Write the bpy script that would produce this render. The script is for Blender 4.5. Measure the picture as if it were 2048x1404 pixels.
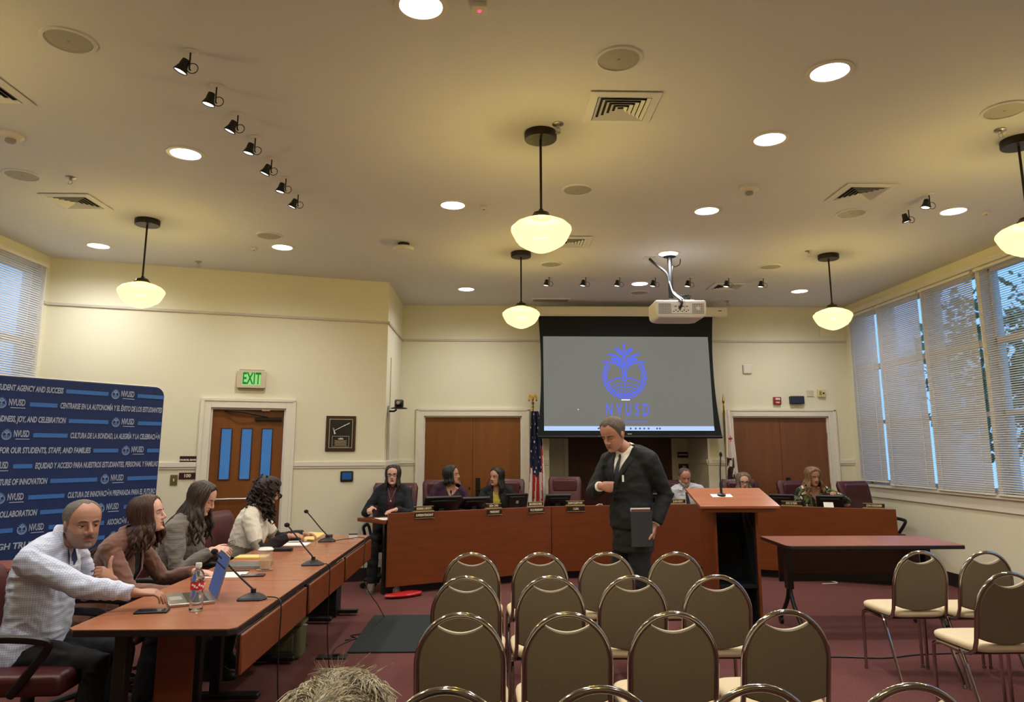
import bpy, bmesh, math, random
from mathutils import Vector, Matrix, noise
random.seed(7)
for o in list(bpy.data.objects): bpy.data.objects.remove(o)
SC = bpy.context.scene
COL = SC.collection
R = math.radians
PI = math.pi

# ------------------------------------------------------------ camera, world, exposure
HC = 1.52            # eye height of the photographer
CEIL = 3.62          # ceiling height
F_PX, CY_PX = 1440.0, 652.0
PITCH = math.atan((900 - CY_PX) / F_PX)
YAW = math.atan(40 * math.cos(PITCH) / F_PX)
cam = bpy.data.cameras.new('camera')
cam.sensor_fit = 'HORIZONTAL'; cam.sensor_width = 36
cam.lens = 36 * F_PX / 2048
cam.shift_y = -(702 - CY_PX) / 2048
cam.clip_start = 0.05
camo = bpy.data.objects.new('camera', cam); COL.objects.link(camo)
camo.location = (0, 0, HC)
camo.rotation_euler = (PI / 2 + PITCH, 0, -YAW)
SC.camera = camo

W = bpy.data.worlds.new('sky'); SC.world = W; W.use_nodes = True
nt = W.node_tree; nt.nodes.clear()
wo = nt.nodes.new('ShaderNodeOutputWorld'); bg = nt.nodes.new('ShaderNodeBackground')
tc = nt.nodes.new('ShaderNodeTexCoord'); sx = nt.nodes.new('ShaderNodeSeparateXYZ')
rp = nt.nodes.new('ShaderNodeValToRGB')
rp.color_ramp.elements[0].position = 0.0; rp.color_ramp.elements[0].color = (0.16, 0.30, 0.55, 1)
rp.color_ramp.elements[1].position = 0.6; rp.color_ramp.elements[1].color = (0.12, 0.33, 0.82, 1)
nt.links.new(tc.outputs['Generated'], sx.inputs[0]); nt.links.new(sx.outputs['Z'], rp.inputs[0])
nt.links.new(rp.outputs[0], bg.inputs[0]); nt.links.new(bg.outputs[0], wo.inputs[0])
bg.inputs[1].default_value = 2.0

vs = SC.view_settings
SC.display_settings.display_device = 'sRGB'
vs.view_transform = 'Standard'; vs.look = 'None'; vs.gamma = 1.0; vs.use_curve_mapping = False
EXPO = 0.6
vs.exposure = EXPO
K_DOWN, K_GLOBE, K_SPOT = 72.0, 9.5, 7.0    # watts of a downlight, a pendant bulb and a small spotlight

# ------------------------------------------------------------ materials
def lin(c):
    return tuple(((v / 255) / 12.92 if v <= 10 else (((v / 255) + 0.055) / 1.055) ** 2.4) for v in c)
def new_mat(name):
    m = bpy.data.materials.new(name); m.use_nodes = True
    n = m.node_tree; b = n.nodes['Principled BSDF']
    return m, n, b
def _coords(n, scale, kind='Object'):
    t = n.nodes.new('ShaderNodeTexCoord'); mp = n.nodes.new('ShaderNodeMapping')
    mp.inputs['Scale'].default_value = scale
    n.links.new(t.outputs[kind], mp.inputs[0]); return mp
def mat(name, rgb, rough=0.5, metal=0.0, var=0.0, vscale=(8, 8, 8), bump=0.0, bscale=(60, 60, 60), spec=None,
        sss=0.0, trans=0.0, alpha=1.0, emit=None, estr=0.0, coat=0.0, sheen=0.0, detail=3.0):
    m, n, b = new_mat(name)
    c = lin(rgb) + (1,)
    b.inputs['Base Color'].default_value = c
    b.inputs['Roughness'].default_value = rough; b.inputs['Metallic'].default_value = metal
    if spec is not None: b.inputs['Specular IOR Level'].default_value = spec
    if sss: b.inputs['Subsurface Weight'].default_value = sss; b.inputs['Subsurface Radius'].default_value = (0.012, 0.005, 0.003); b.inputs['Subsurface Scale'].default_value = 0.6
    if trans: b.inputs['Transmission Weight'].default_value = trans
    if alpha < 1: b.inputs['Alpha'].default_value = alpha
    if coat: b.inputs['Coat Weight'].default_value = coat; b.inputs['Coat Roughness'].default_value = 0.15
    if sheen: b.inputs['Sheen Weight'].default_value = sheen
    if emit: b.inputs['Emission Color'].default_value = lin(emit) + (1,); b.inputs['Emission Strength'].default_value = estr
    if var:
        mp = _coords(n, vscale); ns = n.nodes.new('ShaderNodeTexNoise'); ns.inputs['Scale'].default_value = 1; ns.inputs['Detail'].default_value = detail
        r = n.nodes.new('ShaderNodeValToRGB')
        r.color_ramp.elements[0].position = 0.3; r.color_ramp.elements[1].position = 0.7
        r.color_ramp.elements[0].color = tuple(v * (1 - var) for v in c[:3]) + (1,)
        r.color_ramp.elements[1].color = tuple(min(1, v * (1 + var)) for v in c[:3]) + (1,)
        n.links.new(mp.outputs[0], ns.inputs['Vector']); n.links.new(ns.outputs['Fac'], r.inputs[0]); n.links.new(r.outputs[0], b.inputs['Base Color'])
    if bump:
        mp2 = _coords(n, bscale); n2 = n.nodes.new('ShaderNodeTexNoise'); n2.inputs['Scale'].default_value = 1; n2.inputs['Detail'].default_value = 4
        bp = n.nodes.new('ShaderNodeBump'); bp.inputs['Strength'].default_value = bump; bp.inputs['Distance'].default_value = 0.01
        n.links.new(mp2.outputs[0], n2.inputs['Vector']); n.links.new(n2.outputs['Fac'], bp.inputs['Height']); n.links.new(bp.outputs[0], b.inputs['Normal'])
    return m
def wood(name, a, c2, scale, rough=0.35, coat=0.0):
    m, n, b = new_mat(name)
    mp = _coords(n, scale); ns = n.nodes.new('ShaderNodeTexNoise'); ns.inputs['Scale'].default_value = 1; ns.inputs['Detail'].default_value = 6; ns.inputs['Distortion'].default_value = 0.4
    r = n.nodes.new('ShaderNodeValToRGB'); r.color_ramp.elements[0].position = 0.25; r.color_ramp.elements[1].position = 0.75
    r.color_ramp.elements[0].color = lin(a) + (1,); r.color_ramp.elements[1].color = lin(c2) + (1,)
    n.links.new(mp.outputs[0], ns.inputs['Vector']); n.links.new(ns.outputs['Fac'], r.inputs[0]); n.links.new(r.outputs[0], b.inputs['Base Color'])
    b.inputs['Roughness'].default_value = rough
    if coat: b.inputs['Coat Weight'].default_value = coat; b.inputs['Coat Roughness'].default_value = 0.2
    return m
def emis(name, rgb, s):
    m, n, b = new_mat(name)
    b.inputs['Base Color'].default_value = (0, 0, 0, 1); b.inputs['Roughness'].default_value = 0.6
    b.inputs['Emission Color'].default_value = lin(rgb) + (1,); b.inputs['Emission Strength'].default_value = s * 2 ** -EXPO
    b.inputs['Specular IOR Level'].default_value = 0.15
    return m

M = {}
M['wall'] = mat('cream_wall_paint', (228, 223, 197), 0.75, bump=0.05, bscale=(90, 90, 90), var=0.02, vscale=(1.2, 1.2, 1.2))
M['ceiling'] = mat('ceiling_paint', (218, 219, 222), 0.8, bump=0.05, bscale=(70, 70, 70), var=0.02, vscale=(.8, .8, .8))
M['trim'] = mat('white_trim_paint', (228, 222, 206), 0.45)
M['grey_trim'] = mat('grey_picture_rail_paint', (196, 190, 178), 0.5)
M['carpet'] = mat('maroon_carpet', (108, 68, 64), 0.95, var=0.28, vscale=(120, 120, 120), bump=0.6, bscale=(260, 260, 260), spec=0.1, detail=5)
M['dark_base'] = mat('dark_vinyl_baseboard', (38, 28, 27), 0.6)
M['wood_door'] = wood('orange_brown_door_veneer', (116, 66, 20), (130, 76, 27), (14, 14, 1.2), 0.4)
M['wood_door_dark'] = wood('dark_brown_door_veneer', (66, 28, 18), (80, 36, 22), (14, 14, 1.2), 0.4)
M['wood_door_red'] = wood('reddish_door_veneer', (112, 66, 36), (126, 78, 44), (14, 14, 1.2), 0.4)
M['cherry'] = wood('cherry_desk_veneer', (104, 50, 17), (122, 60, 22), (3, 3, 22), 0.38)
M['cherry_top'] = wood('cherry_laminate_top', (152, 94, 64), (170, 108, 78), (2.5, 14, 14), 0.25)
M['cherry_top2'] = wood('rosy_laminate_top', (142, 84, 70), (160, 98, 84), (14, 2.5, 14), 0.3)
M['black'] = mat('black_plastic', (18, 18, 19), 0.45)
M['black_matte'] = mat('black_matte', (10, 10, 11), 0.85)
M['black_edge'] = mat('black_table_edge', (26, 22, 22), 0.4)
M['chrome'] = mat('chrome', (178, 172, 166), 0.12, 1.0)
M['steel'] = mat('brushed_steel', (190, 186, 180), 0.3, 1.0)
M['bronze'] = mat('dark_bronze', (48, 42, 36), 0.4, 0.6)
M['brass'] = mat('brass', (205, 160, 70), 0.25, 1.0)
M['white_plastic'] = mat('white_plastic', (222, 218, 208), 0.45)
M['grey_plastic'] = mat('grey_plastic', (150, 148, 142), 0.5)
M['grille'] = mat('grey_speaker_grille', (168, 165, 156), 0.6, var=0.2, vscale=(300, 300, 300))
M['taupe'] = mat('taupe_vinyl', (122, 110, 86), 0.55, var=0.06, vscale=(160, 160, 160), bump=0.15, bscale=(300, 300, 300))
M['beige'] = mat('beige_fabric', (214, 196, 160), 0.85, var=0.05, vscale=(200, 200, 200), bump=0.2, bscale=(400, 400, 400))
M['maroon'] = mat('maroon_leather', (76, 28, 32), 0.42, var=0.08, vscale=(5, 5, 5), bump=0.1, bscale=(70, 70, 70))
M['paper'] = mat('white_paper', (238, 234, 224), 0.7)
M['yellow_paper'] = mat('yellow_paper', (226, 200, 120), 0.7)
M['glass'] = mat('clear_glass', (235, 245, 250), 0.02, trans=1.0)
M['rubber'] = mat('black_rubber', (14, 14, 14), 0.8)

# ------------------------------------------------------------ mesh builder
class MB:
    def __init__(s): s.v = []; s.f = []; s.m = []
    def add(s, vs_, fs, mi=0):
        b = len(s.v); s.v += [tuple(p) for p in vs_]; s.f += [tuple(i + b for i in f) for f in fs]; s.m += [mi] * len(fs); return s
    def box(s, c, d, mi=0, rot=None):
        hx, hy, hz = d[0] / 2, d[1] / 2, d[2] / 2
        pts = [Vector((x, y, z)) for x in (-hx, hx) for y in (-hy, hy) for z in (-hz, hz)]
        if rot is not None: pts = [rot @ p for p in pts]
        pts = [p + Vector(c) for p in pts]
        return s.add(pts, [(0, 1, 3, 2), (4, 6, 7, 5), (0, 4, 5, 1), (2, 3, 7, 6), (0, 2, 6, 4), (1, 5, 7, 3)], mi)
    def b2(s, x0, x1, y0, y1, z0, z1, mi=0):
        return s.box(((x0 + x1) / 2, (y0 + y1) / 2, (z0 + z1) / 2), (abs(x1 - x0), abs(y1 - y0), abs(z1 - z0)), mi)
    def loft(s, rings, mi=0, cap=True, closed=False):
        n = len(rings[0]); vs_ = [p for r in rings for p in r]; fs = []
        k = len(rings)
        for i in range(k - 1 if not closed else k):
            a, b = i * n, ((i + 1) % k) * n
            for j in range(n):
                fs.append((a + j, a + (j + 1) % n, b + (j + 1) % n, b + j))
        if cap and not closed:
            fs.append(tuple(reversed(range(n)))); fs.append(tuple(range((k - 1) * n, k * n)))
        return s.add(vs_, fs, mi)
    def tube(s, pts, r, seg=10, mi=0, round_=False, flat=(1, 1), up=None, closed=False):
        pts = [Vector(p) for p in pts]; n = len(pts)
        rad = list(r) if isinstance(r, (list, tuple)) else [r] * n
        tans = []
        for i in range(n):
            if closed: t = pts[(i + 1) % n] - pts[i - 1]
            elif i == 0: t = pts[1] - pts[0]
            elif i == n - 1: t = pts[-1] - pts[-2]
            else: t = (pts[i + 1] - pts[i]).normalized() + (pts[i] - pts[i - 1]).normalized()
            if t.length < 1e-9: t = Vector((0, 0, 1))
            tans.append(t.normalized())
        u = Vector(up) if up is not None else (Vector((0, 0, 1)) if abs(tans[0].z) < 0.9 else Vector((1, 0, 0)))
        u = (u - tans[0] * u.dot(tans[0])).normalized()
        if round_:
            e0 = [(-math.cos(a) , math.sin(a)) for a in (R(12), R(38), R(65))]
            P = []; Rr = []; T = []
            for cx, sx_ in e0: P.append(pts[0] + tans[0] * (cx * rad[0])); Rr.append(rad[0] * sx_); T.append(tans[0])
            P += pts; Rr += rad; T += tans
            for cx, sx_ in reversed(e0): P.append(pts[-1] - tans[-1] * (cx * rad[-1])); Rr.append(rad[-1] * sx_); T.append(tans[-1])
            pts, rad, tans = P, Rr, T
        rings = []
        for i in range(len(pts)):
            t = tans[i]; u2 = u - t * u.dot(t)
            if u2.length < 1e-6: u2 = t.orthogonal()
            u = u2.normalized(); w = t.cross(u)
            rings.append([pts[i] + (u * math.cos(2 * PI * k / seg) * flat[0] + w * math.sin(2 * PI * k / seg) * flat[1]) * rad[i] for k in range(seg)])
        return s.loft(rings, mi, True, closed)
    def lathe(s, prof, c=(0, 0, 0), seg=28, mi=0, rot=None, cap=True):
        rings = []
        for r, z in prof:
            ring = []
            for k in range(seg):
                p = Vector((r * math.cos(2 * PI * k / seg), r * math.sin(2 * PI * k / seg), z))
                if rot is not None: p = rot @ p
                ring.append(p + Vector(c))
            rings.append(ring)
        return s.loft(rings, mi, cap)
    def cyl(s, a, b, r, seg=16, mi=0): return s.tube([a, b], r, seg, mi)
    def ell(s, c, d, seg=14, rings=9, rot=None, mi=0):
        prof = [(math.sin(PI * (i + .35) / (rings - 1 + .7)), -math.cos(PI * (i + .35) / (rings - 1 + .7))) for i in range(rings)]
        out = []
        for r, z in prof:
            ring = []
            for k in range(seg):
                p = Vector((r * math.cos(2 * PI * k / seg) * d[0], r * math.sin(2 * PI * k / seg) * d[1], z * d[2]))
                if rot is not None: p = rot @ p
                ring.append(p + Vector(c))
            out.append(ring)
        return s.loft(out, mi)
    def prism(s, poly, z0, z1, mi=0):
        n = len(poly)
        return s.add([(x, y, z0) for x, y in poly] + [(x, y, z1) for x, y in poly],
                     [tuple(reversed(range(n))), tuple(range(n, 2 * n))] + [(i, (i + 1) % n, n + (i + 1) % n, n + i) for i in range(n)], mi)
    def slab(s, poly, o, ux, uy, nrm, t, mi=0):
        """extrude 2D polygon in a plane (origin o, axes ux, uy) by t along nrm"""
        n = len(poly); o, ux, uy, nrm = map(Vector, (o, ux, uy, nrm))
        a = [o + ux * x + uy * y for x, y in poly]; b = [p + nrm * t for p in a]
        return s.add(a + b, [tuple(reversed(range(n))), tuple(range(n, 2 * n))] + [(i, (i + 1) % n, n + (i + 1) % n, n + i) for i in range(n)], mi)
    def xf(s, mtx):
        s.v = [tuple(mtx @ Vector(p)) for p in s.v]; return s
    def mesh(s, name='m'):
        me = bpy.data.meshes.new(name); me.from_pydata(s.v, [], s.f); me.validate()
        if len(me.polygons) == len(s.m): me.polygons.foreach_set('material_index', s.m)
        me.update(); return me
    def build(s, name, mats, parent=None, smooth=40, bevel=0.0, seg=2, recalc=True):
        me = s.mesh(name)
        if recalc:
            bm = bmesh.new(); bm.from_mesh(me); bmesh.ops.recalc_face_normals(bm, faces=bm.faces); bm.to_mesh(me); bm.free()
        for m_ in (mats if isinstance(mats, (list, tuple)) else [mats]): me.materials.append(m_ if not isinstance(m_, str) else M[m_])
        if smooth: me.shade_smooth(); me.set_sharp_from_angle(angle=R(smooth))
        o = bpy.data.objects.new(name, me); COL.objects.link(o)
        if parent is not None: o.parent = parent
        if bevel:
            bv = o.modifiers.new('bevel', 'BEVEL'); bv.width = bevel; bv.segments = seg; bv.limit_method = 'ANGLE'; bv.angle_limit = R(40)
        return o

def tag(o, label=None, cat=None, group=None, kind=None):
    if label: o['label'] = label
    if cat: o['category'] = cat
    if group: o['group'] = group
    if kind: o['kind'] = kind
    return o
def thing(name, label, cat, loc=(0, 0, 0), rz=0.0, group=None):
    o = bpy.data.objects.new(name, None); COL.objects.link(o)
    o.empty_display_size = 0.1; o.location = loc; o.rotation_euler = (0, 0, rz)
    return tag(o, label, cat, group)
def struct(o): o['kind'] = 'structure'; return o
def dup(o, loc, rz, label=None, group=None):
    c = o.copy(); COL.objects.link(c); c.location = loc; c.rotation_euler = (0, 0, rz)
    if label: c['label'] = label
    if group: c['group'] = group
    for ch in o.children:
        d = ch.copy(); COL.objects.link(d); d.parent = c
        for g in ch.children:
            e = g.copy(); COL.objects.link(e); e.parent = d
    return c
def spot_light(parent, loc, watts, angle, col=(1, 0.96, 0.9), rad=0.08, blend=1.0, rot=(0, 0, 0)):
    l = bpy.data.lights.new('lamp_light', 'SPOT'); l.energy = watts; l.spot_size = angle; l.spot_blend = blend; l.color = col; l.shadow_soft_size = rad
    o = bpy.data.objects.new('lamp_light', l); COL.objects.link(o); o.parent = parent; o.location = loc; o.rotation_euler = rot; return o
def text_mb(txt, size, xs=1.0, bold=0.0, depth=0.002, align='CENTER', shear=0.0, space=1.0):
    c = bpy.data.curves.new('t', 'FONT'); c.body = txt; c.size = size; c.offset = bold; c.extrude = depth / 2; c.align_x = align; c.align_y = 'CENTER'; c.shear = shear; c.space_character = space
    c.resolution_u = 3
    o = bpy.data.objects.new('t', c); COL.objects.link(o)
    dg = bpy.context.evaluated_depsgraph_get(); me = bpy.data.meshes.new_from_object(o.evaluated_get(dg))
    mb = MB(); mb.add([(v.co.x * xs, v.co.y, v.co.z) for v in me.vertices], [tuple(p.vertices) for p in me.polygons])
    bpy.data.objects.remove(o); bpy.data.curves.remove(c); bpy.data.meshes.remove(me)
    return mb
def frame_mtx(o, ux, uy):
    ux = Vector(ux).normalized(); uy = Vector(uy).normalized(); uz = ux.cross(uy)
    m = Matrix((ux, uy, uz)).transposed().to_4x4(); m.translation = Vector(o); return m
def put_text(mb, txt, o, ux, uy, size, mi=0, **kw):
    t = text_mb(txt, size, **kw).xf(frame_mtx(o, ux, uy)); mb.add(t.v, t.f, mi); return mb
def bez(p, n=12):
    """smooth Catmull-Rom path through points"""
    p = [Vector(q) for q in p]; q = [p[0] * 2 - p[1]] + p + [p[-1] * 2 - p[-2]]; out = []
    for i in range(1, len(q) - 2):
        for k in range(n):
            t = k / n; a, b, c, d = q[i - 1], q[i], q[i + 1], q[i + 2]
            out.append(0.5 * ((2 * b) + (c - a) * t + (2 * a - 5 * b + 4 * c - d) * t * t + (3 * b - a - 3 * c + d) * t ** 3))
    out.append(p[-1]); return out

# ------------------------------------------------------------ room shell
XL, XR, YB = -4.88, 5.23, 10.42
DP, DQ = Vector((-4.88, 7.87, 0)), Vector((-1.315, 8.97, 0))    # the angled left-hand wall
DU = (DQ - DP).normalized(); DN = Vector((DU.y, -DU.x, 0))       # along it, and out of it towards the room
YR = -3.2
room_poly = [(XL, YR), (XR, YR), (XR, YB), (-1.315, YB), (-1.315, 8.97), (XL, 7.87)]
floor_poly = [(XL - .3, YR - .3), (XR + .3, YR - .3), (XR + .3, 12.6), (-5.2, 12.6)]
struct(MB().prism(floor_poly, -0.12, 0).build('floor', 'carpet', smooth=0))
struct(MB().prism(floor_poly, CEIL, CEIL + .15).build('ceiling', 'ceiling', smooth=0))
struct(MB().b2(XL - .3, XR + .3, YR - .2, YR, 0, CEIL).build('wall_rear', 'wall', smooth=0))

# right wall with windows
WB, WT = 1.06, 3.46
ys = [10.18, 9.44, 8.43, 7.42, 6.41, 5.40, 4.39, 3.38]
mb = MB()
mb.b2(XR, XR + .2, YR, YB, 0, WB); mb.b2(XR, XR + .2, YR, YB, WT, CEIL)
mb.b2(XR, XR + .2, ys[0], YB, WB, WT); mb.b2(XR, XR + .2, YR, ys[-1], WB, WT)
struct(mb.build('wall_right', 'wall', smooth=0))
def window(n, x, y0, y1, out):
    f = MB(); xo = x + out * .12
    for y in (y0 + .03, y1 - .03): f.box((xo, y, (WB + WT) / 2), (.07, .06, WT - WB))
    for z, h in ((WB + .03, .06), (WT - .03, .06), (2.66, .07), (1.9, .05)): f.box((xo, (y0 + y1) / 2, z), (.07, abs(y1 - y0), h))
    e = f.build('window_%d' % n, 'trim', smooth=0); struct(e)
    g = MB().box((xo, (y0 + y1) / 2, (WB + WT) / 2), (.006, abs(y1 - y0) - .1, WT - WB - .1)).build('pane', 'glass', e, smooth=0)
    return e
wn = 1
for a, b in zip(ys[:-1], ys[1:]): window(wn, XR, b + .0, a, 1); wn += 1
tr = MB()   # mullion casings, head, stool and apron on the right wall
for y in ys[:-1]: tr.b2(XR - .012, XR + .2, y - .035, y + .035, WB - .02, WT + .02)
tr.b2(XR - .035, XR + .0, YR, YB, WT, WT + .07)
tr.b2(XR - .05, XR + .14, YR, ys[0] + .05, WB - .035, WB); tr.b2(XR - .02, XR, YR, ys[0] + .05, WB - .17, WB - .035)
struct(tr.build('trim_1', 'trim', bevel=.004))

# left wall with windows
ysl = [7.74, 6.72, 5.70, 4.68, 3.66]
mb = MB()
mb.b2(XL - .2, XL, YR, 7.95, 0, WB); mb.b2(XL - .2, XL, YR, 7.95, WT, CEIL)
mb.b2(XL - .2, XL, ysl[0], 7.95, WB, WT); mb.b2(XL - .2, XL, YR, ysl[-1], WB, WT)
struct(mb.build('wall_left', 'wall', smooth=0))
for a, b in zip(ysl[:-1], ysl[1:]): window(wn, XL, b, a, -1); wn += 1
tr = MB()
for y in ysl: tr.b2(XL - .2, XL + .012, y - .035, y + .035, WB - .02, WT + .02)
tr.b2(XL, XL + .03, YR, ysl[0] + .04, WT, WT + .07); tr.b2(XL - .14, XL + .05, YR, ysl[0] + .05, WB - .035, WB); tr.b2(XL, XL + .02, YR, ysl[0] + .05, WB - .17, WB - .035)
struct(tr.build('trim_2', 'trim', bevel=.004))

def along(P, U, N, a, b, z0, z1, n0, n1, mbx, mi=0):
    """box between a..b along a wall line, n0..n1 out of it"""
    pts = []
    for s_ in (a, b):
        for n_ in (n0, n1):
            for z in (z0, z1):
                q = P + U * s_ + N * n_; pts.append((q.x, q.y, z))
    mbx.add(pts, [(0, 1, 3, 2), (4, 6, 7, 5), (0, 4, 5, 1), (2, 3, 7, 6), (0, 2, 6, 4), (1, 5, 7, 3)], mi)

LD = (DQ - DP).length
d0, d1, dtop = 1.74, 2.56, 2.0          # doorway in the angled wall
mb = MB()
along(DP, DU, DN, -.25, d0, 0, CEIL, -.22, 0, mb); along(DP, DU, DN, d1, LD - .05, 0, CEIL, -.22, 0, mb); along(DP, DU, DN, d0, d1, dtop, CEIL, -.22, 0, mb)
struct(mb.build('wall_left_angled', 'wall', smooth=0))
struct(MB().prism([(-1.315, 8.97), (-1.40, 8.944), (-1.515, 8.99), (-1.515, YB + .2), (-1.315, YB + .2)], 0, CEIL).build('wall_side_return', 'wall', smooth=0))

# back wall: two cupboard doorways and a recess
wy = YB
A0, A1, AT = .815, 3.10, 2.25   # recess
D1 = (-.975, .425); D3 = (3.475, 4.88); DT = 2.0
mb = MB(); th = .2
for x0, x1, z0, z1 in ((-1.315, D1[0], 0, CEIL), (D1[0], D1[1], DT, CEIL), (D1[1], A0, 0, CEIL), (A0, A1, AT, CEIL), (A1, D3[0], 0, CEIL), (D3[0], D3[1], DT, CEIL), (D3[1], XR + .2, 0, CEIL)):
    mb.b2(x0, x1, wy, wy + th, z0, z1)
struct(mb.build('wall_back', 'wall', smooth=0))
RY = 11.5
mb = MB(); mb.b2(A0 - .1, A0, wy + th, RY, 0, CEIL); mb.b2(A1, A1 + .1, wy + th, RY, 0, CEIL)
rd0, rd1 = 1.14, 2.90
mb.b2(A0 - .1, rd0, RY, RY + .1, 0, CEIL); mb.b2(rd1, A1 + .1, RY, RY + .1, 0, CEIL); mb.b2(rd0, rd1, RY, RY + .1, 2.25, CEIL)
struct(mb.build('wall_recess', 'wall', smooth=0))

# picture rail, chair rail, baseboards
BP = Vector((-1.315, YB, 0)); BU = Vector((1, 0, 0)); BN = Vector((0, -1, 0))
def rails(segs, name, z0, z1, t, m):
    mb = MB()
    for P, U, N, a, b in segs: along(P, U, N, a, b, z0, z1, 0, t, mb)
    return struct(mb.build(name, m, bevel=.004))
back = lambda a, b: (BP, BU, BN, a + 1.315, b + 1.315)
RP, RU, RN = Vector((-1.315, 8.97, 0)), Vector((0, 1, 0)), Vector((1, 0, 0))
WP, WU, WN = Vector((XR, YR, 0)), Vector((0, 1, 0)), Vector((-1, 0, 0))
LP, LU, LN = Vector((XL, YR, 0)), Vector((0, 1, 0)), Vector((1, 0, 0))
rails([(DP, DU, DN, 0, LD + .02), (RP, RU, RN, -.02, YB - 8.97), back(-1.315, XR), (LP, LU, LN, ysl[0] + .05 - YR, 7.87 - YR)], 'trim_3', 3.085, 3.115, .02, 'grey_trim')
chair_segs = [(DP, DU, DN, 0, d0 - .11), (DP, DU, DN, d1 + .11, LD + .02), (RP, RU, RN, -.02, YB - 8.97), back(-1.315, D1[0] - .1), back(D1[1] + .1, A0), back(A1, D3[0] - .1), back(D3[1] + .1, XR),
              (Vector((A1, YB, 0)), Vector((0, 1, 0)), Vector((-1, 0, 0)), 0, RY - YB), (Vector((rd1 + .08, RY, 0)), Vector((1, 0, 0)), Vector((0, -1, 0)), 0, .12)]
rails(chair_segs, 'trim_4', 1.33, 1.385, .022, 'trim'); rails(chair_segs, 'trim_5', 1.305, 1.33, .012, 'trim')
rails([(DP, DU, DN, 0, d0 - .11), (DP, DU, DN, d1 + .11, LD)], 'baseboard_left_angled', 0, .15, .012, 'dark_base')
rails([back(-1.315, D1[0] - .1), back(D1[1] + .1, A0), back(A1, D3[0] - .1), back(D3[1] + .1, XR)], 'baseboard_back', 0, .15, .012, 'dark_base')
rails([(WP, WU, WN, 0, YB - YR)], 'baseboard_right', 0, .15, .012, 'dark_base')
rails([(LP, LU, LN, 0, 7.87 - YR)], 'baseboard_left', 0, .15, .012, 'dark_base')

def casing(P, U, N, a, b, top, name, w=.095, depth=.0):
    mb = MB()
    along(P, U, N, a - w, a, 0, top + w, 0, .03, mb); along(P, U, N, b, b + w, 0, top + w, 0, .03, mb); along(P, U, N, a, b, top, top + w, 0, .03, mb)
    along(P, U, N, a - w - .015, a - w + .02, 0, top + w, .0, .04, mb); along(P, U, N, b + w - .02, b + w + .015, 0, top + w, 0, .04, mb); along(P, U, N, a - w - .015, b + w + .015, top + w - .02, top + w + .015, 0, .04, mb)
    along(P, U, N, a - .0, a + .018, 0, top, -.18, .0, mb); along(P, U, N, b - .018, b, 0, top, -.18, 0, mb); along(P, U, N, a, b, top - .018, top, -.18, 0, mb)
    return struct(mb.build(name, 'trim', bevel=.003))
casing(DP, DU, DN, d0, d1, dtop, 'trim_6')
casing(BP, BU, BN, D1[0] + 1.315, D1[1] + 1.315, DT, 'trim_7')
casing(BP, BU, BN, D3[0] + 1.315, D3[1] + 1.315, DT, 'trim_8')
mb = MB(); mb.b2(rd0 - .0, rd0 + .06, RY - .02, RY + .02, 0, 2.25); mb.b2(rd1 - .06, rd1, RY - .02, RY + .02, 0, 2.25); struct(mb.build('trim_9', 'trim'))

# exit door with three slit windows
dr = MB(); cols = [(.02, .095), (.2, .33), (.43, .56), (.66, .80)]
dw = d1 - d0 - .04; D0 = d0 + .02
# slit positions along the door, in metres from D0
sl = [(.105, .21), (.325, .43), (.55, .655)]
x = 0
for a, b in sl:
    along(DP, DU, DN, D0 + x, D0 + a, .01, dtop - .02, -.10, -.055, dr); x = b
    along(DP, DU, DN, D0 + a, D0 + b, .01, 1.19, -.10, -.055, dr); along(DP, DU, DN, D0 + a, D0 + b, 1.76, dtop - .02, -.10, -.055, dr)
along(DP, DU, DN, D0 + x, D0 + dw, .01, dtop - .02, -.10, -.055, dr)
door = struct(dr.build('door_1', 'wood_door', smooth=0))
M['slit_glass'] = mat('blue_tinted_glass', (92, 124, 140), 0.05, trans=0.9)
M['slit_frame'] = mat('dark_glazing_bead', (60, 30, 24), 0.5)
for a, b in sl:
    g = MB(); along(DP, DU, DN, D0 + a, D0 + b, 1.19, 1.76, -.082, -.076, g); g.build('pane', 'slit_glass', door, smooth=0)
    g = MB()
    along(DP, DU, DN, D0 + a - .012, D0 + a, 1.18, 1.77, -.056, -.047, g); along(DP, DU, DN, D0 + b, D0 + b + .012, 1.18, 1.77, -.056, -.047, g)
    along(DP, DU, DN, D0 + a, D0 + b, 1.18, 1.19, -.056, -.047, g); along(DP, DU, DN, D0 + a, D0 + b, 1.76, 1.77, -.056, -.047, g)
    g.build('glazing_bead', 'slit_frame', door, smooth=0)
g = MB(); q = lambda s_, n_, z: tuple(DP + DU * (D0 + s_) + DN * n_ + Vector((0, 0, z)))
g.cyl(q(.06, .01, .97), q(.72, .01, .97), .016); g.cyl(q(.08, -.06, .97), q(.08, .012, .97), .012); g.cyl(q(.7, -.06, .97), q(.7, .012, .97), .012)
g.build('push_bar', 'steel', door)
g = MB(); along(DP, DU, DN, D0 + .46, D0 + .76, 1.86, 1.90, -.055, -.005, g); g.tube([q(.6, -.01, 1.9), q(.32, .05, 1.955), q(.12, -.02, 1.965)], .012, flat=(1, .5)); g.build('door_closer', 'bronze', door, bevel=.004)
g = MB(); along(DP, DU, DN, D0 + .53, D0 + .62, dtop - .03, dtop - .015, -.04, .0, g); g.build('door_contact', 'white_plastic', door)

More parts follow.
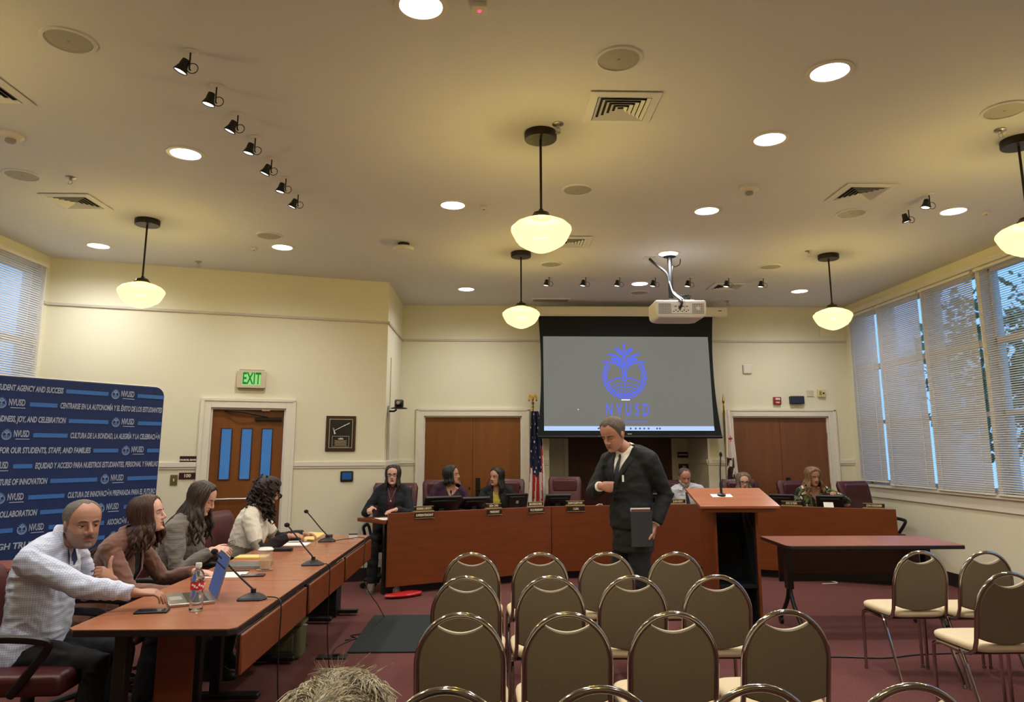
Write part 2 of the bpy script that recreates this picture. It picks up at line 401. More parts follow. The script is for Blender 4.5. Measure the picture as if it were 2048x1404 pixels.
# cupboard door pairs
def door_pair(n, x0, x1, top, y, m, hinge=True, side=1):
    mid = (x0 + x1) / 2; mb = MB()
    mb.b2(x0 + .02, mid - .002, y, y + .045, .01, top - .02); mb.b2(mid + .002, x1 - .02, y, y + .045, .01, top - .02)
    d = struct(mb.build('door_%d' % n, m, bevel=.002))
    if hinge:
        for x in (x0 + .012, x1 - .012):
            for z in (1.72, 1.0, .25): MB().cyl((x, y - .012, z - .05), (x, y - .012, z + .05), .009).build('hinge', 'bronze', d)
        h = MB(); h.b2(mid + .045 * side - .02 * (side < 0), mid + .11 * side, y - .008, y, .88, 1.13); h.cyl((mid + .075 * side, y - .008, 1.08), (mid + .075 * side, y - .03, 1.08), .014)
        h.tube([(mid + .075 * side, y - .008, .97), (mid + .075 * side, y - .05, .97), (mid + .16 * side, y - .05, .97)], .009)
        h.build('door_handle', 'bronze', d)
        MB().cyl((mid - .04 * side, y, .99), (mid - .04 * side, y - .02, .99), .012).build('finger_pull', 'bronze', d)
    return d
door_pair(2, D1[0], D1[1], DT, YB + .03, 'wood_door')
door_pair(3, D3[0], D3[1], DT, YB + .03, 'wood_door_red')
door_pair(4, rd0 + .04, rd1 - .04, 2.25, RY + .02, 'wood_door_dark', hinge=False)

for n_, x0, x1, y in ((1, D1[0], D1[1], YB + .2), (2, D3[0], D3[1], YB + .2), (3, rd0, rd1, RY + .1)):  # unseen boxes added behind the doors to keep sky light out of the gaps
    c_ = MB(); c_.b2(x0 - .1, x1 + .1, y + .3, y + .35, 0, 2.4); c_.b2(x0 - .1, x0 - .05, y, y + .3, 0, 2.4); c_.b2(x1 + .05, x1 + .1, y, y + .3, 0, 2.4); c_.b2(x0 - .1, x1 + .1, y, y + .35, 2.35, 2.4); struct(c_.build('wall_gap_block_%d' % n_, 'dark_base', smooth=0))
# corridor behind the exit door (seen blue through the slits) and ground outside
M['ground'] = mat('outside_ground', (90, 100, 80), 0.9, var=.3, vscale=(1, 1, 1))
def hall_pt(s_, n_): v = DP + DU * s_ + DN * n_; return (v.x, v.y)

# outside: ground and trees; more added on the right to block bright sky
tag(MB().b2(6.2, 40, -25, 40, -1.3, -1.2).build('street_ground', 'ground', smooth=0), 'grey green ground outside beyond the right windows', 'ground', kind='stuff')
tag(MB().b2(-40, -6.2, -25, 40, -1.3, -1.2).build('street_ground', 'ground', smooth=0), 'grey green ground outside beyond the left windows', 'ground', kind='stuff')
M['leaf'] = mat('tree_leaves', (70, 96, 40), 0.7, var=.4, vscale=(3, 3, 3)); M['bark'] = mat('tree_bark', (80, 66, 52), 0.9)
def tree(x, y, h, r, label, seed, n=1500):
    rnd = random.Random(seed); t = thing('tree', label, 'tree', (x, y, -1.2), group='trees outside the windows')
    MB().tube(bez([(0, 0, 0), (.1, 0, h * .4), (0, .1, h * .75)], 5), [.16 - .009 * i for i in range(11)], 8).build('trunk', 'bark', t)
    mb = MB()
    for i in range(n):
        u = rnd.uniform(-1, 1); a = rnd.uniform(0, 2 * PI); rr = r * rnd.uniform(.45, 1) ; s_ = math.sqrt(1 - u * u)
        c = Vector((rr * s_ * math.cos(a), rr * s_ * math.sin(a), h * .72 + rr * u * 1.15))
        d = Vector((rnd.gauss(0, 1), rnd.gauss(0, 1), rnd.gauss(0, 1))).normalized(); e = d.orthogonal().normalized(); f_ = d.cross(e); s2 = rnd.uniform(.06, .13)
        mb.add([c - e * s2, c - f_ * s2 * .5, c + e * s2, c + f_ * s2 * .5], [(0, 1, 2, 3)])
    mb.build('crown', 'leaf', t, smooth=0, recalc=False)
tree(7.9, 10.3, 5.0, 1.15, 'green tree added close outside the open right blind to block the sky', 1, 700)
tree(9.6, 13.4, 6.0, 1.6, 'green tree added furthest beyond the open right blind to block the sky', 2)
tree(8.9, 7.5, 5.2, 1.0, 'slim green tree outside, right of the one by the open blind', 3)
tree(11.8, 9.6, 6.4, 1.8, 'tall green tree behind the others outside the right windows', 8)
tree(10.5, 4.4, 5.0, 1.5, 'green tree outside the right windows nearest the photographer', 9)
tree(-10.5, 11.5, 4.2, 1.8, 'dark green tree outside the left windows', 4)

# ------------------------------------------------------------ blinds
M['slat'] = mat('off_white_blind_slat', (214, 208, 196), 0.5, trans=0.0)
def translucent_slat():
    m = M['slat']; n = m.node_tree; b = n.nodes['Principled BSDF']; out = n.nodes['Material Output']
    tr = n.nodes.new('ShaderNodeBsdfTranslucent'); tr.inputs[0].default_value = (.8, .8, .82, 1); mx = n.nodes.new('ShaderNodeMixShader'); mx.inputs[0].default_value = .35
    n.links.new(b.outputs[0], mx.inputs[1]); n.links.new(tr.outputs[0], mx.inputs[2]); n.links.new(mx.outputs[0], out.inputs['Surface'])
translucent_slat()
def blind(y0, y1, z0, z1, tilt, side, label, sag=0.0):
    x = (XR - .055) if side > 0 else (XL + .055)
    t = thing('window_blind', label, 'blind', (x, (y0 + y1) / 2, z1), 0, 'slatted blinds on the right windows' if side > 0 else 'slatted blinds on the left windows')
    w = abs(y1 - y0); hh = z1 - z0
    MB().box((0, 0, -.015), (.045, w, .03)).build('head_rail', 'trim', t, bevel=.003)
    n = int((hh - .06) / .0235); mb = MB(); c, s_ = math.cos(tilt) * .0128, math.sin(tilt) * .0128
    for i in range(n):
        z = -.045 - i * (hh - .06) / n
        xa = -side * c; za = -s_
        mb.add([(-xa, -w / 2, z - za), (xa, -w / 2, z + za), (xa, w / 2, z + za), (-xa, w / 2, z - za), (0, -w / 2, z + .0022), (0, w / 2, z + .0022)],
               [(0, 4, 5, 3), (4, 1, 2, 5)])
    mb.build('slats', 'slat', t, smooth=0, recalc=False)
    MB().box((0, 0, -hh + .008), (.03, w, .02)).build('bottom_rail', 'trim', t, bevel=.003)
    cd = MB()
    for yy in (-w / 2 + .12, w / 2 - .12): cd.cyl((-side * .016, yy, -.02), (-side * .016, yy, -hh), .0016, 5)
    cd.build('lift_cords', 'trim', t)
    MB().cyl((-side * .03, w / 2 - .06, -.03), (-side * .035, w / 2 - .06, -1.1), .004, 6).build('tilt_wand', 'white_plastic', t)
G = .026
blind(9.44 + G, 10.17, 1.10, 3.43, R(70), 1, 'closed blind on the right wall window nearest the back wall')
blind(8.43 + G, 9.44 - G, 1.07, 3.43, R(68), 1, 'closed pale blind on the second right window from the back wall')
blind(7.42 + G, 8.43 - G, 1.06, 3.43, R(60), 1, 'half closed blind on the third right window from the back wall')
blind(6.41 + G, 7.42 - G, 1.06, 3.43, R(34), 1, 'open blind showing blue daylight at the right picture edge')
blind(5.40 + G, 6.41 - G, 1.06, 3.43, R(34), 1, 'open blind on the fifth right window, next to the right picture edge')
blind(4.39 + G, 5.40 - G, 1.06, 3.43, R(40), 1, 'blind on the sixth right window from the back wall')
blind(3.38 + G, 4.39 - G, 1.06, 3.43, R(40), 1, 'blind on the right window nearest the photographer')
blind(6.72 + G, 7.74 - .02, 1.06, 3.49, R(58), -1, 'slatted blind on the left wall window above the blue banner')
blind(5.70 + G, 6.72 - G, 1.06, 3.49, R(58), -1, 'slatted blind behind the blue banner, second from the angled wall')
blind(4.68 + G, 5.70 - G, 1.06, 3.49, R(58), -1, 'slatted blind on the third left window from the angled wall')
blind(3.66 + G, 4.68 - G, 1.06, 3.49, R(58), -1, 'slatted blind on the left window nearest the photographer')

# ------------------------------------------------------------ ceiling fixtures
M['led'] = emis('downlight_diffuser', (255, 252, 255), 9.0)
def downlight():
    t = thing('downlight', '', 'ceiling light', (0, 0, CEIL))
    MB().lathe([(.100, -.001), (.104, -.008), (.128, -.006), (.130, -.0005), (.100, -.0005)], seg=32).build('trim_ring', 'white_plastic', t)
    MB().lathe([(.001, -.004), (.101, -.004), (.101, -.002), (.001, -.002)], seg=32).build('lens', 'led', t)
    spot_light(t, (0, 0, -.02), K_DOWN, R(165), (.97, .97, 1.0), .09, 1.0)
    return t
DL = [(-.35, 3.15, 'large white downlight at the top edge, left of the camera axis'), (-2.21, 4.95, 'white downlight between the left pendant and the row of black spotlights'),
      (-4.11, 7.37, 'white downlight in the far left corner above the left pendant'), (-2.21, 7.37, 'white downlight above the exit sign'),
      (-.35, 6.0, 'white downlight left of the middle pendant'), (-.35, 9.32, 'white downlight near the back wall, left of the far pendant'),
      (1.89, 3.7, 'nearest large white downlight in the right ceiling row'), (1.89, 4.59, 'second white downlight of the right ceiling row, beyond the square vent'),
      (1.9, 6.09, 'third white downlight of the right ceiling row'), (1.9, 7.51, 'white downlight right above the projector'),
      (1.88, 8.94, 'white downlight beyond the projector pole near the screen'), (4.11, 9.32, 'white downlight left of the far right pendant'),
      (4.1, 6.04, 'white downlight beside the pair of right spotlights'), (-2.21, 3.0, 'white downlight just outside the top left of the picture'),
      (4.1, 3.6, 'white downlight outside the right edge of the picture'), (-4.11, 3.9, 'white downlight outside the left edge of the picture'),
      (-.35, .8, 'white downlight overhead behind the picture'), (1.89, .8, 'white downlight overhead behind the picture, right of its twin')]
base = downlight(); tag(base, DL[0][2], None, 'round white downlights in the ceiling'); base.location = (DL[0][0], DL[0][1], CEIL)
for x, y, l in DL[1:]: dup(base, (x, y, CEIL), 0, l)

def ceil_speaker():
    t = thing('ceiling_speaker', '', 'speaker', (0, 0, CEIL))
    MB().lathe([(.112, -.001), (.115, -.010), (.130, -.007), (.132, 0), (.112, 0)], seg=32).build('rim', 'ceiling', t)
    MB().lathe([(.001, -.007), (.06, -.0065), (.113, -.004), (.113, -.001), (.001, -.001)], seg=32).build('grille', 'grille', t)
    MB().lathe([(.001, -.009), (.008, -.009), (.008, -.006), (.001, -.006)], seg=10).build('badge', 'grey_plastic', t)
    return t
SP = [(-2.21, 3.5, 'round grey ceiling speaker at the upper left, left of the first spotlight'), (-3.65, 5.4, 'round grey ceiling speaker at the left picture edge'),
      (-2.22, 6.96, 'round grey ceiling speaker above the downlight over the exit'), (.68, 3.6, 'large round ceiling speaker in front of the square vent'),
      (3.2, 4.13, 'round ceiling speaker at the upper right picture edge'), (.69, 5.6, 'round ceiling speaker right of the middle pendant rod'),
      (3.22, 6.12, 'round ceiling speaker beside the right square vent'), (3.22, 8.04, 'round ceiling speaker left of the far right pendant'),
      (.67, 8.0, 'round ceiling speaker right of the far middle pendant'), (1.98, 9.47, 'round ceiling speaker nearest the projection screen')]
base = ceil_speaker(); tag(base, SP[0][2], None, 'round speakers in the ceiling'); base.location = (SP[0][0], SP[0][1], CEIL)
for x, y, l in SP[1:]: dup(base, (x, y, CEIL), 0, l)

def vent(w, l_, label, loc, steps=5):
    t = thing('air_vent', label, 'vent', loc, 0, 'square air vents in the ceiling')
    fr = MB(); hw, hl = w / 2, l_ / 2; inn = .78
    def ringbox(mb, a, b, z0, z1, c, d):   # sloped square ring from half-size a (z0) to b (z1)
        o = [(-a, -a * c, z0), (a, -a * c, z0), (a, a * c, z0), (-a, a * c, z0)]; i = [(-b, -b * c, z1), (b, -b * c, z1), (b, b * c, z1), (-b, b * c, z1)]
        o2 = [(x, y, z + d) for x, y, z in o]; i2 = [(x, y, z + d) for x, y, z in i]
        vs_ = o + i + o2 + i2; fs = []
        for k in range(4):
            n_ = (k + 1) % 4; fs += [(k, n_, 4 + n_, 4 + k), (8 + k, 12 + k, 12 + n_, 8 + n_), (k, 8 + k, 8 + n_, n_), (4 + k, 4 + n_, 12 + n_, 12 + k)]
        mb.add(vs_, fs)
    c = l_ / w
    ringbox(fr, hw, hw * .76, -.010, -.016, c, .006); fr.build('frame', 'ceiling', t, smooth=0)
    MB().box((0, 0, -.002), (w * .9, l_ * .9, .002)).build('throat_shade', 'black_matte', t, smooth=0)  # black sheet stands for the shade inside the recessed duct
    for i in range(steps):
        a = hw * .74 * (1 - i / (steps + .2)); v_ = MB(); ringbox(v_, a, a - hw * .085, -.018, -.004, c, .0015); v_.build('louver', 'ceiling', t, smooth=0)
    return t
vent(.43, .41, 'large square louvered vent behind the middle ceiling speaker', (.79, 4.16, CEIL))
vent(.42, .40, 'square louvered vent above the left pendant', (-3.57, 6.0, CEIL))
vent(.42, .40, 'square louvered vent cut off by the left picture edge', (-3.03, 4.03, CEIL))
vent(.42, .42, 'square louvered vent between the right downlights and right spotlights', (3.04, 5.6, CEIL))
vent(.42, .42, 'square louvered vent partly behind the middle pendant globe', (.79, 7.1, CEIL))
vent(.44, .40, 'square louvered vent crossed by the far spotlight row', (3.05, 9.06, CEIL))
mb = MB(); mb.b2(.54, 1.1, 9.86, 10.1, CEIL - .012, CEIL); t = thing('slot_vent', 'flat rectangular slot vent near the screen case', 'vent', (.82, 9.98, CEIL))
MB().box((0, 0, -.006), (.56, .22, .012)).build('frame', 'ceiling', t)
MB().box((0, 0, -.0125), (.5, .15, .003)).build('grille', 'grey_plastic', t)

M['globe'], n_, b_ = new_mat('opal_glass_globe')
def globe_nodes(n, b):
    out = n.nodes['Material Output']; em = n.nodes.new('ShaderNodeEmission'); tr = n.nodes.new('ShaderNodeBsdfTransparent'); mx = n.nodes.new('ShaderNodeMixShader')
    b.inputs['Base Color'].default_value = (.25, .22, .10, 1); b.inputs['Roughness'].default_value = .25
    b.inputs['Emission Color'].default_value = (.80, .73, .24, 1); b.inputs['Emission Strength'].default_value = 1.15
    tr.inputs[0].default_value = (1, .86, .5, 1); mx.inputs[0].default_value = .22
    n.links.new(b.outputs[0], mx.inputs[1]); n.links.new(tr.outputs[0], mx.inputs[2]); n.links.new(mx.outputs[0], out.inputs['Surface'])
globe_nodes(n_, b_)
def pendant():
    t = thing('pendant_lamp', '', 'pendant lamp', (0, 0, CEIL))
    MB().lathe([(.001, 0), (.107, 0), (.109, -.01), (.109, -.045), (.104, -.052), (.001, -.052)], seg=36).build('canopy', 'bronze', t)
    MB().cyl((0, 0, -.05), (0, 0, -.56), .0085, 12).build('rod', 'bronze', t)
    MB().lathe([(.012, -.535), (.02, -.55), (.05, -.562), (.057, -.578), (.066, -.585), (.064, -.60), (.012, -.60)], seg=28).build('fitter', 'bronze', t)
    prof = [(.058, -.59), (.075, -.603), (.12, -.615), (.166, -.636), (.196, -.664), (.199, -.680), (.186, -.71), (.168, -.745), (.147, -.772), (.11, -.795), (.07, -.815), (.035, -.828), (.002, -.832)]
    g = MB().lathe(prof, seg=48, cap=False).build('glass_globe', 'globe', t, smooth=60)
    l = bpy.data.lights.new('bulb', 'POINT'); l.energy = K_GLOBE * 5; l.color = (1, .88, .43); l.shadow_soft_size = .05
    o = bpy.data.objects.new('bulb', l); COL.objects.link(o); o.parent = t; o.location = (0, 0, -.68)
    return t
PD = [(.316, 4.54, 'schoolhouse pendant lamp hanging nearest, at the top centre'), (-3.2, 6.5, 'schoolhouse pendant lamp at the far left over the exit side'),
      (.303, 7.52, 'small looking pendant lamp behind the nearest one, left of the screen'), (3.66, 7.52, 'pendant lamp at the right in front of the window corner'),
      (3.6, 4.56, 'pendant lamp cut off by the right picture edge'), (-3.2, 3.2, 'pendant lamp outside the left picture edge'), (.3, .6, 'pendant lamp overhead behind the picture')]
base = pendant(); tag(base, PD[0][2], None, 'opal glass schoolhouse pendants'); base.location = (PD[0][0], PD[0][1], CEIL)
for x, y, l in PD[1:]:
    d = dup(base, (x, y, CEIL), 0, l)

M['spot_lens'] = emis('spotlight_lens', (255, 244, 226), 4.5)
def spotlight(loc, rz, aim, label, group):
    t = thing('spotlight', label, 'spotlight', loc, rz, group)
    MB().lathe([(.001, 0), (.055, 0), (.058, -.006), (.05, -.012), (.001, -.013)], seg=24).build('ceiling_plate', 'ceiling', t)
    MB().tube([(0, 0, -.01), (0, 0, -.15), (.01, 0, -.16)], .007, 8).build('stem', 'black', t)
    rt = Matrix.Rotation(aim, 3, 'Y')
    c = Vector((-.05, 0, -.125))
    MB().lathe([(.001, .06), (.028, .058), (.033, .03), (.036, -.0), (.053, -.04), (.055, -.052), (.049, -.053), (.045, -.035), (.001, -.03)], c=c, rot=rt, seg=22).build('lamp_head', 'black', t)
    MB().lathe([(.001, -.044), (.046, -.044), (.046, -.04), (.001, -.04)], c=c, rot=rt, seg=20).build('lens', 'spot_lens', t)
    MB().tube([(.005 + .042 * math.cos(a) + .02, 0, -.145 + .042 * math.sin(a)) for a in [PI * .75 - i * PI * 1.6 / 14 for i in range(15)]], .004, 6).build('cable_loop', 'black', t)
    t.scale = (.68, .68, .68)
    spot_light(t, tuple(c + rt @ Vector((0, 0, -.06))), K_SPOT, R(75), (1, .85, .65), .03, .6, (0, aim, 0))
    return t
LSP = [3.59, 3.96, 4.32, 4.66, 5.03, 5.4, 5.76]
ordn = ['nearest', 'second', 'third', 'fourth', 'fifth', 'sixth', 'farthest']
for i, y in enumerate(LSP): spotlight((-1.62, y, CEIL), 0, R(12 if i % 2 else 22), '%s black spotlight of the left ceiling row' % ordn[i], 'black spotlights in the left row')
ordf = ['leftmost', 'second from left', 'third from left', 'middle', 'fifth from left', 'sixth from left', 'rightmost']
for i, x in enumerate([.69, 1.14, 1.56, 2.0, 2.43, 2.91, 3.34]): spotlight((x, 8.58, CEIL), 0, R(10), '%s spotlight of the far row in front of the screen' % ordf[i], 'small spotlights in front of the screen')
spotlight((3.67, 6.0, CEIL), 0, R(-14), 'small spotlight left of its neighbour by the right downlight', 'pair of spotlights at the right')
spotlight((3.63, 5.63, CEIL), 0, R(14), 'small black spotlight right of its twin, nearer the right downlight', 'pair of spotlights at the right')

def smoke(label, x, y):
    t = thing('smoke_detector', label, 'smoke detector', (x, y, CEIL), 0, 'white smoke detectors on the ceiling')
    MB().lathe([(.001, 0), (.075, 0), (.078, -.012), (.068, -.022), (.05, -.03), (.001, -.032)], seg=28).build('base', 'white_plastic', t)
    MB().lathe([(.03, -.03), (.034, -.045), (.026, -.056), (.001, -.058)], seg=20).build('sensor_dome', 'grey_plastic', t)
smoke('white smoke detector at the left picture edge', -3.26, 4.67); smoke('white smoke detector between the right downlight row and vent', 2.08, 5.53)
t = thing('wireless_access_point', 'round white device on a black mount, left ceiling centre', 'network device', (-.92, 7.2, CEIL))
MB().cyl((0, 0, 0), (0, 0, -.05), .06).build('mount', 'black', t)
MB().lathe([(.001, -.04), (.1, -.04), (.108, -.055), (.1, -.075), (.05, -.082), (.001, -.083)], seg=30).build('housing', 'white_plastic', t)
def sprinkler(x, y, label):
    t = thing('sprinkler', label, 'sprinkler', (x, y, CEIL), 0, 'fire sprinklers on the ceiling')
    MB().lathe([(.001, 0), (.036, 0), (.038, -.006), (.02, -.014), (.001, -.014)], seg=20).build('escutcheon', 'steel', t)
    MB().tube([(0, 0, -.012), (0, 0, -.03)], .011, 8).tube([(-.012, 0, -.03), (-.016, 0, -.045), (0, 0, -.06)], .003, 6).tube([(.012, 0, -.03), (.016, 0, -.045), (0, 0, -.06)], .003, 6).lathe([(.001, -.06), (.018, -.06), (.018, -.063), (.001, -.063)], seg=12).build('head', 'steel', t)
sprinkler(-3.3, 5.44, 'sprinkler in front of the left square vent'); sprinkler(-3.33, 8.0, 'sprinkler near the angled wall, right of the left pendant')
sprinkler(.42, 4.4, 'sprinkler beside the nearest pendant canopy'); sprinkler(3.37, 4.41, 'sprinkler at the upper right near the cut off pendant')
sprinkler(3.38, 7.37, 'sprinkler left of the far right pendant canopy'); sprinkler(3.36, 10.0, 'sprinkler above the right end of the screen case')
M['red_led'] = emis('red_indicator', (255, 60, 90), 3)
def sensor(x, y, label, led=False):
    t = thing('ceiling_sensor', label, 'sensor', (x, y, CEIL), 0, 'small white ceiling sensors')
    MB().box((0, 0, -.012), (.075 if led else .05, .075 if led else .05, .024)).build('housing', 'white_plastic', t, bevel=.004)
    MB().ell((0, 0, -.026), (.009, .009, .006)).build('indicator', 'red_led' if led else 'grey_plastic', t)
sensor(-.07, 3.15, 'small white box with red light beside the top downlight', True)
sensor(-.08, 6.04, 'small white sensor right of the downlight by the middle pendant'); sensor(-2.52, 7.42, 'small white sensor left of the downlight over the exit'); sensor(4.41, 6.06, 'small white sensor right of the right wall downlight')

# ------------------------------------------------------------ dais
DT_Z = .85
DPTS = [Vector((-1.11, 7.98, 0)), Vector((.72, 8.92, 0)), Vector((2.75, 9.28, 0)), Vector((4.62, 8.34, 0))]
def dais_frame(i):
    a, b = DPTS[i], DPTS[i + 1]; u = (b - a).normalized(); n = Vector((-u.y, u.x, 0)); return a, u, n, (b - a).length   # n points away from the audience
dk = thing('council_dais', 'long angled cherry wood dais desk along the back of the room', 'desk', (0, 0, 0))
ns = [dais_frame(i)[2] for i in range(3)]
def off(i, d):
    if i == 0: return DPTS[0] + ns[0] * d
    if i == 3: return DPTS[3] + ns[2] * d
    m_ = (ns[i - 1] + ns[i]).normalized(); return DPTS[i] + m_ * (d / m_.dot(ns[i]))
for i in range(3):
    g = .004
    p = [off(i, 0) + dais_frame(i)[1] * g, off(i + 1, 0) - dais_frame(i)[1] * g, off(i + 1, .035) - dais_frame(i)[1] * g, off(i, .035) + dais_frame(i)[1] * g]
    MB().prism([(v.x, v.y) for v in p], .09, DT_Z).build('front_panel', 'cherry', dk, bevel=.004)
poly = [off(i, .037) for i in range(4)] + [off(3, .60), off(2, .62), off(1, .62), off(0, .50), Vector((-1.50, 8.33, 0)), Vector((-1.13, 7.97, 0))]
MB().prism([(v.x, v.y) for v in poly], .735, .775).build('worktop', 'cherry', dk, bevel=.004)
poly = [off(i, .10) for i in range(4)] + [off(i, .16) for i in (3, 2, 1, 0)]
MB().prism([(v.x, v.y) for v in poly], 0.0, .74).build('plinth', 'black_edge', dk)
p = [off(3, 0), off(3, 0) + ns[2] * .5, off(3, 0) + ns[2] * .5 - dais_frame(2)[1] * .035, off(3, 0) - dais_frame(2)[1] * .035 + ns[2] * .037]
MB().prism([(off(3, .04).x, off(3, .04).y), (off(3, .55).x, off(3, .55).y), ((off(3, .55) - dais_frame(2)[1] * .035).x, (off(3, .55) - dais_frame(2)[1] * .035).y), ((off(3, .04) - dais_frame(2)[1] * .035).x, (off(3, .04) - dais_frame(2)[1] * .035).y)], .09, .73).build('side_panel', 'cherry', dk)

def on_dais(x, d):
    """point at world x on the dais line, d behind the front face"""
    for i in range(3):
        a, u, n, L = dais_frame(i)
        s_ = (x - a.x - n.x * d) / u.x
        if s_ <= L or i == 2: q_ = a + u * s_ + n * d; return q_, math.atan2(u.y, u.x)
# nameplates
M['plate_gold'] = mat('gold_framed_plate', (196, 172, 120), 0.35, 0.6); M['plate_dark'] = mat('dark_nameplate', (40, 26, 16), 0.4); M['letter'] = mat('cream_lettering', (240, 228, 196), 0.5)
def nameplate(x, txt, label, title=None, w=.22, xs=.75):
    q_, a = on_dais(x, -.0); t = thing('nameplate', label, 'nameplate', (q_.x, q_.y, DT_Z), a, 'nameplates along the dais')
    MB().box((0, .025, .004), (w + .02, .05, .008)).build('stand', 'plate_gold', t)
    MB().box((0, .02, .032), (w, .012, .048)).build('plate', 'plate_dark', t)
    MB().box((0, .02, .0585), (w + .012, .014, .006)).box((0, .02, .010), (w + .012, .014, .006)).build('rim', 'plate_gold', t)
    mb = MB(); put_text(mb, txt, (0, .0125, .034), (1, 0, 0), (0, 0, 1), .034, xs=xs, bold=.0008); mb.build('lettering', 'letter', t, smooth=0)
    if title:
        t2 = thing('title_plate', label.replace('nameplate', 'title plate').replace('name plate', 'title plate'), 'sign', (q_.x, q_.y, DT_Z), a, 'title plates below the nameplates')
        MB().box((0, -.006, -.035), (w, .012, .055)).build('plate', 'plate_dark', t2)
        MB().box((0, -.008, -.065), (w + .004, .014, .006)).build('rim', 'plate_gold', t2)
        mb = MB(); put_text(mb, title, (0, -.0125, -.034), (1, 0, 0), (0, 0, 1), .034, xs=.72, bold=.0008); mb.build('lettering', 'letter', t2, smooth=0)
nameplate(-.74, 'ROSANNA S. MUCETTI', 'nameplate reading superintendent below, at the left end of the dais', 'SUPERINTENDENT', .22, .5)
nameplate(.03, 'LISA CHU', 'nameplate reading president below, in front of the woman in black', 'PRESIDENT', .19, .8)
nameplate(.53, 'ELBA GONZALEZ MARES', 'nameplate reading vice president below, by the striped flag', 'VICE PRESIDENT', .2, .46)
nameplate(1.02, 'JULIANNA ELIZABETH HART', 'nameplate reading clerk below, before the empty middle chair', 'CLERK', .22, .42)
nameplate(2.34, 'JUAN KENT', 'nameplate on the dais in front of the bearded man', None, .2, .75)
nameplate(3.62, 'EVE RYSER', 'nameplate on the dais just right of the lectern top', None, .22, .8)
nameplate(4.42, 'JOHN NORDEHEIM', 'nameplate at the right end of the dais by the empty chair', None, .22, .55)

M['monitor_face'] = mat('dark_monitor_face', (20, 24, 30), 0.2)  # plain dark display colour, no emission
def monitor(x, d, label, w=.42, tilt=R(20), h=.26, z=.775, turn=0, mark=False):
    q_, a = on_dais(x, d); t = thing('monitor', label, 'monitor', (q_.x, q_.y, z), a + turn, 'black monitors on the dais')
    rt = Matrix.Rotation(tilt, 3, 'X'); c = Vector((0, 0, .03 + h / 2 * math.cos(tilt)))
    MB().box(c, (w, .03, h), rot=rt).build('housing', 'black', t, bevel=.006)
    MB().box(c + rt @ Vector((0, -.02, 0)), (w * .7, .02, h * .7), rot=rt).build('rear_bulge', 'black', t, bevel=.006)
    MB().box(c + rt @ Vector((0, .0155, 0)), (w - .03, .002, h - .03), rot=rt).build('display', 'monitor_face', t)
    MB().box((0, 0, .005), (.2, .14, .01)).box((0, -.01, .045), (.06, .02, .09)).build('stand', 'black', t)
    if mark: MB().box(c + rt @ Vector((0, -.031, 0)), (.035, .002, .035), rot=rt).build('emblem', 'grey_plastic', t)
monitor(-.58, .20, 'wide black monitor beside the woman in dark blazer', .44, R(42), .26)
monitor(-.22, .36, 'black monitor in front of the woman in purple', .36, R(48), .24)
monitor(.30, .36, 'upright black monitor with a square emblem, before the woman in black', .31, R(14), .19, mark=True)
monitor(.82, .30, 'black monitor in front of the empty middle chair', .32, R(40), .22)
monitor(2.15, .40, 'black monitor left of the bearded man, behind the suited man', .42, R(48), .24)
monitor(3.65, .34, 'black monitor between the glasses woman and the floral blouse woman', .30, R(30), .19)
monitor(4.13, .30, 'black monitor in front of the woman in floral blouse', .31, R(28), .19)
def dais_mic(x, d, label, h=.24, lean=-.08):
    q_, a = on_dais(x, d); t = thing('gooseneck_microphone', label, 'microphone', (q_.x, q_.y, .775), a, 'thin gooseneck microphones on the dais')
    MB().box((0, 0, .012), (.09, .1, .024)).build('base', 'black', t, bevel=.006)
    MB().tube(bez([(0, 0, .02), (lean * .3, 0, h * .5), (lean, -.01, h)], 5), .004, 6).build('gooseneck', 'black', t)
    MB().ell((lean, -.012, h + .015), (.012, .012, .02)).build('capsule', 'black_matte', t)
dais_mic(-.42, .45, 'thin microphone between the purple sweater woman and her left monitor'); dais_mic(.02, .42, 'thin microphone left of the president title plate', .2)
dais_mic(.42, .5, 'thin microphone above the monitor with the square emblem', .27); dais_mic(2.42, .42, 'thin microphone before the bearded man', .22); dais_mic(3.92, .42, 'thin microphone before the floral blouse woman', .2)
# papers and small things on the dais
def sheet(x, y, z, w, l_, rz, label, m='paper', n=3, name='paper_sheets', cat='papers'):
    rnd = random.Random(int(x * 1000)); mb = MB()
    for i in range(n): mb.box((rnd.uniform(-.006, .006), rnd.uniform(-.006, .006), .001 + i * .0012), (w, l_, .001), rot=Matrix.Rotation(rnd.uniform(-.05, .05), 3, 'Z'))
    o = mb.build(name, m, smooth=0); o.location = (x, y, z); o.rotation_euler = (0, 0, rz); return tag(o, label, cat)
sheet(-1.13, 8.17, .776, .22, .28, .5, 'white papers under the hands of the woman in dark blazer')
o = MB().tube([(-.05, 0, 0), (-.045, 0, .05), (.01, 0, .075), (.05, 0, .075), (.04, 0, .0)], .006, 6).build('paper_holder', 'white_plastic'); q_, a = on_dais(1.32, .12); o.location = (q_.x, q_.y, .782); tag(o, 'small white stand on the dais beside the suited man', 'stand')
tag(MB().add([(3.98, 8.75, .776), (4.08, 8.7, .776), (4.1, 8.78, .9), (4.0, 8.82, .9)], [(0, 1, 2, 3)]).build('folded_paper', 'paper', smooth=0), 'folded cream paper standing left of the monitor of the floral blouse woman', 'paper')


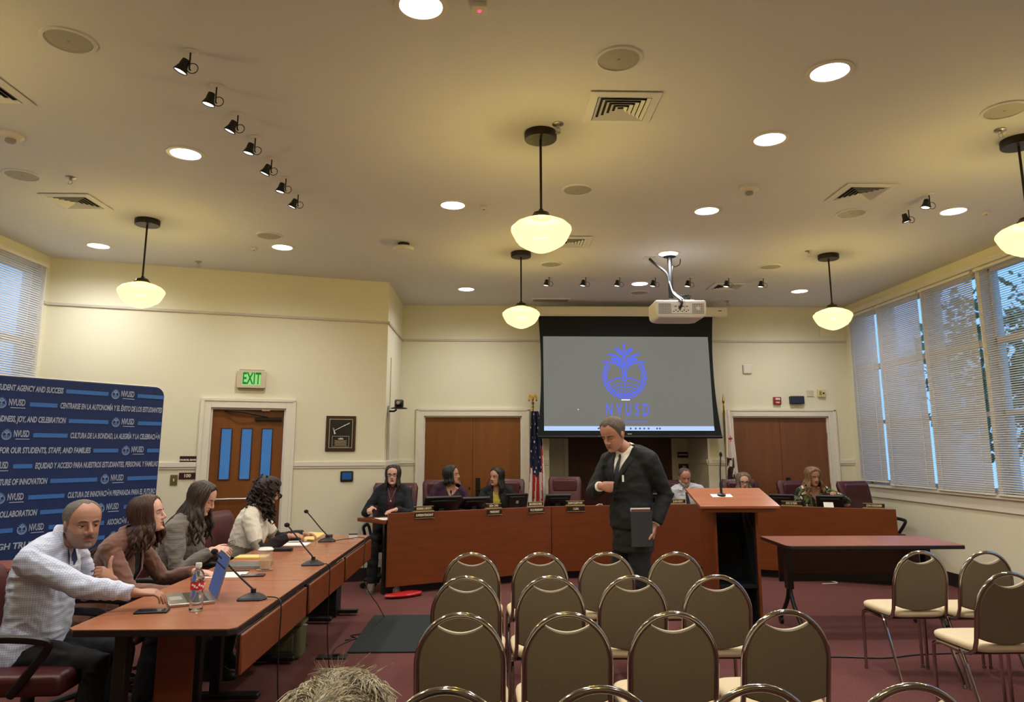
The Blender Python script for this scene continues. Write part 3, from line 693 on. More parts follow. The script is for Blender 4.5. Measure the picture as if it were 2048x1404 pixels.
# ------------------------------------------------------------ executive chairs
def exec_chair(loc, rz, label, h=1.07, group='high backed maroon chairs at the dais', pillow=True, w=.50, taper=.0):
    """front faces local +y"""
    t = thing('executive_chair', label, 'chair', loc, rz, group)
    MB().box((0, .02, .455), (w - .02, .50, .10)).build('seat', 'maroon', t, bevel=.035, seg=4)
    rings = []; N = 14
    for i in range(N):
        k = i / (N - 1); z = .46 + (h - .46) * k; y = -.235 - .10 * k + .03 * math.sin(k * PI); hw = (w / 2) * (1 - .10 * (1 - k)) * (1 - taper * k * k); 
        if k > .93: hw *= .97
        if i == N - 1: z = h; hw *= .93
        th_ = .055 if i not in (0, N - 1) else .03
        ring = []
        for q in range(20):
            an = 2 * PI * q / 20; cx = math.cos(an); sy = math.sin(an); ex = .35
            ring.append((hw * math.copysign(abs(cx) ** ex, cx), y + th_ * math.copysign(abs(sy) ** .6, sy) * (.9), z))
        rings.append(ring)
    MB().loft(rings).build('backrest', 'maroon', t, smooth=50)
    if pillow: MB().box((0, -.262, h - .115), (w - .13, .06, .17)).build('headrest_pillow', 'maroon', t, bevel=.028, seg=4)
    for sx_ in (-1, 1):
        MB().tube(bez([(sx_ * .25, -.20, .50), (sx_ * .29, -.22, .64), (sx_ * .29, -.05, .675), (sx_ * .285, .17, .665), (sx_ * .27, .2, .62), (sx_ * .25, .05, .42)], 5), .017, 8, flat=(1, 1.2)).build('armrest', 'black', t)
    MB().cyl((0, 0, .12), (0, 0, .41), .03).box((0, 0, .40), (.28, .28, .02)).build('gas_column', 'black', t)
    for i in range(5):
        a = i * 2 * PI / 5 + .3; c_, s_ = math.cos(a), math.sin(a)
        lg = MB().tube([(0, 0, .13), (c_ * .15, s_ * .15, .11), (c_ * .29, s_ * .29, .085)], [.026, .022, .016], 8).build('leg', 'black', t)
        MB().cyl((c_ * .3 - s_ * .014, s_ * .3 + c_ * .014, .03), (c_ * .3 + s_ * .014, s_ * .3 - c_ * .014, .03), .03, 14).build('caster', 'black', lg)
    return t
exec_chair((-1.15, 8.54, 0), PI + .0, 'high backed maroon chair of the woman in dark blazer, at the left dais end', 1.13, w=.54)
exec_chair((-.62, 9.22, 0), PI + .05, 'high backed maroon chair of the woman in purple sweater', 1.14, w=.52)
exec_chair((.16, 9.72, 0), PI - .1, 'high backed maroon chair of the woman in black with yellow shirt', 1.13, w=.52)
exec_chair((.96, 9.72, 0), PI - .12, 'empty high backed maroon chair right of the striped flag', 1.16, w=.46)
exec_chair((2.62, 10.02, 0), PI, 'high backed maroon chair of the bearded man, under the recess signs', 1.1, w=.52)
exec_chair((3.43, 9.80, 0), PI, 'high backed maroon chair of the woman in glasses behind the lectern', 1.12, w=.52)
exec_chair((4.16, 9.62, 0), PI + .12, 'high backed maroon chair of the woman in floral blouse', 1.11, w=.52)
exec_chair((4.78, 9.15, 0), PI + .3, 'empty high backed maroon chair at the right end of the dais', 1.12, w=.5)

# ------------------------------------------------------------ left tables
TX0, TX1, TZ = -1.875, -1.135, .74
def flip_table(y0, y1, label, taper=True, nb=0):
    t = thing('training_table', label, 'table', (0, 0, 0), 0, 'cherry laminate tables in a row at the left')
    c = .035 if nb else .0
    poly = [(TX0 + c, y0), (TX1 - .03, y0), (TX1, y0 + .03), (TX1, y1), (TX0, y1), (TX0, y0 + c)] if nb else [(TX0, y0), (TX1, y0), (TX1, y1), (TX0, y1)]
    MB().prism(poly, TZ - .004, TZ).build('top', 'cherry_top', t, smooth=0)
    ins = .0
    MB().prism(poly, TZ - .032, TZ - .0045).build('edge_band', 'black_edge', t, bevel=.004)
    MB().b2(TX1 + .004, TX1 + .022, y0 + .05, y1 - .02, TZ - .21, TZ - .035).build('modesty_panel', 'cherry', t, bevel=.008)
    MB().b2(TX1 - .003, TX1 + .004, y0 + .045, y1 - .015, TZ - .215, TZ - .034).build('panel_edge', 'black_edge', t, bevel=.002)
    if nb: MB().b2(-1.60, -1.42, 3.70, 3.72, .33, .705).build('end_panel', 'cherry', t, bevel=.008)
    for yy in (y0 + .16, y1 - .16):
        MB().b2(-1.72, -1.66, yy - .03, yy + .03, .05, TZ - .03).build('leg', 'black', t, bevel=.006)
        MB().b2(-1.95, -1.42, yy - .035, yy + .035, 0.02, .055).build('foot', 'black', t, bevel=.01)
    return t
flip_table(3.40, 4.615, 'nearest cherry table at the left, under laptop and water bottle', nb=1)
flip_table(4.62, 5.745, 'middle cherry table of the left row, under the iced coffee cup')
flip_table(5.75, 6.97, 'farthest cherry table of the left row, next to the dais end')
for (x, y, rz, lab, w_, h_) in ((-2.24, 3.80, -PI / 2 + .05, 'maroon chair at the left picture edge behind the man in checked shirt', .5, .95), (-2.30, 4.68, -PI / 2, 'maroon chair of the woman in brown jacket', .5, .90),
                      (-2.17, 5.38, -PI / 2 + .1, 'maroon chair of the woman in grey sweater', .5, 1.0), (-2.04, 6.30, -PI / 2 - .25, 'maroon chair of the curly haired woman in white', .5, 1.0)):
    exec_chair((x, y, 0), rz, lab, h_, 'maroon office chairs at the left tables', False, w_, .12)
# credenza at the far left in front of the banner
t = thing('side_table', 'low red brown table at the left picture edge before the banner', 'table', (0, 0, 0))
q0 = Vector((-3.22, 5.15, 0)); u0 = Vector((-.72, -.69, 0)).normalized(); n0 = Vector((u0.y, -u0.x, 0)) * -1
u0 = Vector((-1, -.25, 0)).normalized(); n0 = Vector((-u0.y, u0.x, 0)) * -1
def quadp(a, b, c_, d): return [((q0 + u0 * s_ + n0 * n_).x, (q0 + u0 * s_ + n0 * n_).y) for s_, n_ in ((a, c_), (b, c_), (b, d), (a, d))]
MB().prism(quadp(0, .72, 0, .42), .715, .735).build('top', 'cherry_top2', t); MB().prism(quadp(-.01, .73, -.01, .43), .69, .714).build('edge_band', 'black_edge', t)
MB().prism(quadp(.04, .68, .02, .05), .18, .69).build('front_panel', 'cherry', t)
for s_ in (.06, .64): MB().prism(quadp(s_, s_ + .04, .06, .40), .0, .69).build('leg', 'black', t)

# right folding table
t = thing('folding_table', 'narrow rosy laminate folding table between lectern and right chairs', 'table', (0, 0, 0))
tp = [(2.47, 6.79), (2.44, 6.13), (2.47, 6.10), (3.93, 6.10), (3.95, 6.13), (3.955, 6.79)]
MB().prism(tp, .736, .74).build('top', 'cherry_top2', t, smooth=0); MB().prism(tp, .708, .7355).build('edge_band', 'black_edge', t, bevel=.004)
M['dark_panel'] = wood('dark_modesty_panel', (64, 24, 20), (78, 30, 24), (3, 3, 20), .45)
MB().b2(2.56, 3.84, 6.62, 6.635, .43, .70).build('modesty_panel', 'dark_panel', t); MB().b2(2.56, 3.84, 6.615, 6.64, .37, .43).build('stretcher', 'black', t)
for x in (2.58, 3.80):
    MB().b2(x - .025, x + .025, 6.42, 6.50, .34, .71).build('leg_post', 'black', t)
    for s_ in (-1, 1):
        lg = MB().tube(bez([(x, 6.46 + s_ * .01, .42), (x, 6.46 + s_ * .05, .25), (x, 6.46 + s_ * .22, .07)], 5), .018, 8).build('leg', 'black', t)
        MB().cyl((x - .012, 6.46 + s_ * .23, .032), (x + .012, 6.46 + s_ * .23, .032), .032, 14).build('caster', 'black', lg)

# lectern
t = thing('lectern', 'tall cherry wood lectern with sloped top and dark open shelves', 'lectern', (0, 0, 0))
bx0, bx1, by0, by1 = 1.845, 2.215, 6.12, 6.52
for a, b in ((bx0, bx0 + .022), (bx1 - .022, bx1)):
    MB().add([(x, y, z) for x in (a, b) for y, z in ((by0, .04), (by1, .04), (by1, 1.13), (by0, 1.05))], [(0, 3, 2, 1), (4, 5, 6, 7), (0, 4, 7, 3), (1, 2, 6, 5), (0, 1, 5, 4), (3, 7, 6, 2)]).build('side_panel', 'cherry', t)
MB().b2(bx0 + .022, bx1 - .022, by1 - .022, by1, .04, 1.12).build('front_panel', 'cherry', t)
M['shelf_dark'] = mat('black_shelf', (20, 22, 26), .4)
MB().b2(bx0 + .023, bx1 - .023, by0 + .02, by1 - .024, .40, .42).build('shelf', 'shelf_dark', t); MB().b2(bx0 + .023, bx1 - .023, by0 + .02, by1 - .024, .06, .08).build('shelf', 'shelf_dark', t)
MB().b2(bx0 + .023, bx0 + .03, by0 + .03, by1 - .03, .08, 1.0).b2(bx1 - .03, bx1 - .023, by0 + .03, by1 - .03, .08, 1.0).b2(bx0 + .03, bx1 - .03, by1 - .03, by1 - .0225, .08, 1.0).build('inner_lining', 'black_matte', t)
MB().b2(bx0 - .02, bx1 + .02, by0 - .02, by1 + .02, 0, .04).build('base', 'black', t, bevel=.01)
a_ = math.atan2(.12, .45); ra = Matrix.Rotation(a_, 3, 'X'); lc = Vector((2.032, 6.225, 1.118))
MB().box(lc, (.66, .47, .024), rot=ra).build('reading_board', 'cherry_top', t, bevel=.004)
MB().box(lc + ra @ Vector((0, -.005, -.03)), (.60, .44, .034), rot=ra).build('board_edge', 'cherry', t, bevel=.003)
lect_top = lambda x, y: lc + ra @ Vector((x, y, .012))
q_ = lect_top(-.075, .02)
o = MB().box((0, 0, .0015), (.175, .075, .003)).build('paper_slip', 'paper'); o.location = q_; o.rotation_euler = (a_, 0, 0); tag(o, 'white paper slip under the lectern microphone', 'paper')
t = thing('gooseneck_microphone', 'tall black microphone standing on the lectern top', 'microphone', q_ + Vector((0, 0, .003)))
MB().lathe([(.001, 0), (.036, .0), (.034, .014), (.018, .022), (.001, .022)], seg=20, rot=ra).build('base', 'black', t)
MB().tube(bez([(0, 0, .02), (-.003, 0, .10), (.0, 0, .22), (.012, .01, .33)], 6), [.011] * 7 + [.006] * 12, 8).build('gooseneck', 'black', t); MB().ell((.014, .012, .345), (.013, .013, .022)).build('capsule', 'black_matte', t)

# ------------------------------------------------------------ stacking chairs
def stack_chair():
    """front faces local +y"""
    t = thing('stacking_chair', '', 'chair')
    hw = .18; zt = .86 - .012; zs = .645
    def arch(t_):  # t_ 0..1 over the bow
        a = PI * t_; return (-hw * math.cos(a), zs + (zt - zs) * math.sin(a))
    yb = lambda z: -.155 - .075 * max(0, (z - .42)) / .43
    pts = [(-hw - .012, -.06, .405), (-hw - .01, -.12, .408), (-hw - .004, -.15, .43)] + [(-hw, yb(z), z) for z in (.48, .54, .60)]
    pts += [(x, yb(z), z) for x, z in (arch(i / 24) for i in range(25))]
    pts += [(hw, yb(z), z) for z in (.60, .54, .48)] + [(hw + .004, -.15, .43), (hw + .01, -.12, .408), (hw + .012, -.06, .405)]
    MB().tube(pts, .0118, 10, up=(0, 1, 0)).build('back_frame', 'chrome', t)
    # backrest pad: bottom bulges down, scooped top
    ins = .008; out = []
    for i in range(13): # bottom from left to right
        u = -1 + 2 * i / 12; out.append((u * (hw - ins), .497 - .035 * (1 - u * u)))
    a0 = R(57)
    for i in range(15):
        a = a0 * i / 14; out.append(((hw - ins) * math.cos(a), zs + (zt - zs - .014) * math.sin(a)))
    xe, ze = out[-1]
    for i in range(1, 12):
        u = 1 - 2 * i / 12; out.append((u * xe, ze - .030 * (1 - u * u)))
    for i in range(15):
        a = a0 * (14 - i) / 14; out.append((-(hw - ins) * math.cos(a), zs + (zt - zs - .014) * math.sin(a)))
    n = len(out)
    def ring(dy, sc): 
        cx, cz = 0, .64
        return [(cx + (x - cx) * sc, yb(z) + dy, cz + (z - cz) * sc) for x, z in out]
    mb = MB(); mb.loft([ring(-.012, .965), ring(-.006, 1.0), ring(.004, 1.0)], 0, cap=False); k = len(mb.v)
    r0 = ring(-.012, .965); mb.add(r0, [tuple(reversed(range(n)))]); mb.loft([ring(.004, 1.0), ring(.018, 1.0), ring(.026, .955)], 1, cap=False); mb.add(ring(.026, .955), [tuple(range(n))], 1)
    mb.build('backrest', ['taupe', 'beige'], t, smooth=50)
    # seat
    rings = []
    for z, sc in ((.418, .93), (.424, .985), (.44, 1.0), (.452, .985), (.460, .93), (.463, .80)):
        rg = []
        for q in range(28):
            a = 2 * PI * q / 28; cx, sy = math.cos(a), math.sin(a); e_ = .42
            x = .205 * math.copysign(abs(cx) ** e_, cx); y = .205 * math.copysign(abs(sy) ** e_, sy)
            wd = 1.0 + .04 * (y / .2); rg.append((x * sc * wd, .035 + y * sc, z))
        rings.append(rg)
    MB().loft(rings).build('seat', 'beige', t, smooth=60)
    MB().b2(-.18, .18, -.14, .20, .408, .418).build('seat_pan', 'black', t)
    for sx_ in (-1, 1):
        MB().tube(bez([(sx_ * .192, -.10, .405), (sx_ * .196, .12, .405), (sx_ * .20, .185, .39), (sx_ * .202, .20, .34), (sx_ * .205, .205, .012)], 5), .0105, 8).tube([(sx_ * .205, .205, 0), (sx_ * .205, .205, .02)], .013, 8).build('leg', 'chrome', t)
        MB().tube(bez([(sx_ * .192, .10, .40), (sx_ * .196, -.03, .397), (sx_ * .20, -.075, .375), (sx_ * .205, -.24, .012)], 5), .0115, 8, flat=(1, .8)).tube([(sx_ * .205, -.244, 0), (sx_ * .205, -.24, .02)], .013, 8).build('leg', 'chrome', t)
    MB().cyl((-.195, -.07, .395), (.195, -.07, .395), .008, 8).cyl((-.2, .17, .39), (.2, .17, .39), .008, 8).build('cross_bar', 'chrome', t)
    return t
cx_ = [-.128, .318, .764, 1.222]
rows = [(2.20, 'in the row nearest the photographer'), (3.15, 'in the second audience row'), (4.03, 'in the third audience row'), (4.92, 'in the fourth audience row, nearest the dais')]
pos = ['leftmost', 'second from left', 'third from left', 'right end']
grp = 'stacking chairs of the central audience rows'
base = None
for ri, (yb_, rl) in enumerate(rows):
    for ci, x in enumerate(cx_):
        xx = x + (.0 if ri != 1 or ci != 3 else .02); lab = '%s taupe backed stacking chair %s' % (pos[ci], rl); jit = random.uniform(-.03, .03)
        if base is None: base = stack_chair(); base['group'] = grp; base['label'] = lab; base.location = (xx, yb_ + .22, 0)
        else: dup(base, (xx, yb_ + .22 + (.02 if (ri, ci) == (1, 3) else 0), 0), jit, lab, grp)
g2 = 'stacking chairs of the right audience block'
for x, y, lab in ((2.86, 4.93, 'far left taupe stacking chair of the right block, before the folding table'), (3.285, 4.90, 'taupe stacking chair in the far right block row, second from left'), (3.735, 4.90, 'taupe stacking chair at the right picture edge, back row of the right block'),
                  (2.85, 4.08, 'taupe stacking chair in the nearer row of the right block, with crossed legs behind'), (3.30, 4.08, 'stacking chair mostly outside the right edge, only its seat corner shows')):
    dup(base, (x, y + .22, 0), random.uniform(.0, .03), lab, g2)
dup(base, (-.285, 1.17 + .22, 0), .02, 'taupe stacking chair carrying the grey haired person at the bottom', 'audience chair in use')
tag(bpy.data.objects['stacking_chair'], None, 'chair')

# ------------------------------------------------------------ projection screen
M['screen_grey'] = emis('projected_grey_image', (124, 124, 116), .92)
M['screen_blue'] = emis('projected_blue_lines', (98, 110, 232), 1.05); M['screen_blue2'] = emis('projected_bright_blue', (86, 104, 240), 1.1)
M['screen_bar'] = emis('projected_taskbar', (176, 204, 250), 1.1); M['screen_border'] = mat('black_screen_border', (14, 20, 26), 0.85)
M['screen_white'] = emis('projected_white', (235, 240, 255), 1.1)
SY = 10.08
t = thing('projection_screen', 'wide lowered projection screen showing a blue tree emblem on grey', 'screen', (0, 0, 0))
MB().b2(.62, 3.36, SY - .06, SY + .10, 3.405, 3.54).build('case', 'trim', t, bevel=.02, seg=3)
MB().b2(.60, 3.38, SY - .062, SY - .055, 3.395, 3.41).build('case_lip', 'white_plastic', t)
for z_ in (0,): MB().b2(3.22, 3.27, SY - .064, SY - .06, 3.475, 3.485).build('maker_badge', 'black', t)
# border cloth with concave sides and image area
def side(z, s_):  # tab-tensioned sides curve inwards
    k = (z - 1.71) / (3.40 - 1.71)
    return .632 + .187 * k - .169 * k * k if s_ < 0 else 3.21 - .258 * k + .203 * k * k
zs_ = [1.71 + i * (3.40 - 1.71) / 16 for i in range(17)]
mb = MB(); fr = [(side(z, -1), SY, z) for z in zs_] + [(side(z, 1), SY, z) for z in reversed(zs_)]; n = len(fr)
mb.add(fr + [(x, y + .004, z) for x, y, z in fr], [tuple(range(n)), tuple(reversed(range(n, 2 * n)))] + [(i, (i + 1) % n, n + (i + 1) % n, n + i) for i in range(n)])
mb.build('border_cloth', 'screen_border', t, smooth=0)
iz0, iz1 = 1.785, 3.11
L_ = lambda z: .722 - .004 * (z - iz0); R_ = lambda z: 3.072 + .03 * (1 - (z - iz0) / (iz1 - iz0))
def quad(mb, a, b, c, d, y): mb.add([(p[0], y, p[1]) for p in (a, b, c, d)], [(0, 1, 2, 3)])
mb = MB(); quad(mb, (L_(iz0), iz0 + .062), (R_(iz0), iz0 + .062), (R_(iz1), iz1), (L_(iz1), iz1), SY - .002); mb.build('image_area', 'screen_grey', t, smooth=0)
mb = MB(); quad(mb, (L_(iz0), iz0), (R_(iz0) + .005, iz0), (R_(iz0), iz0 + .062), (L_(iz0), iz0 + .062), SY - .002); mb.build('taskbar', 'screen_bar', t, smooth=0)
mb = MB()
for i, x in enumerate((1.48, 1.56, 1.93, 2.0, 2.06, 2.12, 2.18, 2.3, 2.34)): mb.box((x, SY - .003, iz0 + .03), (.022, .001, .022))
mb.build('taskbar_icons', mat('taskbar_icon_blue', (70, 90, 130), .6), t, smooth=0)
MB().tube([(.63, SY, 1.70), (3.21, SY, 1.70)], .022, 10, flat=(1, 1)).build('weight_bar', 'black', t); MB().b2(1.88, 1.94, SY - .024, SY - .02, 1.735, 1.745).build('pull_tab', 'white_plastic', t)
MB().add([(1.195, SY - .004, 2.09), (1.21, SY - .004, 2.075), (1.195, SY - .004, 2.068)], [(0, 1, 2)]).build('mouse_cursor', 'screen_white', t, smooth=0)
# emblem, lines as thin ribbons of light on the screen
def ribbon(mb, pts, w, y, ox, oz, sc, closed=False):
    P = [Vector((p[0], p[1])) for p in pts]; n = len(P); a = []; b = []
    for i in range(n):
        if closed: d = P[(i + 1) % n] - P[i - 1]
        else: d = P[min(n - 1, i + 1)] - P[max(0, i - 1)]
        d = d.normalized() if d.length > 1e-9 else Vector((1, 0)); nn = Vector((-d.y, d.x)) * w / 2
        ww = nn; a.append(P[i] + ww); b.append(P[i] - ww)
    vs_ = [(ox + p.x * sc, y, oz + p.y * sc) for p in a + b]; m_ = n if closed else n - 1
    mb.add(vs_, [(i, (i + 1) % n, n + (i + 1) % n, n + i) for i in range(m_)])
def emblem(ox, oz, sc, y, addr):
    """tree over a ring with furrowed field; unit = ring radius"""
    mb = MB(); rb = lambda pts, w=.05, closed=False: addr(mb, pts, w, closed)
    arc = lambda r, a0, a1, n=40: [(r * math.cos(R(a0 + (a1 - a0) * i / n)), r * math.sin(R(a0 + (a1 - a0) * i / n))) for i in range(n + 1)]
    rb(arc(1.0, 142, 398), .06); rb(arc(.83, 143, 397), .055); rb(arc(.915, 142, 398), .035)
    for s_ in (-1, 1):
        rb([(s_ * x, z) for x, z in ((.78, -.27), (.6, -.20), (.42, -.10), (.25, -.06), (.12, -.10), (.03, -.20))], .06)
        rb([(s_ * x, z) for x, z in ((.07, -.08), (.085, .1), (.10, .3), (.17, .45), (.30, .55))], .06)
        for j, (z0_, w_) in enumerate(((-.36, .66), (-.52, .60), (-.67, .47), (-.80, .34))):
            rb([(s_ * (.08 + (w_ - .08) * k / 6), z0_ + .10 * math.sin(PI * (k / 6 * .62 + .22)) - .05 - .13 * (k / 6) ** 2) for k in range(7)], .045)
    rb([(0, -.16), (0, -.83)], .05); rb([(0, .0), (0, .35)], .05)
    # crown: a straight leader and four curved boughs a side, set with leaves
    def leaf(c, d, l_, w_):
        n_ = Vector((-d.y, d.x)); rb([tuple(c + d * l_ * k) for k in (0, .5, 1.0)], w_)
    boughs = [[(0, .40), (0, .8), (0, 1.2), (0, 1.56)]]
    for s_ in (-1, 1):
        boughs += [[(s_ * .04, .42), (s_ * .24, .55), (s_ * .55, .655), (s_ * 1.0, .67)], [(s_ * .02, .52), (s_ * .20, .80), (s_ * .44, .97), (s_ * .74, 1.03)], [(0, .86), (s_ * .12, 1.06), (s_ * .25, 1.2), (s_ * .39, 1.30)], [(s_ * .03, .46), (s_ * .22, .68), (s_ * .40, .80), (s_ * .58, .80)]]
    for bi, bp in enumerate(boughs):
        cv = [Vector((q.x, q.y)) for q in bez([(p[0], p[1], 0) for p in bp], 6)]; rb([tuple(c) for c in cv], .04)
        for k in range(5 if bi else 4, len(cv) - 1, 2):
            d = (cv[k + 1] - cv[k]).normalized(); n_ = Vector((-d.y, d.x)); u = k / len(cv)
            for s2 in (-1, 1): leaf(cv[k], (d * .8 + n_ * s2).normalized(), .135 - .07 * u, .042)
    return mb
EX, EZ, ES = 1.862, 2.543, .305
ad = lambda mb, pts, w, closed: ribbon(mb, pts, w, SY - .004, EX, EZ, ES, closed)
emblem(0, 0, 1, 0, ad).build('tree_emblem', 'screen_blue2', t, smooth=0, recalc=False)
mb = MB(); put_text(mb, 'NVUSD', (1.893, SY - .004, 2.068), (1, 0, 0), (0, 0, 1), .245, xs=.52, bold=.004, depth=.0005, space=1.75); mb.build('lettering', 'screen_blue', t, smooth=0)
mb = MB(); put_text(mb, 'INNOVATE  INSPIRE  EMPOWER', (2.0, SY - .004, 1.91), (1, 0, 0), (0, 0, 1), .04, xs=.62, depth=.0005); mb.build('small_lettering', 'screen_blue', t, smooth=0)
MB().b2(1.81, 1.93, SY - .005, SY - .003, 2.205, 2.22).build('caption_mark', 'screen_white', t)

# projector
t = thing('ceiling_projector', 'white projector hanging from a black ceiling pole before the screen', 'projector', (0, 0, 0))
PX, PYc, PZ = 1.99, 7.62, 2.99
RZp = Matrix.Rotation(R(0), 3, 'Z')
bx = MB(); w, d, h = .54, .42, .19
o8 = [(-w / 2, -d / 2 + .0), (w / 2, -d / 2), (w / 2 + .0, d / 2 - .06), (w / 2 - .06, d / 2), (-w / 2 + .06, d / 2), (-w / 2, d / 2 - .06)]
bx.loft([[(PX + x * s_, PYc + y * s_, PZ + z) for x, y in o8] for z, s_ in ((-h / 2, .86), (-h / 2 + .03, .97), (-.01, 1.0), (h / 2 - .02, 1.0), (h / 2, .97))])
bx.build('housing', 'white_plastic', t, bevel=.012, seg=3)
fy = PYc - d / 2 - .002
MB().b2(PX - .24, PX - .11, fy - .002, fy + .004, PZ - .05, PZ + .06).build('vent_grille', 'grey_plastic', t)
MB().b2(PX + .12, PX + .24, fy - .002, fy + .004, PZ - .05, PZ + .06).build('fan_grille', 'grey_plastic', t)
g = MB()
for i in range(7): g.b2(PX - .235 + i * .018, PX - .233 + i * .018, fy - .004, fy, PZ - .05, PZ + .06)
for i in range(6): g.b2(PX - .24, PX - .11, fy - .004, fy, PZ - .045 + i * .02, PZ - .043 + i * .02); g.b2(PX + .12, PX + .24, fy - .004, fy, PZ - .045 + i * .02, PZ - .042 + i * .02)
for i in range(5): g.b2(PX + .13 + i * .024, PX + .133 + i * .024, fy - .004, fy, PZ - .05, PZ + .06)
g.build('grille_bars', 'white_plastic', t)
g = MB(); g.box((PX + .0, fy - .001, PZ), (.2, .004, .1)); g.build('connector_panel', 'white_plastic', t)
g = MB()
for i in range(8): g.box((PX - .08 + i * .022, fy - .004, PZ - .03 + (i % 2) * .015), (.014, .006, .008))
for i in range(4): g.box((PX - .06 + i * .04, fy - .004, PZ + .025), (.02, .006, .009))
g.build('connectors', 'black', t)
MB().cyl((PX + .18, fy - .008, PZ + .005), (PX + .18, fy, PZ + .005), .022).build('lamp_cover_knob', 'white_plastic', t)
MB().cyl((PX - .05, PYc + .0, PZ + h / 2 + .02), (PX - .05, PYc, CEIL), .026, 16).cyl((PX - .05, PYc, CEIL - .01), (PX - .05, PYc, CEIL), .07).build('pole', 'black', t)
MB().b2(PX - .15, PX + .08, PYc - .09, PYc + .09, PZ + h / 2, PZ + h / 2 + .012).b2(PX - .08, PX - .0, PYc - .04, PYc + .04, PZ + h / 2 + .01, PZ + h / 2 + .05).build('mount_plate', 'steel', t)
MB().tube(bez([(PX - .26, PYc + .05, CEIL - .02), (PX - .2, PYc, CEIL - .10), (PX - .1, PYc - .03, CEIL - .2), (PX - .07, PYc - .05, CEIL - .32), (PX - .05, PYc - .12, PZ + .18), (PX + .0, fy - .03, PZ + .07), (PX - .02, fy - .01, PZ - .0)], 7), .014, 8).build('cable_bundle', 'black', t)
MB().tube(bez([(PX - .08, PYc - .06, CEIL - .3), (PX - .04, PYc - .1, PZ + .2), (PX + .03, fy - .03, PZ + .08), (PX + .04, fy, PZ)], 6), .006, 6).build('cable', 'white_plastic', t)
MB().tube(bez([(PX + .07, PYc, CEIL - .03), (PX + .06, PYc, CEIL - .09), (PX + .01, PYc, CEIL - .12), (PX - .03, PYc - .03, CEIL - .14), (PX - .02, PYc, PZ + .25), (PX + .06, PYc - .1, PZ + .16), (PX + .12, PYc - .12, PZ + .1)], 6), .0055, 6).build('cable', 'black', t)
for k_ in range(3): MB().tube(bez([(PX - .02 + .03 * k_, PYc - .05, PZ + .11), (PX + .04 + .03 * k_, PYc - .1, PZ + .17), (PX + .10 + .02 * k_, PYc - .1, PZ + .15), (PX + .1, PYc - .05, PZ + .10)], 6), .006, 6).build('cable', 'black', t)
MB().box((PX + .12, PYc - .1, PZ + .105), (.10, .05, .025)).build('cable_box', 'white_plastic', t)
MB().b2(PX - .32, PX - .2, PYc, PYc + .12, CEIL - .012, CEIL).build('ceiling_plate', 'white_plastic', t)

# ------------------------------------------------------------ flags
M['flag_navy'] = mat('navy_flag_cloth', (22, 28, 66), .8); M['flag_red'] = mat('red_flag_cloth', (172, 34, 32), .8); M['flag_white'] = mat('white_flag_cloth', (226, 216, 208), .8)
M['flag_brown'] = mat('brown_bear_cloth', (58, 32, 20), .8); M['flag_green'] = mat('green_flag_cloth', (80, 96, 50), .8)
def hanging_cloth(x, y, z0, z1, w0, w1, paint, name, parent, folds=5, drift=0.0):
    """gathered flag: folded sheet hanging; paint(u, v) -> material index"""
    nu, nv = 60, 54; mb = MB(); vs_ = []
    for j in range(nv + 1):
        v = j / nv; z = z1 + (z0 - z1) * v; w = w0 + (w1 - w0) * v ** .7
        for i in range(nu + 1):
            u = i / nu; ph = folds * PI * u
            zz = z - .05 * math.sin(u * PI) * v
            vs_.append((x - w * .25 + w * u + .012 * math.sin(ph * 2 + v * 2) + drift * v, y - (.015 + .035 * v) * math.sin(ph + .6 * v), zz))
    fs = []; ms = []
    for j in range(nv):
        for i in range(nu):
            fs.append((j * (nu + 1) + i, j * (nu + 1) + i + 1, (j + 1) * (nu + 1) + i + 1, (j + 1) * (nu + 1) + i)); ms.append(paint((i + .5) / nu, (j + .5) / nv))
    mb.v = vs_; mb.f = fs; mb.m = ms
    return mb.build(name, ['flag_navy', 'flag_white', 'flag_red', 'flag_brown', 'flag_green'], parent, smooth=80, recalc=False)
def us(u, v):
    edge = .47 + .14 * math.sin(u * 3)
    if v < edge and not (u > .82 and v > .35):
        a = (u * 9 + (int(v * 22) % 2) * .5) % 1; b = (v * 22) % 1
        return 1 if (abs(a - .5) < .13 and abs(b - .5) < .2 and (int(u * 9) + int(v * 22)) % 3 == 0) else 0
    return 2 if int((u * 7.5 + v * 1.6)) % 2 else 1
FX, FY = .575, 10.25
t = thing('flag', 'furled stars and stripes flag on a gold pole left of the screen', 'flag', (FX, FY, 0))
MB().cyl((0, 0, .02), (0, 0, 2.12), .013, 10).build('pole', 'brass', t)
MB().lathe([(.001, 0), (.15, 0), (.15, .02), (.05, .06), (.02, .10), (.001, .1)]).build('base', 'brass', t)
g = MB().lathe([(.001, 2.10), (.02, 2.12), (.012, 2.15), (.024, 2.18), (.008, 2.2), (.001, 2.2)], seg=12); g.ell((0, 0, 2.235), (.016, .014, .035))
for s_ in (-1, 1): g.tube(bez([(0, 0, 2.24), (s_ * .035, 0, 2.285), (s_ * .05, 0, 2.25), (s_ * .055, 0, 2.2)], 4), [.012] * 12 + [.004], 6, flat=(1, .5))
g.build('eagle_finial', 'brass', t)
hanging_cloth(.0, -.035, .62, 2.06, .10, .27, us, 'cloth', t, 5, -.02)
def ca(u, v):
    if abs(u - .62) < .16 and abs(v - .27) < .035 and abs(u - .62) / .16 + abs(v - .27) / .035 < 1.1: return 2
    if .05 < u < .8 and .44 < v < .66 and noise.noise(Vector((u * 5, v * 16, 3))) > -.18: return 3
    if v > .66 and v < .74 and u < .7: return 4
    if v > .90: return 2
    return 1
t = thing('flag', 'furled white flag with a brown bear on a pole right of the screen', 'flag', (3.31, 10.26, 0))
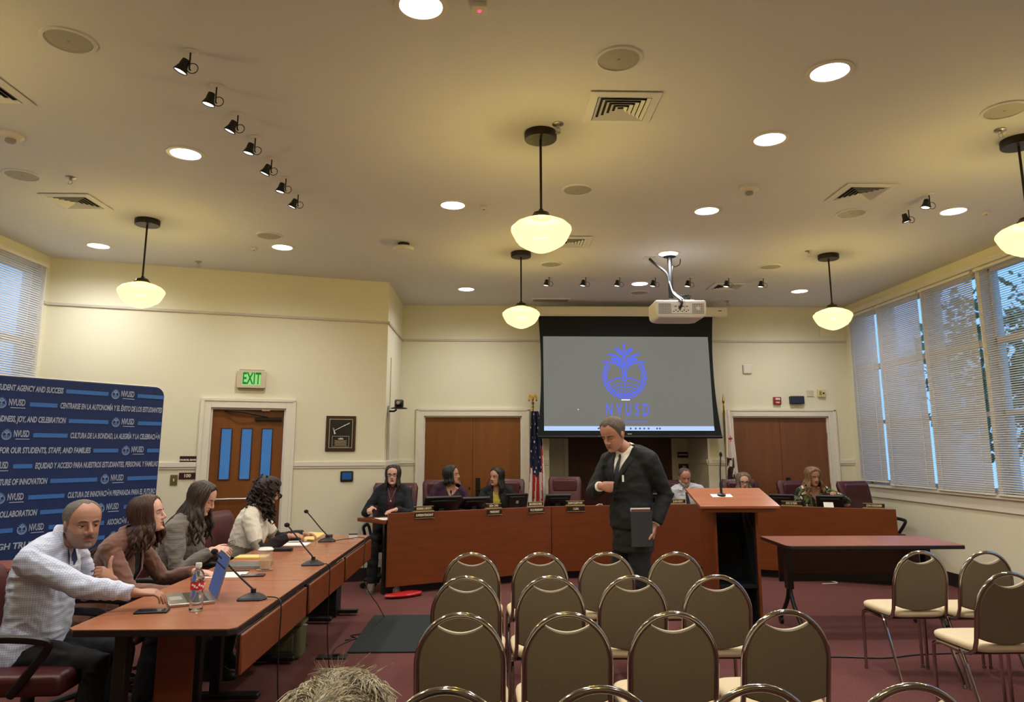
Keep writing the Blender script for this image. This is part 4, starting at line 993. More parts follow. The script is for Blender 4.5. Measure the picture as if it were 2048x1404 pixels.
MB().cyl((0, 0, .02), (0, 0, 2.14), .013, 10).build('pole', 'brass', t); MB().lathe([(.001, 0), (.15, 0), (.15, .02), (.05, .06), (.02, .10), (.001, .1)]).build('base', 'brass', t)
MB().lathe([(.001, 2.13), (.014, 2.14), (.008, 2.165), (.02, 2.20), (.016, 2.24), (.001, 2.33)], seg=10).build('spear_finial', 'brass', t)
hanging_cloth(.02, -.03, .6, 2.09, .07, .20, ca, 'cloth', t, 4, -.01)

# ------------------------------------------------------------ wall items on the back wall
def wbox(name, x, z, w, h, d, m, label, cat, bev=.008):
    o = MB().box((0, -d / 2, 0), (w, d, h)).build(name, m, bevel=bev, seg=3); o.location = (x, YB, z); return tag(o, label, cat)
t = thing('wall_thermostat', 'rounded grey white wall device right of the screen', 'thermostat', (3.735, YB, 2.69)); MB().box((0, -.015, 0), (.13, .03, .14)).build('housing', 'white_plastic', t, bevel=.014, seg=4); MB().box((0, -.031, .0), (.09, .002, .1)).build('cover', 'trim', t)
t = thing('fire_alarm_strobe', 'red fire alarm strobe on the wall above the right doors', 'fire alarm', (4.145, YB, 2.225)); MB().box((0, -.02, 0), (.11, .04, .11)).build('housing', mat('fire_red', (150, 26, 32), .4), t, bevel=.006); MB().box((0, -.046, .025), (.07, .014, .03)).build('strobe_lens', 'white_plastic', t, bevel=.004)
mb = MB(); put_text(mb, 'FIRE', (0, -.0405, -.025), (1, 0, 0), (0, 0, 1), .03, bold=.001); mb.build('lettering', 'letter', t, smooth=0)
t = thing('wall_speaker', 'dark navy wall speaker between the fire strobe and cream plate', 'speaker', (4.425, YB, 2.235)); MB().box((0, -.04, 0), (.2, .08, .115)).build('housing', mat('navy_plastic', (24, 30, 52), .5), t, bevel=.012, seg=3); MB().box((0, -.081, 0), (.17, .002, .09)).build('grille', mat('navy_grille', (34, 42, 70), .7), t)
wbox('blank_wall_plate', 4.645, 2.335, .1, .09, .012, mat('cream_plate', (206, 196, 168), .5), 'blank cream wall plate beside the wall speaker', 'wall plate', .003)
t = thing('wall_control_box', 'small yellowed wall box with knob, rightmost above the right doors', 'control box', (4.80, YB, 2.335)); MB().box((0, -.02, 0), (.11, .04, .11)).build('housing', mat('yellowed_plastic', (216, 204, 150), .5), t, bevel=.006); MB().cyl((.025, -.04, 0), (.025, -.05, 0), .012).build('knob', 'black', t); MB().box((-.018, -.041, 0), (.035, .002, .06)).build('face', mat('olive_face', (150, 140, 90), .5), t)
wbox('return_air_panel', 4.97, 3.27, .24, .2, .01, 'wall', 'flush square wall panel behind the far right pendant', 'panel', .002)
# door signs in the recess
def sign_plate(loc, ux, w, h, txt, label, size, nm='door_sign'):
    ux = Vector(ux).normalized(); n_ = Vector((ux.y, -ux.x, 0)); t = thing(nm, label, 'sign', loc, math.atan2(ux.y, ux.x))
    MB().box((0, -.006, 0), (w, .012, h)).build('plate', mat('maroon_sign', (62, 22, 24), .4), t, bevel=.002)
    mb = MB(); put_text(mb, txt, (0, -.0125, 0), (1, 0, 0), (0, 0, 1), size, bold=.0015); mb.build('lettering', 'letter', t, smooth=0)
sign_plate((3.02, RY, 1.445), (1, 0, 0), .17, .09, 'RESTROOM', 'upper dark sign beside the dark recess doors', .026); sign_plate((3.03, RY, 1.26), (1, 0, 0), .17, .085, '101', 'lower dark sign beside the dark recess doors', .04)
def on_ang(s_, z, n_=0): v = DP + DU * s_ + DN * n_; return (v.x, v.y, z)
sign_plate(on_ang(1.535, 1.41), DU, .17, .085, 'COUNCIL CHAMBERS'[:7] + ' ROOM', 'small maroon sign above the 100 sign, left of the exit door', .024)
sign_plate(on_ang(1.54, 1.235), DU, .17, .07, '100', 'maroon room number sign reading 100, left of the exit door', .05)
AZ = math.atan2(DU.y, DU.x)
t = thing('light_switch', 'brass light switch plate below the 100 sign', 'switch', on_ang(1.405, 1.19), AZ); MB().box((0, -.004, 0), (.075, .008, .115)).build('plate', mat('brass_plate', (150, 136, 80), .35, .7), t, bevel=.002); MB().box((0, -.012, 0), (.012, .014, .03)).build('toggle', 'white_plastic', t)
t = thing('exit_sign', 'beige exit sign with green letters above the left door', 'sign', on_ang(2.155, 2.33), AZ)
MB().box((0, -.03, 0), (.32, .06, .2)).build('housing', mat('beige_sign_box', (206, 192, 168), .5), t, bevel=.006); MB().box((0, -.0, -.0), (.28, .05, .24)).build('back_plate', mat('beige_back', (180, 170, 140), .6), t)
M['exit_glow'] = emis('exit_face', (170, 235, 140), .8); M['exit_green'] = emis('exit_green', (20, 140, 50), .8)
MB().box((.0, -.0605, .005), (.205, .001, .145)).build('lit_face', 'exit_glow', t)
mb = MB(); put_text(mb, 'EXIT', (0, -.062, .005), (1, 0, 0), (0, 0, 1), .19, xs=.52, bold=.004); mb.build('lettering', 'exit_green', t, smooth=0)
t = thing('gavel_plaque', 'framed dark plaque with a silver gavel right of the exit door', 'plaque', on_ang(3.2, 1.715), AZ)
M['walnut'] = wood('walnut_frame', (52, 30, 20), (66, 38, 26), (12, 12, 12)); M['silver'] = mat('silver', (214, 210, 200), .3, .8)
MB().box((0, -.01, 0), (.35, .02, .42)).build('frame', 'walnut', t, bevel=.004); MB().box((0, -.0215, 0), (.275, .004, .345)).build('silver_border', 'silver', t); MB().box((0, -.0235, 0), (.262, .004, .332)).build('backing', 'black', t)
g = MB().tube([(-.075, -.035, .035), (.10, -.035, .125)], [.004, .0055], 8).tube([(-.095, -.035, .065), (-.09, -.035, .055), (-.075, -.035, .005), (-.07, -.035, -.005)], [.013, .009, .009, .013], 10).ell((.04, -.035, .094), (.009, .009, .009)); g.build('gavel', 'silver', t)
g = MB(); g.box((0, -.0275, -.095), (.20, .004, .13)); g.build('inscription_plate', 'silver', t); MB().box((0, -.030, -.095), (.19, .002, .12)).build('inscription_face', 'black', t)
mb = MB(); put_text(mb, 'csba', (0, -.0315, -.06), (1, 0, 0), (0, 0, 1), .034, bold=.001)
for i in range(5): mb.box((0, -.0315, -.085 - i * .014), (.15 - .02 * (i % 2), .0008, .003))
mb.build('lettering', 'letter', t, smooth=0)
t = thing('touch_panel', 'small dark wall touch panel with blue screen below the chair rail', 'touch panel', on_ang(3.29, 1.21), AZ); MB().box((0, -.012, 0), (.15, .024, .125)).build('housing', 'black', t, bevel=.012, seg=3); MB().box((0, -.0245, .005), (.11, .002, .08)).build('display', emis('blue_panel_screen', (44, 84, 140), .6), t)
# camera on the side return
t = thing('ptz_camera', 'black conference camera on a bracket at the wall corner', 'camera', (-1.30, 9.15, 2.02), 0)
MB().box((.0, 0, -.02), (.012, .06, .14)).build('wall_plate', 'steel', t); MB().tube([(0, 0, -.02), (.07, -.02, -.02), (.1, -.03, .0)], .012, 8).build('bracket_arm', 'bronze', t)
MB().lathe([(.001, 0), (.10, 0), (.105, .008), (.06, .02), (.001, .022)], c=(.13, -.03, .01)).build('base', 'black', t); MB().box((.13, -.03, .075), (.11, .07, .10)).build('yoke', 'black', t, bevel=.02, seg=3); MB().ell((.13, -.05, .08), (.045, .05, .045)).build('camera_head', 'black', t); MB().lathe([(.001, 0), (.022, 0), (.022, .02), (.001, .021)], c=(.13, -.095, .08), rot=Matrix.Rotation(R(90), 3, 'X')).build('lens', 'steel', t)
tag(MB().b2(-1.312, -1.296, 9.13, 9.15, 1.40, 1.95).build('cable_raceway', 'grey_trim'), 'thin vertical cable cover under the corner camera', 'cable cover')
tag(MB().cyl((-1.255, 8.98, 1.40), (-1.255, 8.98, 2.0), .001).build('camera_cable', 'black') if False else MB().b2(-1.312, -1.306, 9.3, 9.32, 1.40, 2.7).build('cable_raceway', 'grey_trim'), 'faint vertical cable cover on the short side wall, beyond the camera', 'cable cover')

# ------------------------------------------------------------ step-and-repeat banner
M['banner'] = mat('navy_banner_cloth', (12, 38, 90), .75, var=.03, vscale=(2, 2, 2)); M['banner_bar'] = mat('mid_blue_bar', (54, 108, 180), .7); M['banner_txt'] = mat('pale_banner_text', (206, 216, 232), .7); M['banner_logo'] = mat('pale_blue_logo', (140, 172, 220), .7)
BQ = Vector((-3.08, 6.87, 0)); BUv = Vector((-3.08 + 3.862, 6.87 - 5.741, 0)).normalized()
BNv = Vector((BUv.y, -BUv.x, 0)); BL = BQ - BUv * 2.6
bt = thing('step_and_repeat_banner', 'large navy fabric banner with white slogans and tree logos', 'banner', tuple(BL), math.atan2(BUv.y, BUv.x))
BW, BH = 2.6, 2.10
rr = .09; poly = [(0, .02), (BW, .02)] + [(BW - rr + rr * math.cos(a), BH - rr + rr * math.sin(a)) for a in [PI / 2 * i / 6 for i in range(7)]] + [(rr + rr * math.cos(a), BH - rr + rr * math.sin(a)) for a in [PI / 2 + PI / 2 * i / 6 for i in range(7)]]
MB().slab(poly, (0, 0, 0), (1, 0, 0), (0, 0, 1), (0, 1, 0), .03).build('cloth', 'banner', bt, bevel=.01)
MB().tube([(x, .012, z) for x, z in poly[1:10]], .006, 6).build('white_edge_line', 'paper', bt)  # thin white line along the right and top edges
for x in (.3, BW - .3): MB().box((x, .0, .01), (.05, .4, .02)).build('foot', 'steel', bt)
mt = MB(); ml = MB(); mbr = MB(); y_ = -.003
def btext(x0, x1, z, s_):
    t_ = text_mb(s_, .064, xs=1, bold=.0022, depth=.0006, align='LEFT', shear=.12); x_ = [v[0] for v in t_.v]; sc = (x1 - x0) / (max(x_) - min(x_)); mn = min(x_)
    mt.add([(x0 + (v[0] - mn) * sc, y_, z + v[1]) for v in t_.v], t_.f)
def bbar(x0, x1, z): mbr.add([(x0, y_, z - .017), (x1, y_, z - .017), (x1, y_, z + .017), (x0, y_, z + .017)], [(0, 1, 2, 3)])
def blogo(x, z, w=.30):
    r = .034; cx = x + r
    def ar(mb, pts, wd, closed): ribbon(mb, pts, wd * 1.2, y_, cx, z - .004, r, closed)
    e = emblem(0, 0, 1, 0, ar); ml.add(e.v, e.f)
    t_ = text_mb('NVUSD', .072, xs=1, bold=.002, depth=.0006, align='LEFT'); x_ = [v[0] for v in t_.v]; sc = (w - .09) / (max(x_) - min(x_)); mn = min(x_)
    mt.add([(x + .085 + (v[0] - mn) * sc, y_, z + .008 + v[1]) for v in t_.v], t_.f)
    mt.add([(x + .10, y_, z - .034), (x + w, y_, z - .034), (x + w, y_, z - .030), (x + .10, y_, z - .030)], [(0, 1, 2, 3)])
# rows: positions are along the cloth, measured from its left end
rowsb = [
 (2.0050, [('b', .05, 0.94), ('t', 0.990, 1.704, 'PRIORITIZING STUDENT AGENCY AND SUCCESS'), ('b', 1.726, 2.077), ('l', 2.106, 0.208), ('b', 2.340, 2.595)]),
 (1.8825, [('t', .05, .95, 'EQUITY AND ACCESS'), ('l', 1.225, 0.207), ('b', 1.461, 1.670), ('t', 1.693, 2.585, 'CENTRARSE EN LA AUTONOMÍA Y EL ÉXITO DE LOS ESTUDIANTES')]),
 (1.7600, [('b', .05, 0.93), ('t', 0.980, 1.748, 'A CULTURE OF KINDNESS, JOY, AND CELEBRATION'), ('b', 1.770, 2.100), ('l', 2.132, 0.202), ('b', 2.364, 2.595)]),
 (1.6375, [('t', .05, .95, 'EQUITY AND ACCESS'), ('l', 1.286, 0.200), ('b', 1.511, 1.774), ('t', 1.796, 2.585, 'CULTURA DE LA BONDAD, LA ALEGRÍA Y LA CELEBRACIÓN')]),
 (1.5150, [('b', .05, 0.88), ('t', 0.930, 1.973, 'EQUITY AND ACCESS FOR OUR STUDENTS, STAFF, AND FAMILIES'), ('b', 1.994, 2.209), ('l', 2.243, 0.202), ('b', 2.473, 2.595)]),
 (1.3925, [('t', .05, .95, 'EQUITY AND ACCESS'), ('l', 1.175, 0.186), ('b', 1.392, 1.530), ('t', 1.551, 2.585, 'EQUIDAD Y ACCESO PARA NUESTROS ESTUDIANTES, PERSONAL Y FAMILIAS')]),
 (1.2700, [('b', .05, 0.93), ('t', 0.980, 1.653, 'A FUTURE READY CULTURE OF INNOVATION'), ('b', 1.676, 2.051), ('l', 2.082, 0.201), ('b', 2.314, 2.595)]),
 (1.1475, [('t', .05, .95, 'EQUITY AND ACCESS'), ('l', 1.293, 0.203), ('b', 1.525, 1.797), ('t', 1.823, 2.585, 'CULTURA DE INNOVACIÓN PREPARADA PARA EL FUTURO')]),
 (1.0250, [('b', .05, 0.95), ('t', 1.000, 1.602, 'PARTNERSHIP AND COLLABORATION'), ('b', 1.624, 1.984), ('l', 2.067, 0.195), ('b', 2.302, 2.595)]),
 (0.9025, [('b', 1.1, 1.44), ('l', 1.471, .197), ('b', 1.70, 2.143), ('t', 2.169, 2.585, 'ASOCIACIÓN Y COLABORACIÓN')]),
 (0.7800, [('t', .95, 1.642, 'BUILT THROUGH TRUST'), ('l', 1.68, .2), ('b', 1.92, 2.16), ('l', 2.2, .2), ('b', 2.43, 2.595)]),
 (0.6575, [('b', .9, 1.6), ('l', 1.66, .2), ('b', 1.9, 2.09), ('t', 2.116, 2.585, 'LA CONFIANZA')]),
 (0.5350, [('b', .9, 1.6), ('l', 1.66, .2), ('b', 1.9, 2.5)]),
 (0.4125, [('b', .9, 1.6), ('l', 1.66, .2), ('b', 1.9, 2.5)]),
 (0.2900, [('b', .9, 1.6), ('l', 1.66, .2), ('b', 1.9, 2.5)])]
for z, items in rowsb:
    for it in items:
        if it[0] == 'b': bbar(it[1], it[2], z)
        elif it[0] == 't': btext(it[1], it[2], z, it[3])
        else: blogo(it[1], z, it[2])
mbr.build('printed_bars', 'banner_bar', bt, smooth=0, recalc=False); mt.build('printed_lettering', 'banner_txt', bt, smooth=0, recalc=False); ml.build('printed_tree_logos', 'banner_logo', bt, smooth=0, recalc=False)

# ------------------------------------------------------------ things on the left tables
def table_mic(x, y, rz, label, tip, h):
    """tip: (dx, dy) of the capsule from the base, world axes"""
    t = thing('table_microphone', label, 'microphone', (x, y, TZ), 0, 'black gooseneck microphones on the left tables')
    c_, s_ = math.cos(rz), math.sin(rz); P = lambda a, b, z: (a * c_ - b * s_, a * s_ + b * c_, z)
    bot = [P(.075, 0, 0), P(.05, .05, 0), P(-.07, .055, 0), P(-.07, -.055, 0), P(.05, -.05, 0)]; top = [P(.03, 0, .035), P(.02, .016, .035), P(-.02, .02, .035), P(-.02, -.02, .035), P(.02, -.016, .035)]; mid = [tuple(v * 1.0 if i < 2 else .012 for i, v in enumerate(p)) for p in bot]
    MB().loft([bot, mid, top]).build('base', 'black', t, bevel=.006)
    MB().cyl((0, 0, .03), (0, 0, .055), .014, 12).build('socket', 'black', t)
    dx, dy = tip
    MB().tube(bez([(0, 0, .05), (dx * .35, dy * .35, .05 + h * .33), (dx * .72, dy * .72, .05 + h * .72), (dx, dy, .05 + h)], 6), .0052, 8).build('gooseneck', 'black', t)
    MB().ell((dx * 1.04, dy * 1.04, .055 + h), (.02, .016, .016)).build('capsule', 'black_matte', t)
table_mic(-1.262, 4.04, 0, 'nearest gooseneck microphone, right of the water bottle', (-.25, .11), .175)
table_mic(-1.228, 5.20, 0, 'middle gooseneck microphone, right of the iced coffee cup', (-.19, .02), .21)
table_mic(-1.42, 6.49, 0, 'farthest gooseneck microphone, near the dais end', (-.18, -.02), .20)
# laptop seen from its right: the base lies towards the person, lid opened away from him
M['screen_blue_dim'] = emis('laptop_screen', (78, 94, 142), .65)
t = thing('laptop', 'open silver laptop with lit blue screen in front of the man', 'laptop', (-1.592, 4.025, TZ), R(-62))   # local +y points away from the user
MB().box((0, 0, .008), (.32, .22, .016)).build('base', 'steel', t, bevel=.004); MB().box((0, .03, .0165), (.27, .10, .002)).build('keyboard', 'black', t); MB().box((0, -.065, .0165), (.10, .06, .0015)).build('trackpad', 'grey_plastic', t)
rl = Matrix.Rotation(R(-14), 3, 'X'); hc_ = Vector((0, .112, .016))
MB().box(hc_ + rl @ Vector((0, .004, .11)), (.32, .007, .22), rot=rl).build('lid', 'steel', t, bevel=.003); ld = MB().box(hc_ + rl @ Vector((0, -.0003, .11)), (.305, .001, .205), rot=rl).build('display', 'screen_blue_dim', t)
MB().box(hc_ + rl @ Vector((0, -.0012, .155)), (.30, .0006, .008), rot=rl).build('window_bar', 'black', t)
# bottle
M['pet'] = mat('clear_bottle_plastic', (240, 246, 250), .04, trans=1.0); M['label_red'] = mat('red_bottle_label', (206, 40, 56), .4)
t = thing('water_bottle', 'clear plastic water bottle with a red and white label', 'bottle', (-1.452, 3.765, TZ))
prof = [(.001, .004), (.022, .002), (.0325, .008)]
for i in range(5): z = .02 + i * .016; prof += [(.0325, z), (.0300, z + .008)]
prof += [(.0325, .10), (.0318, .102), (.0318, .142), (.0325, .144), (.0325, .15), (.031, .165), (.024, .185), (.014, .198), (.0125, .205), (.0125, .212), (.001, .213)]
MB().lathe(prof, seg=28).build('bottle_body', 'pet', t, smooth=60)
MB().lathe([(.0324, .103), (.0327, .103), (.0327, .141), (.0324, .141)], seg=28, cap=False).build('label', 'label_red', t, smooth=60)
g = MB()
for i in range(8):
    a = -1.9 + i * .32; g.box((.0332 * math.cos(a), .0332 * math.sin(a), .128 - .006 * (i % 3)), (.004, .008, .008 + .004 * (i % 2)), rot=Matrix.Rotation(a, 3, 'Z'))
g.build('label_print', 'paper', t)
MB().lathe([(.001, .2135), (.0145, .2135), (.015, .207), (.015, .225), (.0135, .228), (.001, .228)][1:], seg=20).build('cap', 'white_plastic', t)
def phone(x, y, rz, label):
    t = thing('smartphone', label, 'phone', (x, y, TZ), rz); MB().box((0, 0, .0045), (.075, .15, .009)).build('body', 'black', t, bevel=.003); MB().box((0, 0, .0094), (.068, .14, .0006)).build('screen', mat('phone_glass', (40, 44, 60), .08), t)
phone(-1.655, 3.745, R(-80), 'dark phone lying near the man in checked shirt'); phone(-1.50, 4.76, R(-82), 'dark phone lying in front of the iced coffee cup')
sheet(-1.69, 4.80, TZ, .26, .2, .1, 'white papers beside the laptop lid on the middle table'); o = MB().box((0, 0, .001), (.3, .03, .002)).build('pen', 'black'); bpy.data.objects.remove(o)
MB_p = MB().tube([(-.07, 0, .008), (.07, 0, .008)], .0045, 8).build('pen', 'black'); MB_p.location = (-1.63, 4.88, TZ + .005); MB_p.rotation_euler = (0, 0, .1); tag(MB_p, 'black pen on the white papers', 'pen')
t = thing('closed_laptop', 'closed grey laptop on the middle table behind the iced coffee', 'laptop', (-1.665, 5.14, TZ), R(5)); MB().box((0, 0, .006), (.31, .22, .012)).build('base', 'grey_plastic', t, bevel=.004); MB().box((0, 0, .0155), (.31, .22, .007)).build('lid', mat('grey_lid', (118, 116, 112), .35, .4), t, bevel=.003); MB().box((.05, 0, .0193), (.03, .012, .0006)).build('emblem', 'steel', t)
M['cup'] = mat('clear_cup_plastic', (238, 238, 236), .12, alpha=.14); M['coffee'] = mat('milky_coffee', (196, 160, 108), .5)
t = thing('iced_coffee_cup', 'clear plastic cup of iced coffee with a white lid', 'cup', (-1.495, 5.0, TZ))
MB().lathe([(.001, .002), (.032, .002), (.033, .008), (.047, .125), (.048, .128), (.046, .128), (.032, .01), (.001, .006)], seg=28).build('cup_wall', 'cup', t, smooth=60)
MB().lathe([(.001, .007), (.031, .007), (.038, .058), (.001, .058)], seg=24).build('coffee', 'coffee', t); MB().lathe([(.001, .140), (.038, .140), (.046, .133), (.051, .127), (.049, .124), (.001, .130)], seg=28).build('lid', mat('lid_plastic', (226, 222, 214), .3), t)
tag(MB().lathe([(.001, 0), (.052, 0), (.056, .003), (.001, .002)], seg=28).build('coaster', mat('tan_coaster', (150, 128, 96), .6)), 'tan round coaster under the iced coffee', 'coaster').location = (-1.495, 5.0, TZ)
bpy.data.objects['iced_coffee_cup'].location.z = TZ + .003
o = MB().box((0, 0, .006), (.22, .15, .012)).build('yellow_notepad', 'yellow_paper', bevel=.001); o.location = (-1.76, 5.56, TZ); o.rotation_euler = (0, 0, .05); tag(o, 'yellow notepad behind the closed laptop', 'notepad')
t = thing('black_case', 'small flat black box on the far table edge behind the cup', 'box', (-1.66, 5.90, TZ), .05); MB().box((0, 0, .012), (.20, .06, .024)).build('body', 'black', t, bevel=.004); MB().box((0, 0, .025), (.16, .04, .002)).build('lid', 'black_matte', t)
sheet(-1.68, 6.30, TZ, .30, .21, .06, 'white papers in front of the curly haired woman')
sheet(-1.70, 6.50, TZ + .004, .2, .15, .2, 'printed papers under the tan folder', n=4)
o = MB().box((0, 0, .004), (.17, .22, .008), rot=Matrix.Rotation(R(10), 3, 'X')).build('tan_folder', 'yellow_paper'); o.location = (-1.60, 6.66, TZ + .022); o.rotation_euler = (0, 0, -.3); tag(o, 'tan paper folder held by the curly haired woman', 'folder')
o = MB().box((0, 0, .012), (.05, .09, .024)).build('small_black_device', 'black', bevel=.005); o.location = (-1.47, 6.78, TZ); tag(o, 'small black device beyond the tan folder', 'device')
t = thing('connector_box', 'small white box with black top on the far table corner', 'connector box', (-1.23, 6.66, TZ), .1); MB().box((0, 0, .02), (.07, .05, .04)).build('body', 'white_plastic', t, bevel=.003); MB().box((0, 0, .043), (.075, .05, .006)).build('lid', 'black', t)
# cables
def cable(pts, label, r=.0035, m='black', name='cable'): return tag(MB().tube(bez(pts, 8), r, 6).build(name, m), label, 'cable')
cable([(-1.19, 4.05, .752), (-1.125, 4.02, .748), (-1.10, 4.0, .70), (-1.10, 3.99, .45), (-1.09, 4.02, .2), (-1.05, 4.1, .01)], 'thin microphone cable hanging over the nearest table edge')
cable([(-1.15, 5.17, .752), (-1.12, 5.16, .748), (-1.10, 5.15, .70), (-1.10, 5.15, .3), (-1.08, 5.2, .01)], 'thin microphone cable hanging from the middle table')
cable([(-1.35, 6.48, .75), (-1.22, 6.50, .765), (-1.15, 6.60, .76), (-1.11, 6.58, .72), (-1.10, 6.55, .4), (-1.02, 6.9, .12), (-.98, 7.0, .006)], 'thin cable from the far table corner down to the floor mat')
cable([(-.98, 6.98, .012), (-1.02, 6.6, .012), (-1.06, 6.4, .012), (-1.16, 6.35, .006), (-1.1, 6.25, .006), (-1.18, 6.2, .006)], 'tangled black cable on the carpet beside the floor mat', .005)
cable([(-1.19, 5.75, .006), (-1.2, 6.0, .006), (-1.13, 6.2, .006), (-1.06, 6.3, .006)], 'thin floor cable running to the floor box', .004)
cable([(2.05, 5.55, .006), (2.5, 5.62, .006), (2.9, 5.58, .006), (3.2, 5.66, .006), (3.6, 5.7, .006)], 'thin black cable lying on the carpet behind the right chairs', .005)
cable([(3.6, 8.78, .006), (3.75, 8.7, .02), (3.85, 8.65, .06), (3.9, 8.67, .03), (4.0, 8.6, .006), (3.8, 8.55, .006)], 'loose white cable coil under the right part of the dais', .006, 'white_plastic')
# floor things
o = MB().b2(-1.09, -.05, 5.83, 7.07, 0, .012).build('floor_mat', mat('dark_green_mat', (30, 36, 34), .95, var=.2, vscale=(90, 90, 90)), bevel=.003); tag(o, 'dark rectangular floor mat between the left tables and chairs', 'mat')
t = thing('floor_box', 'small dark floor outlet box near the mat corner', 'floor outlet', (-1.18, 5.72, 0)); MB().box((0, 0, .006), (.22, .10, .012)).build('cover', 'black', t, bevel=.003); MB().box((.03, 0, .02), (.05, .03, .016)).build('plug', 'black', t)
M['olive'] = mat('olive_canvas', (92, 92, 58), .85, var=.1, vscale=(40, 40, 40), bump=.2)
t = thing('cooler_bag', 'olive green cooler bag under the left tables', 'bag', (-1.56, 5.75, 0), .0)
MB().box((0, 0, .12), (.32, .19, .24)).build('body', 'olive', t, bevel=.035, seg=4); MB().box((0, 0, .25), (.33, .20, .03)).build('lid', mat('olive_lid', (118, 116, 76), .8), t, bevel=.012, seg=3)
MB().tube(bez([(-.15, -.10, .2), (-.08, -.115, .13), (.04, -.11, .12), (.1, -.105, .19)], 6), .010, 6, flat=(1, .4)).build('strap', 'olive', t); MB().box((.04, -.098, .12), (.13, .012, .12)).build('pocket', 'olive', t, bevel=.008); MB().box((.17, -.02, .232), (.03, .02, .006)).build('zip_pull', 'white_plastic', t)
t = thing('subwoofer_box', 'large black box behind the far end of the left tables', 'box', (-1.60, 7.13, 0)); MB().box((0, 0, .26), (.34, .22, .40)).build('body', 'black_matte', t, bevel=.006); MB().box((0, 0, .03), (.34, .22, .06)).build('foot_rail', 'black', t); MB().box((.25, 0, .035), (.2, .06, .03)).build('side_foot', 'black', t)
M['red_bag'] = mat('red_shiny_plastic', (178, 26, 34), .3, bump=.5, bscale=(30, 30, 30))
mb = MB(); rnd = random.Random(5); rings = []
for j in range(8):
    k = j / 7; rings.append([( -1.10 + .36 * k, 7.86 + .175 * k + .10 * math.cos(a) * math.sin(PI * (k * .8 + .1)), .028 + .028 * math.sin(a) * (.5 + math.sin(PI * (k * .8 + .1)) * .5) + rnd.uniform(-.004, .004)) for a in [2 * PI * q / 14 for q in range(14)]])
mb.loft(rings).build('red_bag', 'red_bag'); tag(bpy.data.objects['red_bag'], 'flat shiny red bag on the carpet at the left dais end', 'bag')

# ------------------------------------------------------------ people
def skin(name, rgb, rough=.5): return mat(name, rgb, rough, sss=.12, var=.06, vscale=(30, 30, 30), bump=.06, bscale=(180, 180, 180))
M['lash'] = mat('dark_lashes', (36, 24, 20), .7); M['eye_white'] = mat('eye_white', (206, 198, 190), .25); M['iris_dark'] = mat('dark_iris', (30, 20, 14), .15)
def hairmat(name, rgb, rough=.42, stretch=(70, 70, 9)):
    m = mat(name, rgb, rough, var=.45, vscale=stretch, bump=.7, bscale=(stretch[0] * 2.2, stretch[1] * 2.2, stretch[2] * 2), detail=5); return m
def checked(name, base, line, n=70):
    m, nn, b = new_mat(name); mp = _coords(nn, (n, n, n)); br = nn.nodes.new('ShaderNodeSeparateXYZ'); nn.links.new(mp.outputs[0], br.inputs[0]); prev = None; ge = nn.nodes.new('ShaderNodeNewGeometry'); ns_ = nn.nodes.new('ShaderNodeSeparateXYZ'); nn.links.new(ge.outputs['Normal'], ns_.inputs[0])
    for ax in ('X', 'Y', 'Z'):
        f1 = nn.nodes.new('ShaderNodeMath'); f1.operation = 'FRACT'; nn.links.new(br.outputs[ax], f1.inputs[0])
        f2 = nn.nodes.new('ShaderNodeMath'); f2.operation = 'LESS_THAN'; f2.inputs[1].default_value = .22; nn.links.new(f1.outputs[0], f2.inputs[0])
        ab = nn.nodes.new('ShaderNodeMath'); ab.operation = 'ABSOLUTE'; nn.links.new(ns_.outputs[ax], ab.inputs[0]); lt_ = nn.nodes.new('ShaderNodeMath'); lt_.operation = 'LESS_THAN'; lt_.inputs[1].default_value = .72; nn.links.new(ab.outputs[0], lt_.inputs[0]); mu = nn.nodes.new('ShaderNodeMath'); mu.operation = 'MULTIPLY'; nn.links.new(f2.outputs[0], mu.inputs[0]); nn.links.new(lt_.outputs[0], mu.inputs[1]); f2 = mu
        if prev is None: prev = f2
        else:
            a = nn.nodes.new('ShaderNodeMath'); a.operation = 'MAXIMUM'; nn.links.new(prev.outputs[0], a.inputs[0]); nn.links.new(f2.outputs[0], a.inputs[1]); prev = a
    mx = nn.nodes.new('ShaderNodeMix'); mx.data_type = 'RGBA'; mx.inputs[6].default_value = lin(base) + (1,); mx.inputs[7].default_value = lin(line) + (1,)
    nn.links.new(prev.outputs[0], mx.inputs[0]); nn.links.new(mx.outputs[2], b.inputs['Base Color']); b.inputs['Roughness'].default_value = .8
    return m
HS = [(-.112, .022, .030, .066), (-.100, .041, .004, .078), (-.082, .053, -.028, .081), (-.060, .060, -.058, .0825), (-.035, .066, -.078, .081), (-.008, .0715, -.090, .079), (.018, .0765, -.098, .085),
      (.045, .0785, -.100, .083), (.068, .0745, -.095, .076), (.086, .065, -.083, .064), (.099, .051, -.066, .047), (.108, .034, -.046, .027), (.1125, .017, -.030, .008), (.1145, .006, -.017, -.004)]
def hsec(z):
    z = max(HS[0][0], min(HS[-1][0], z))
    for a, b in zip(HS[:-1], HS[1:]):
        if z <= b[0]:
            k = (z - a[0]) / (b[0] - a[0]); return tuple(a[i] + (b[i] - a[i]) * k for i in (1, 2, 3))
    return HS[-1][1:]
def hpt(az, z, off_=0.0):
    """point on the head surface; az 0 = face, positive to local +x"""
    hw, yb_, yf = hsec(z); hd = (yf - yb_) / 2; yc = (yf + yb_) / 2; e_ = .88
    s_, c_ = math.sin(az), math.cos(az)
    p = Vector((hw * math.copysign(abs(s_) ** e_, s_), yc + hd * math.copysign(abs(c_) ** e_, c_), z))
    if off_:
        d = (p - Vector((0, -.01, .015))); d.x /= .075 ** 1; d.y /= .09; d.z /= .11; p = p + d.normalized() * off_
    return p
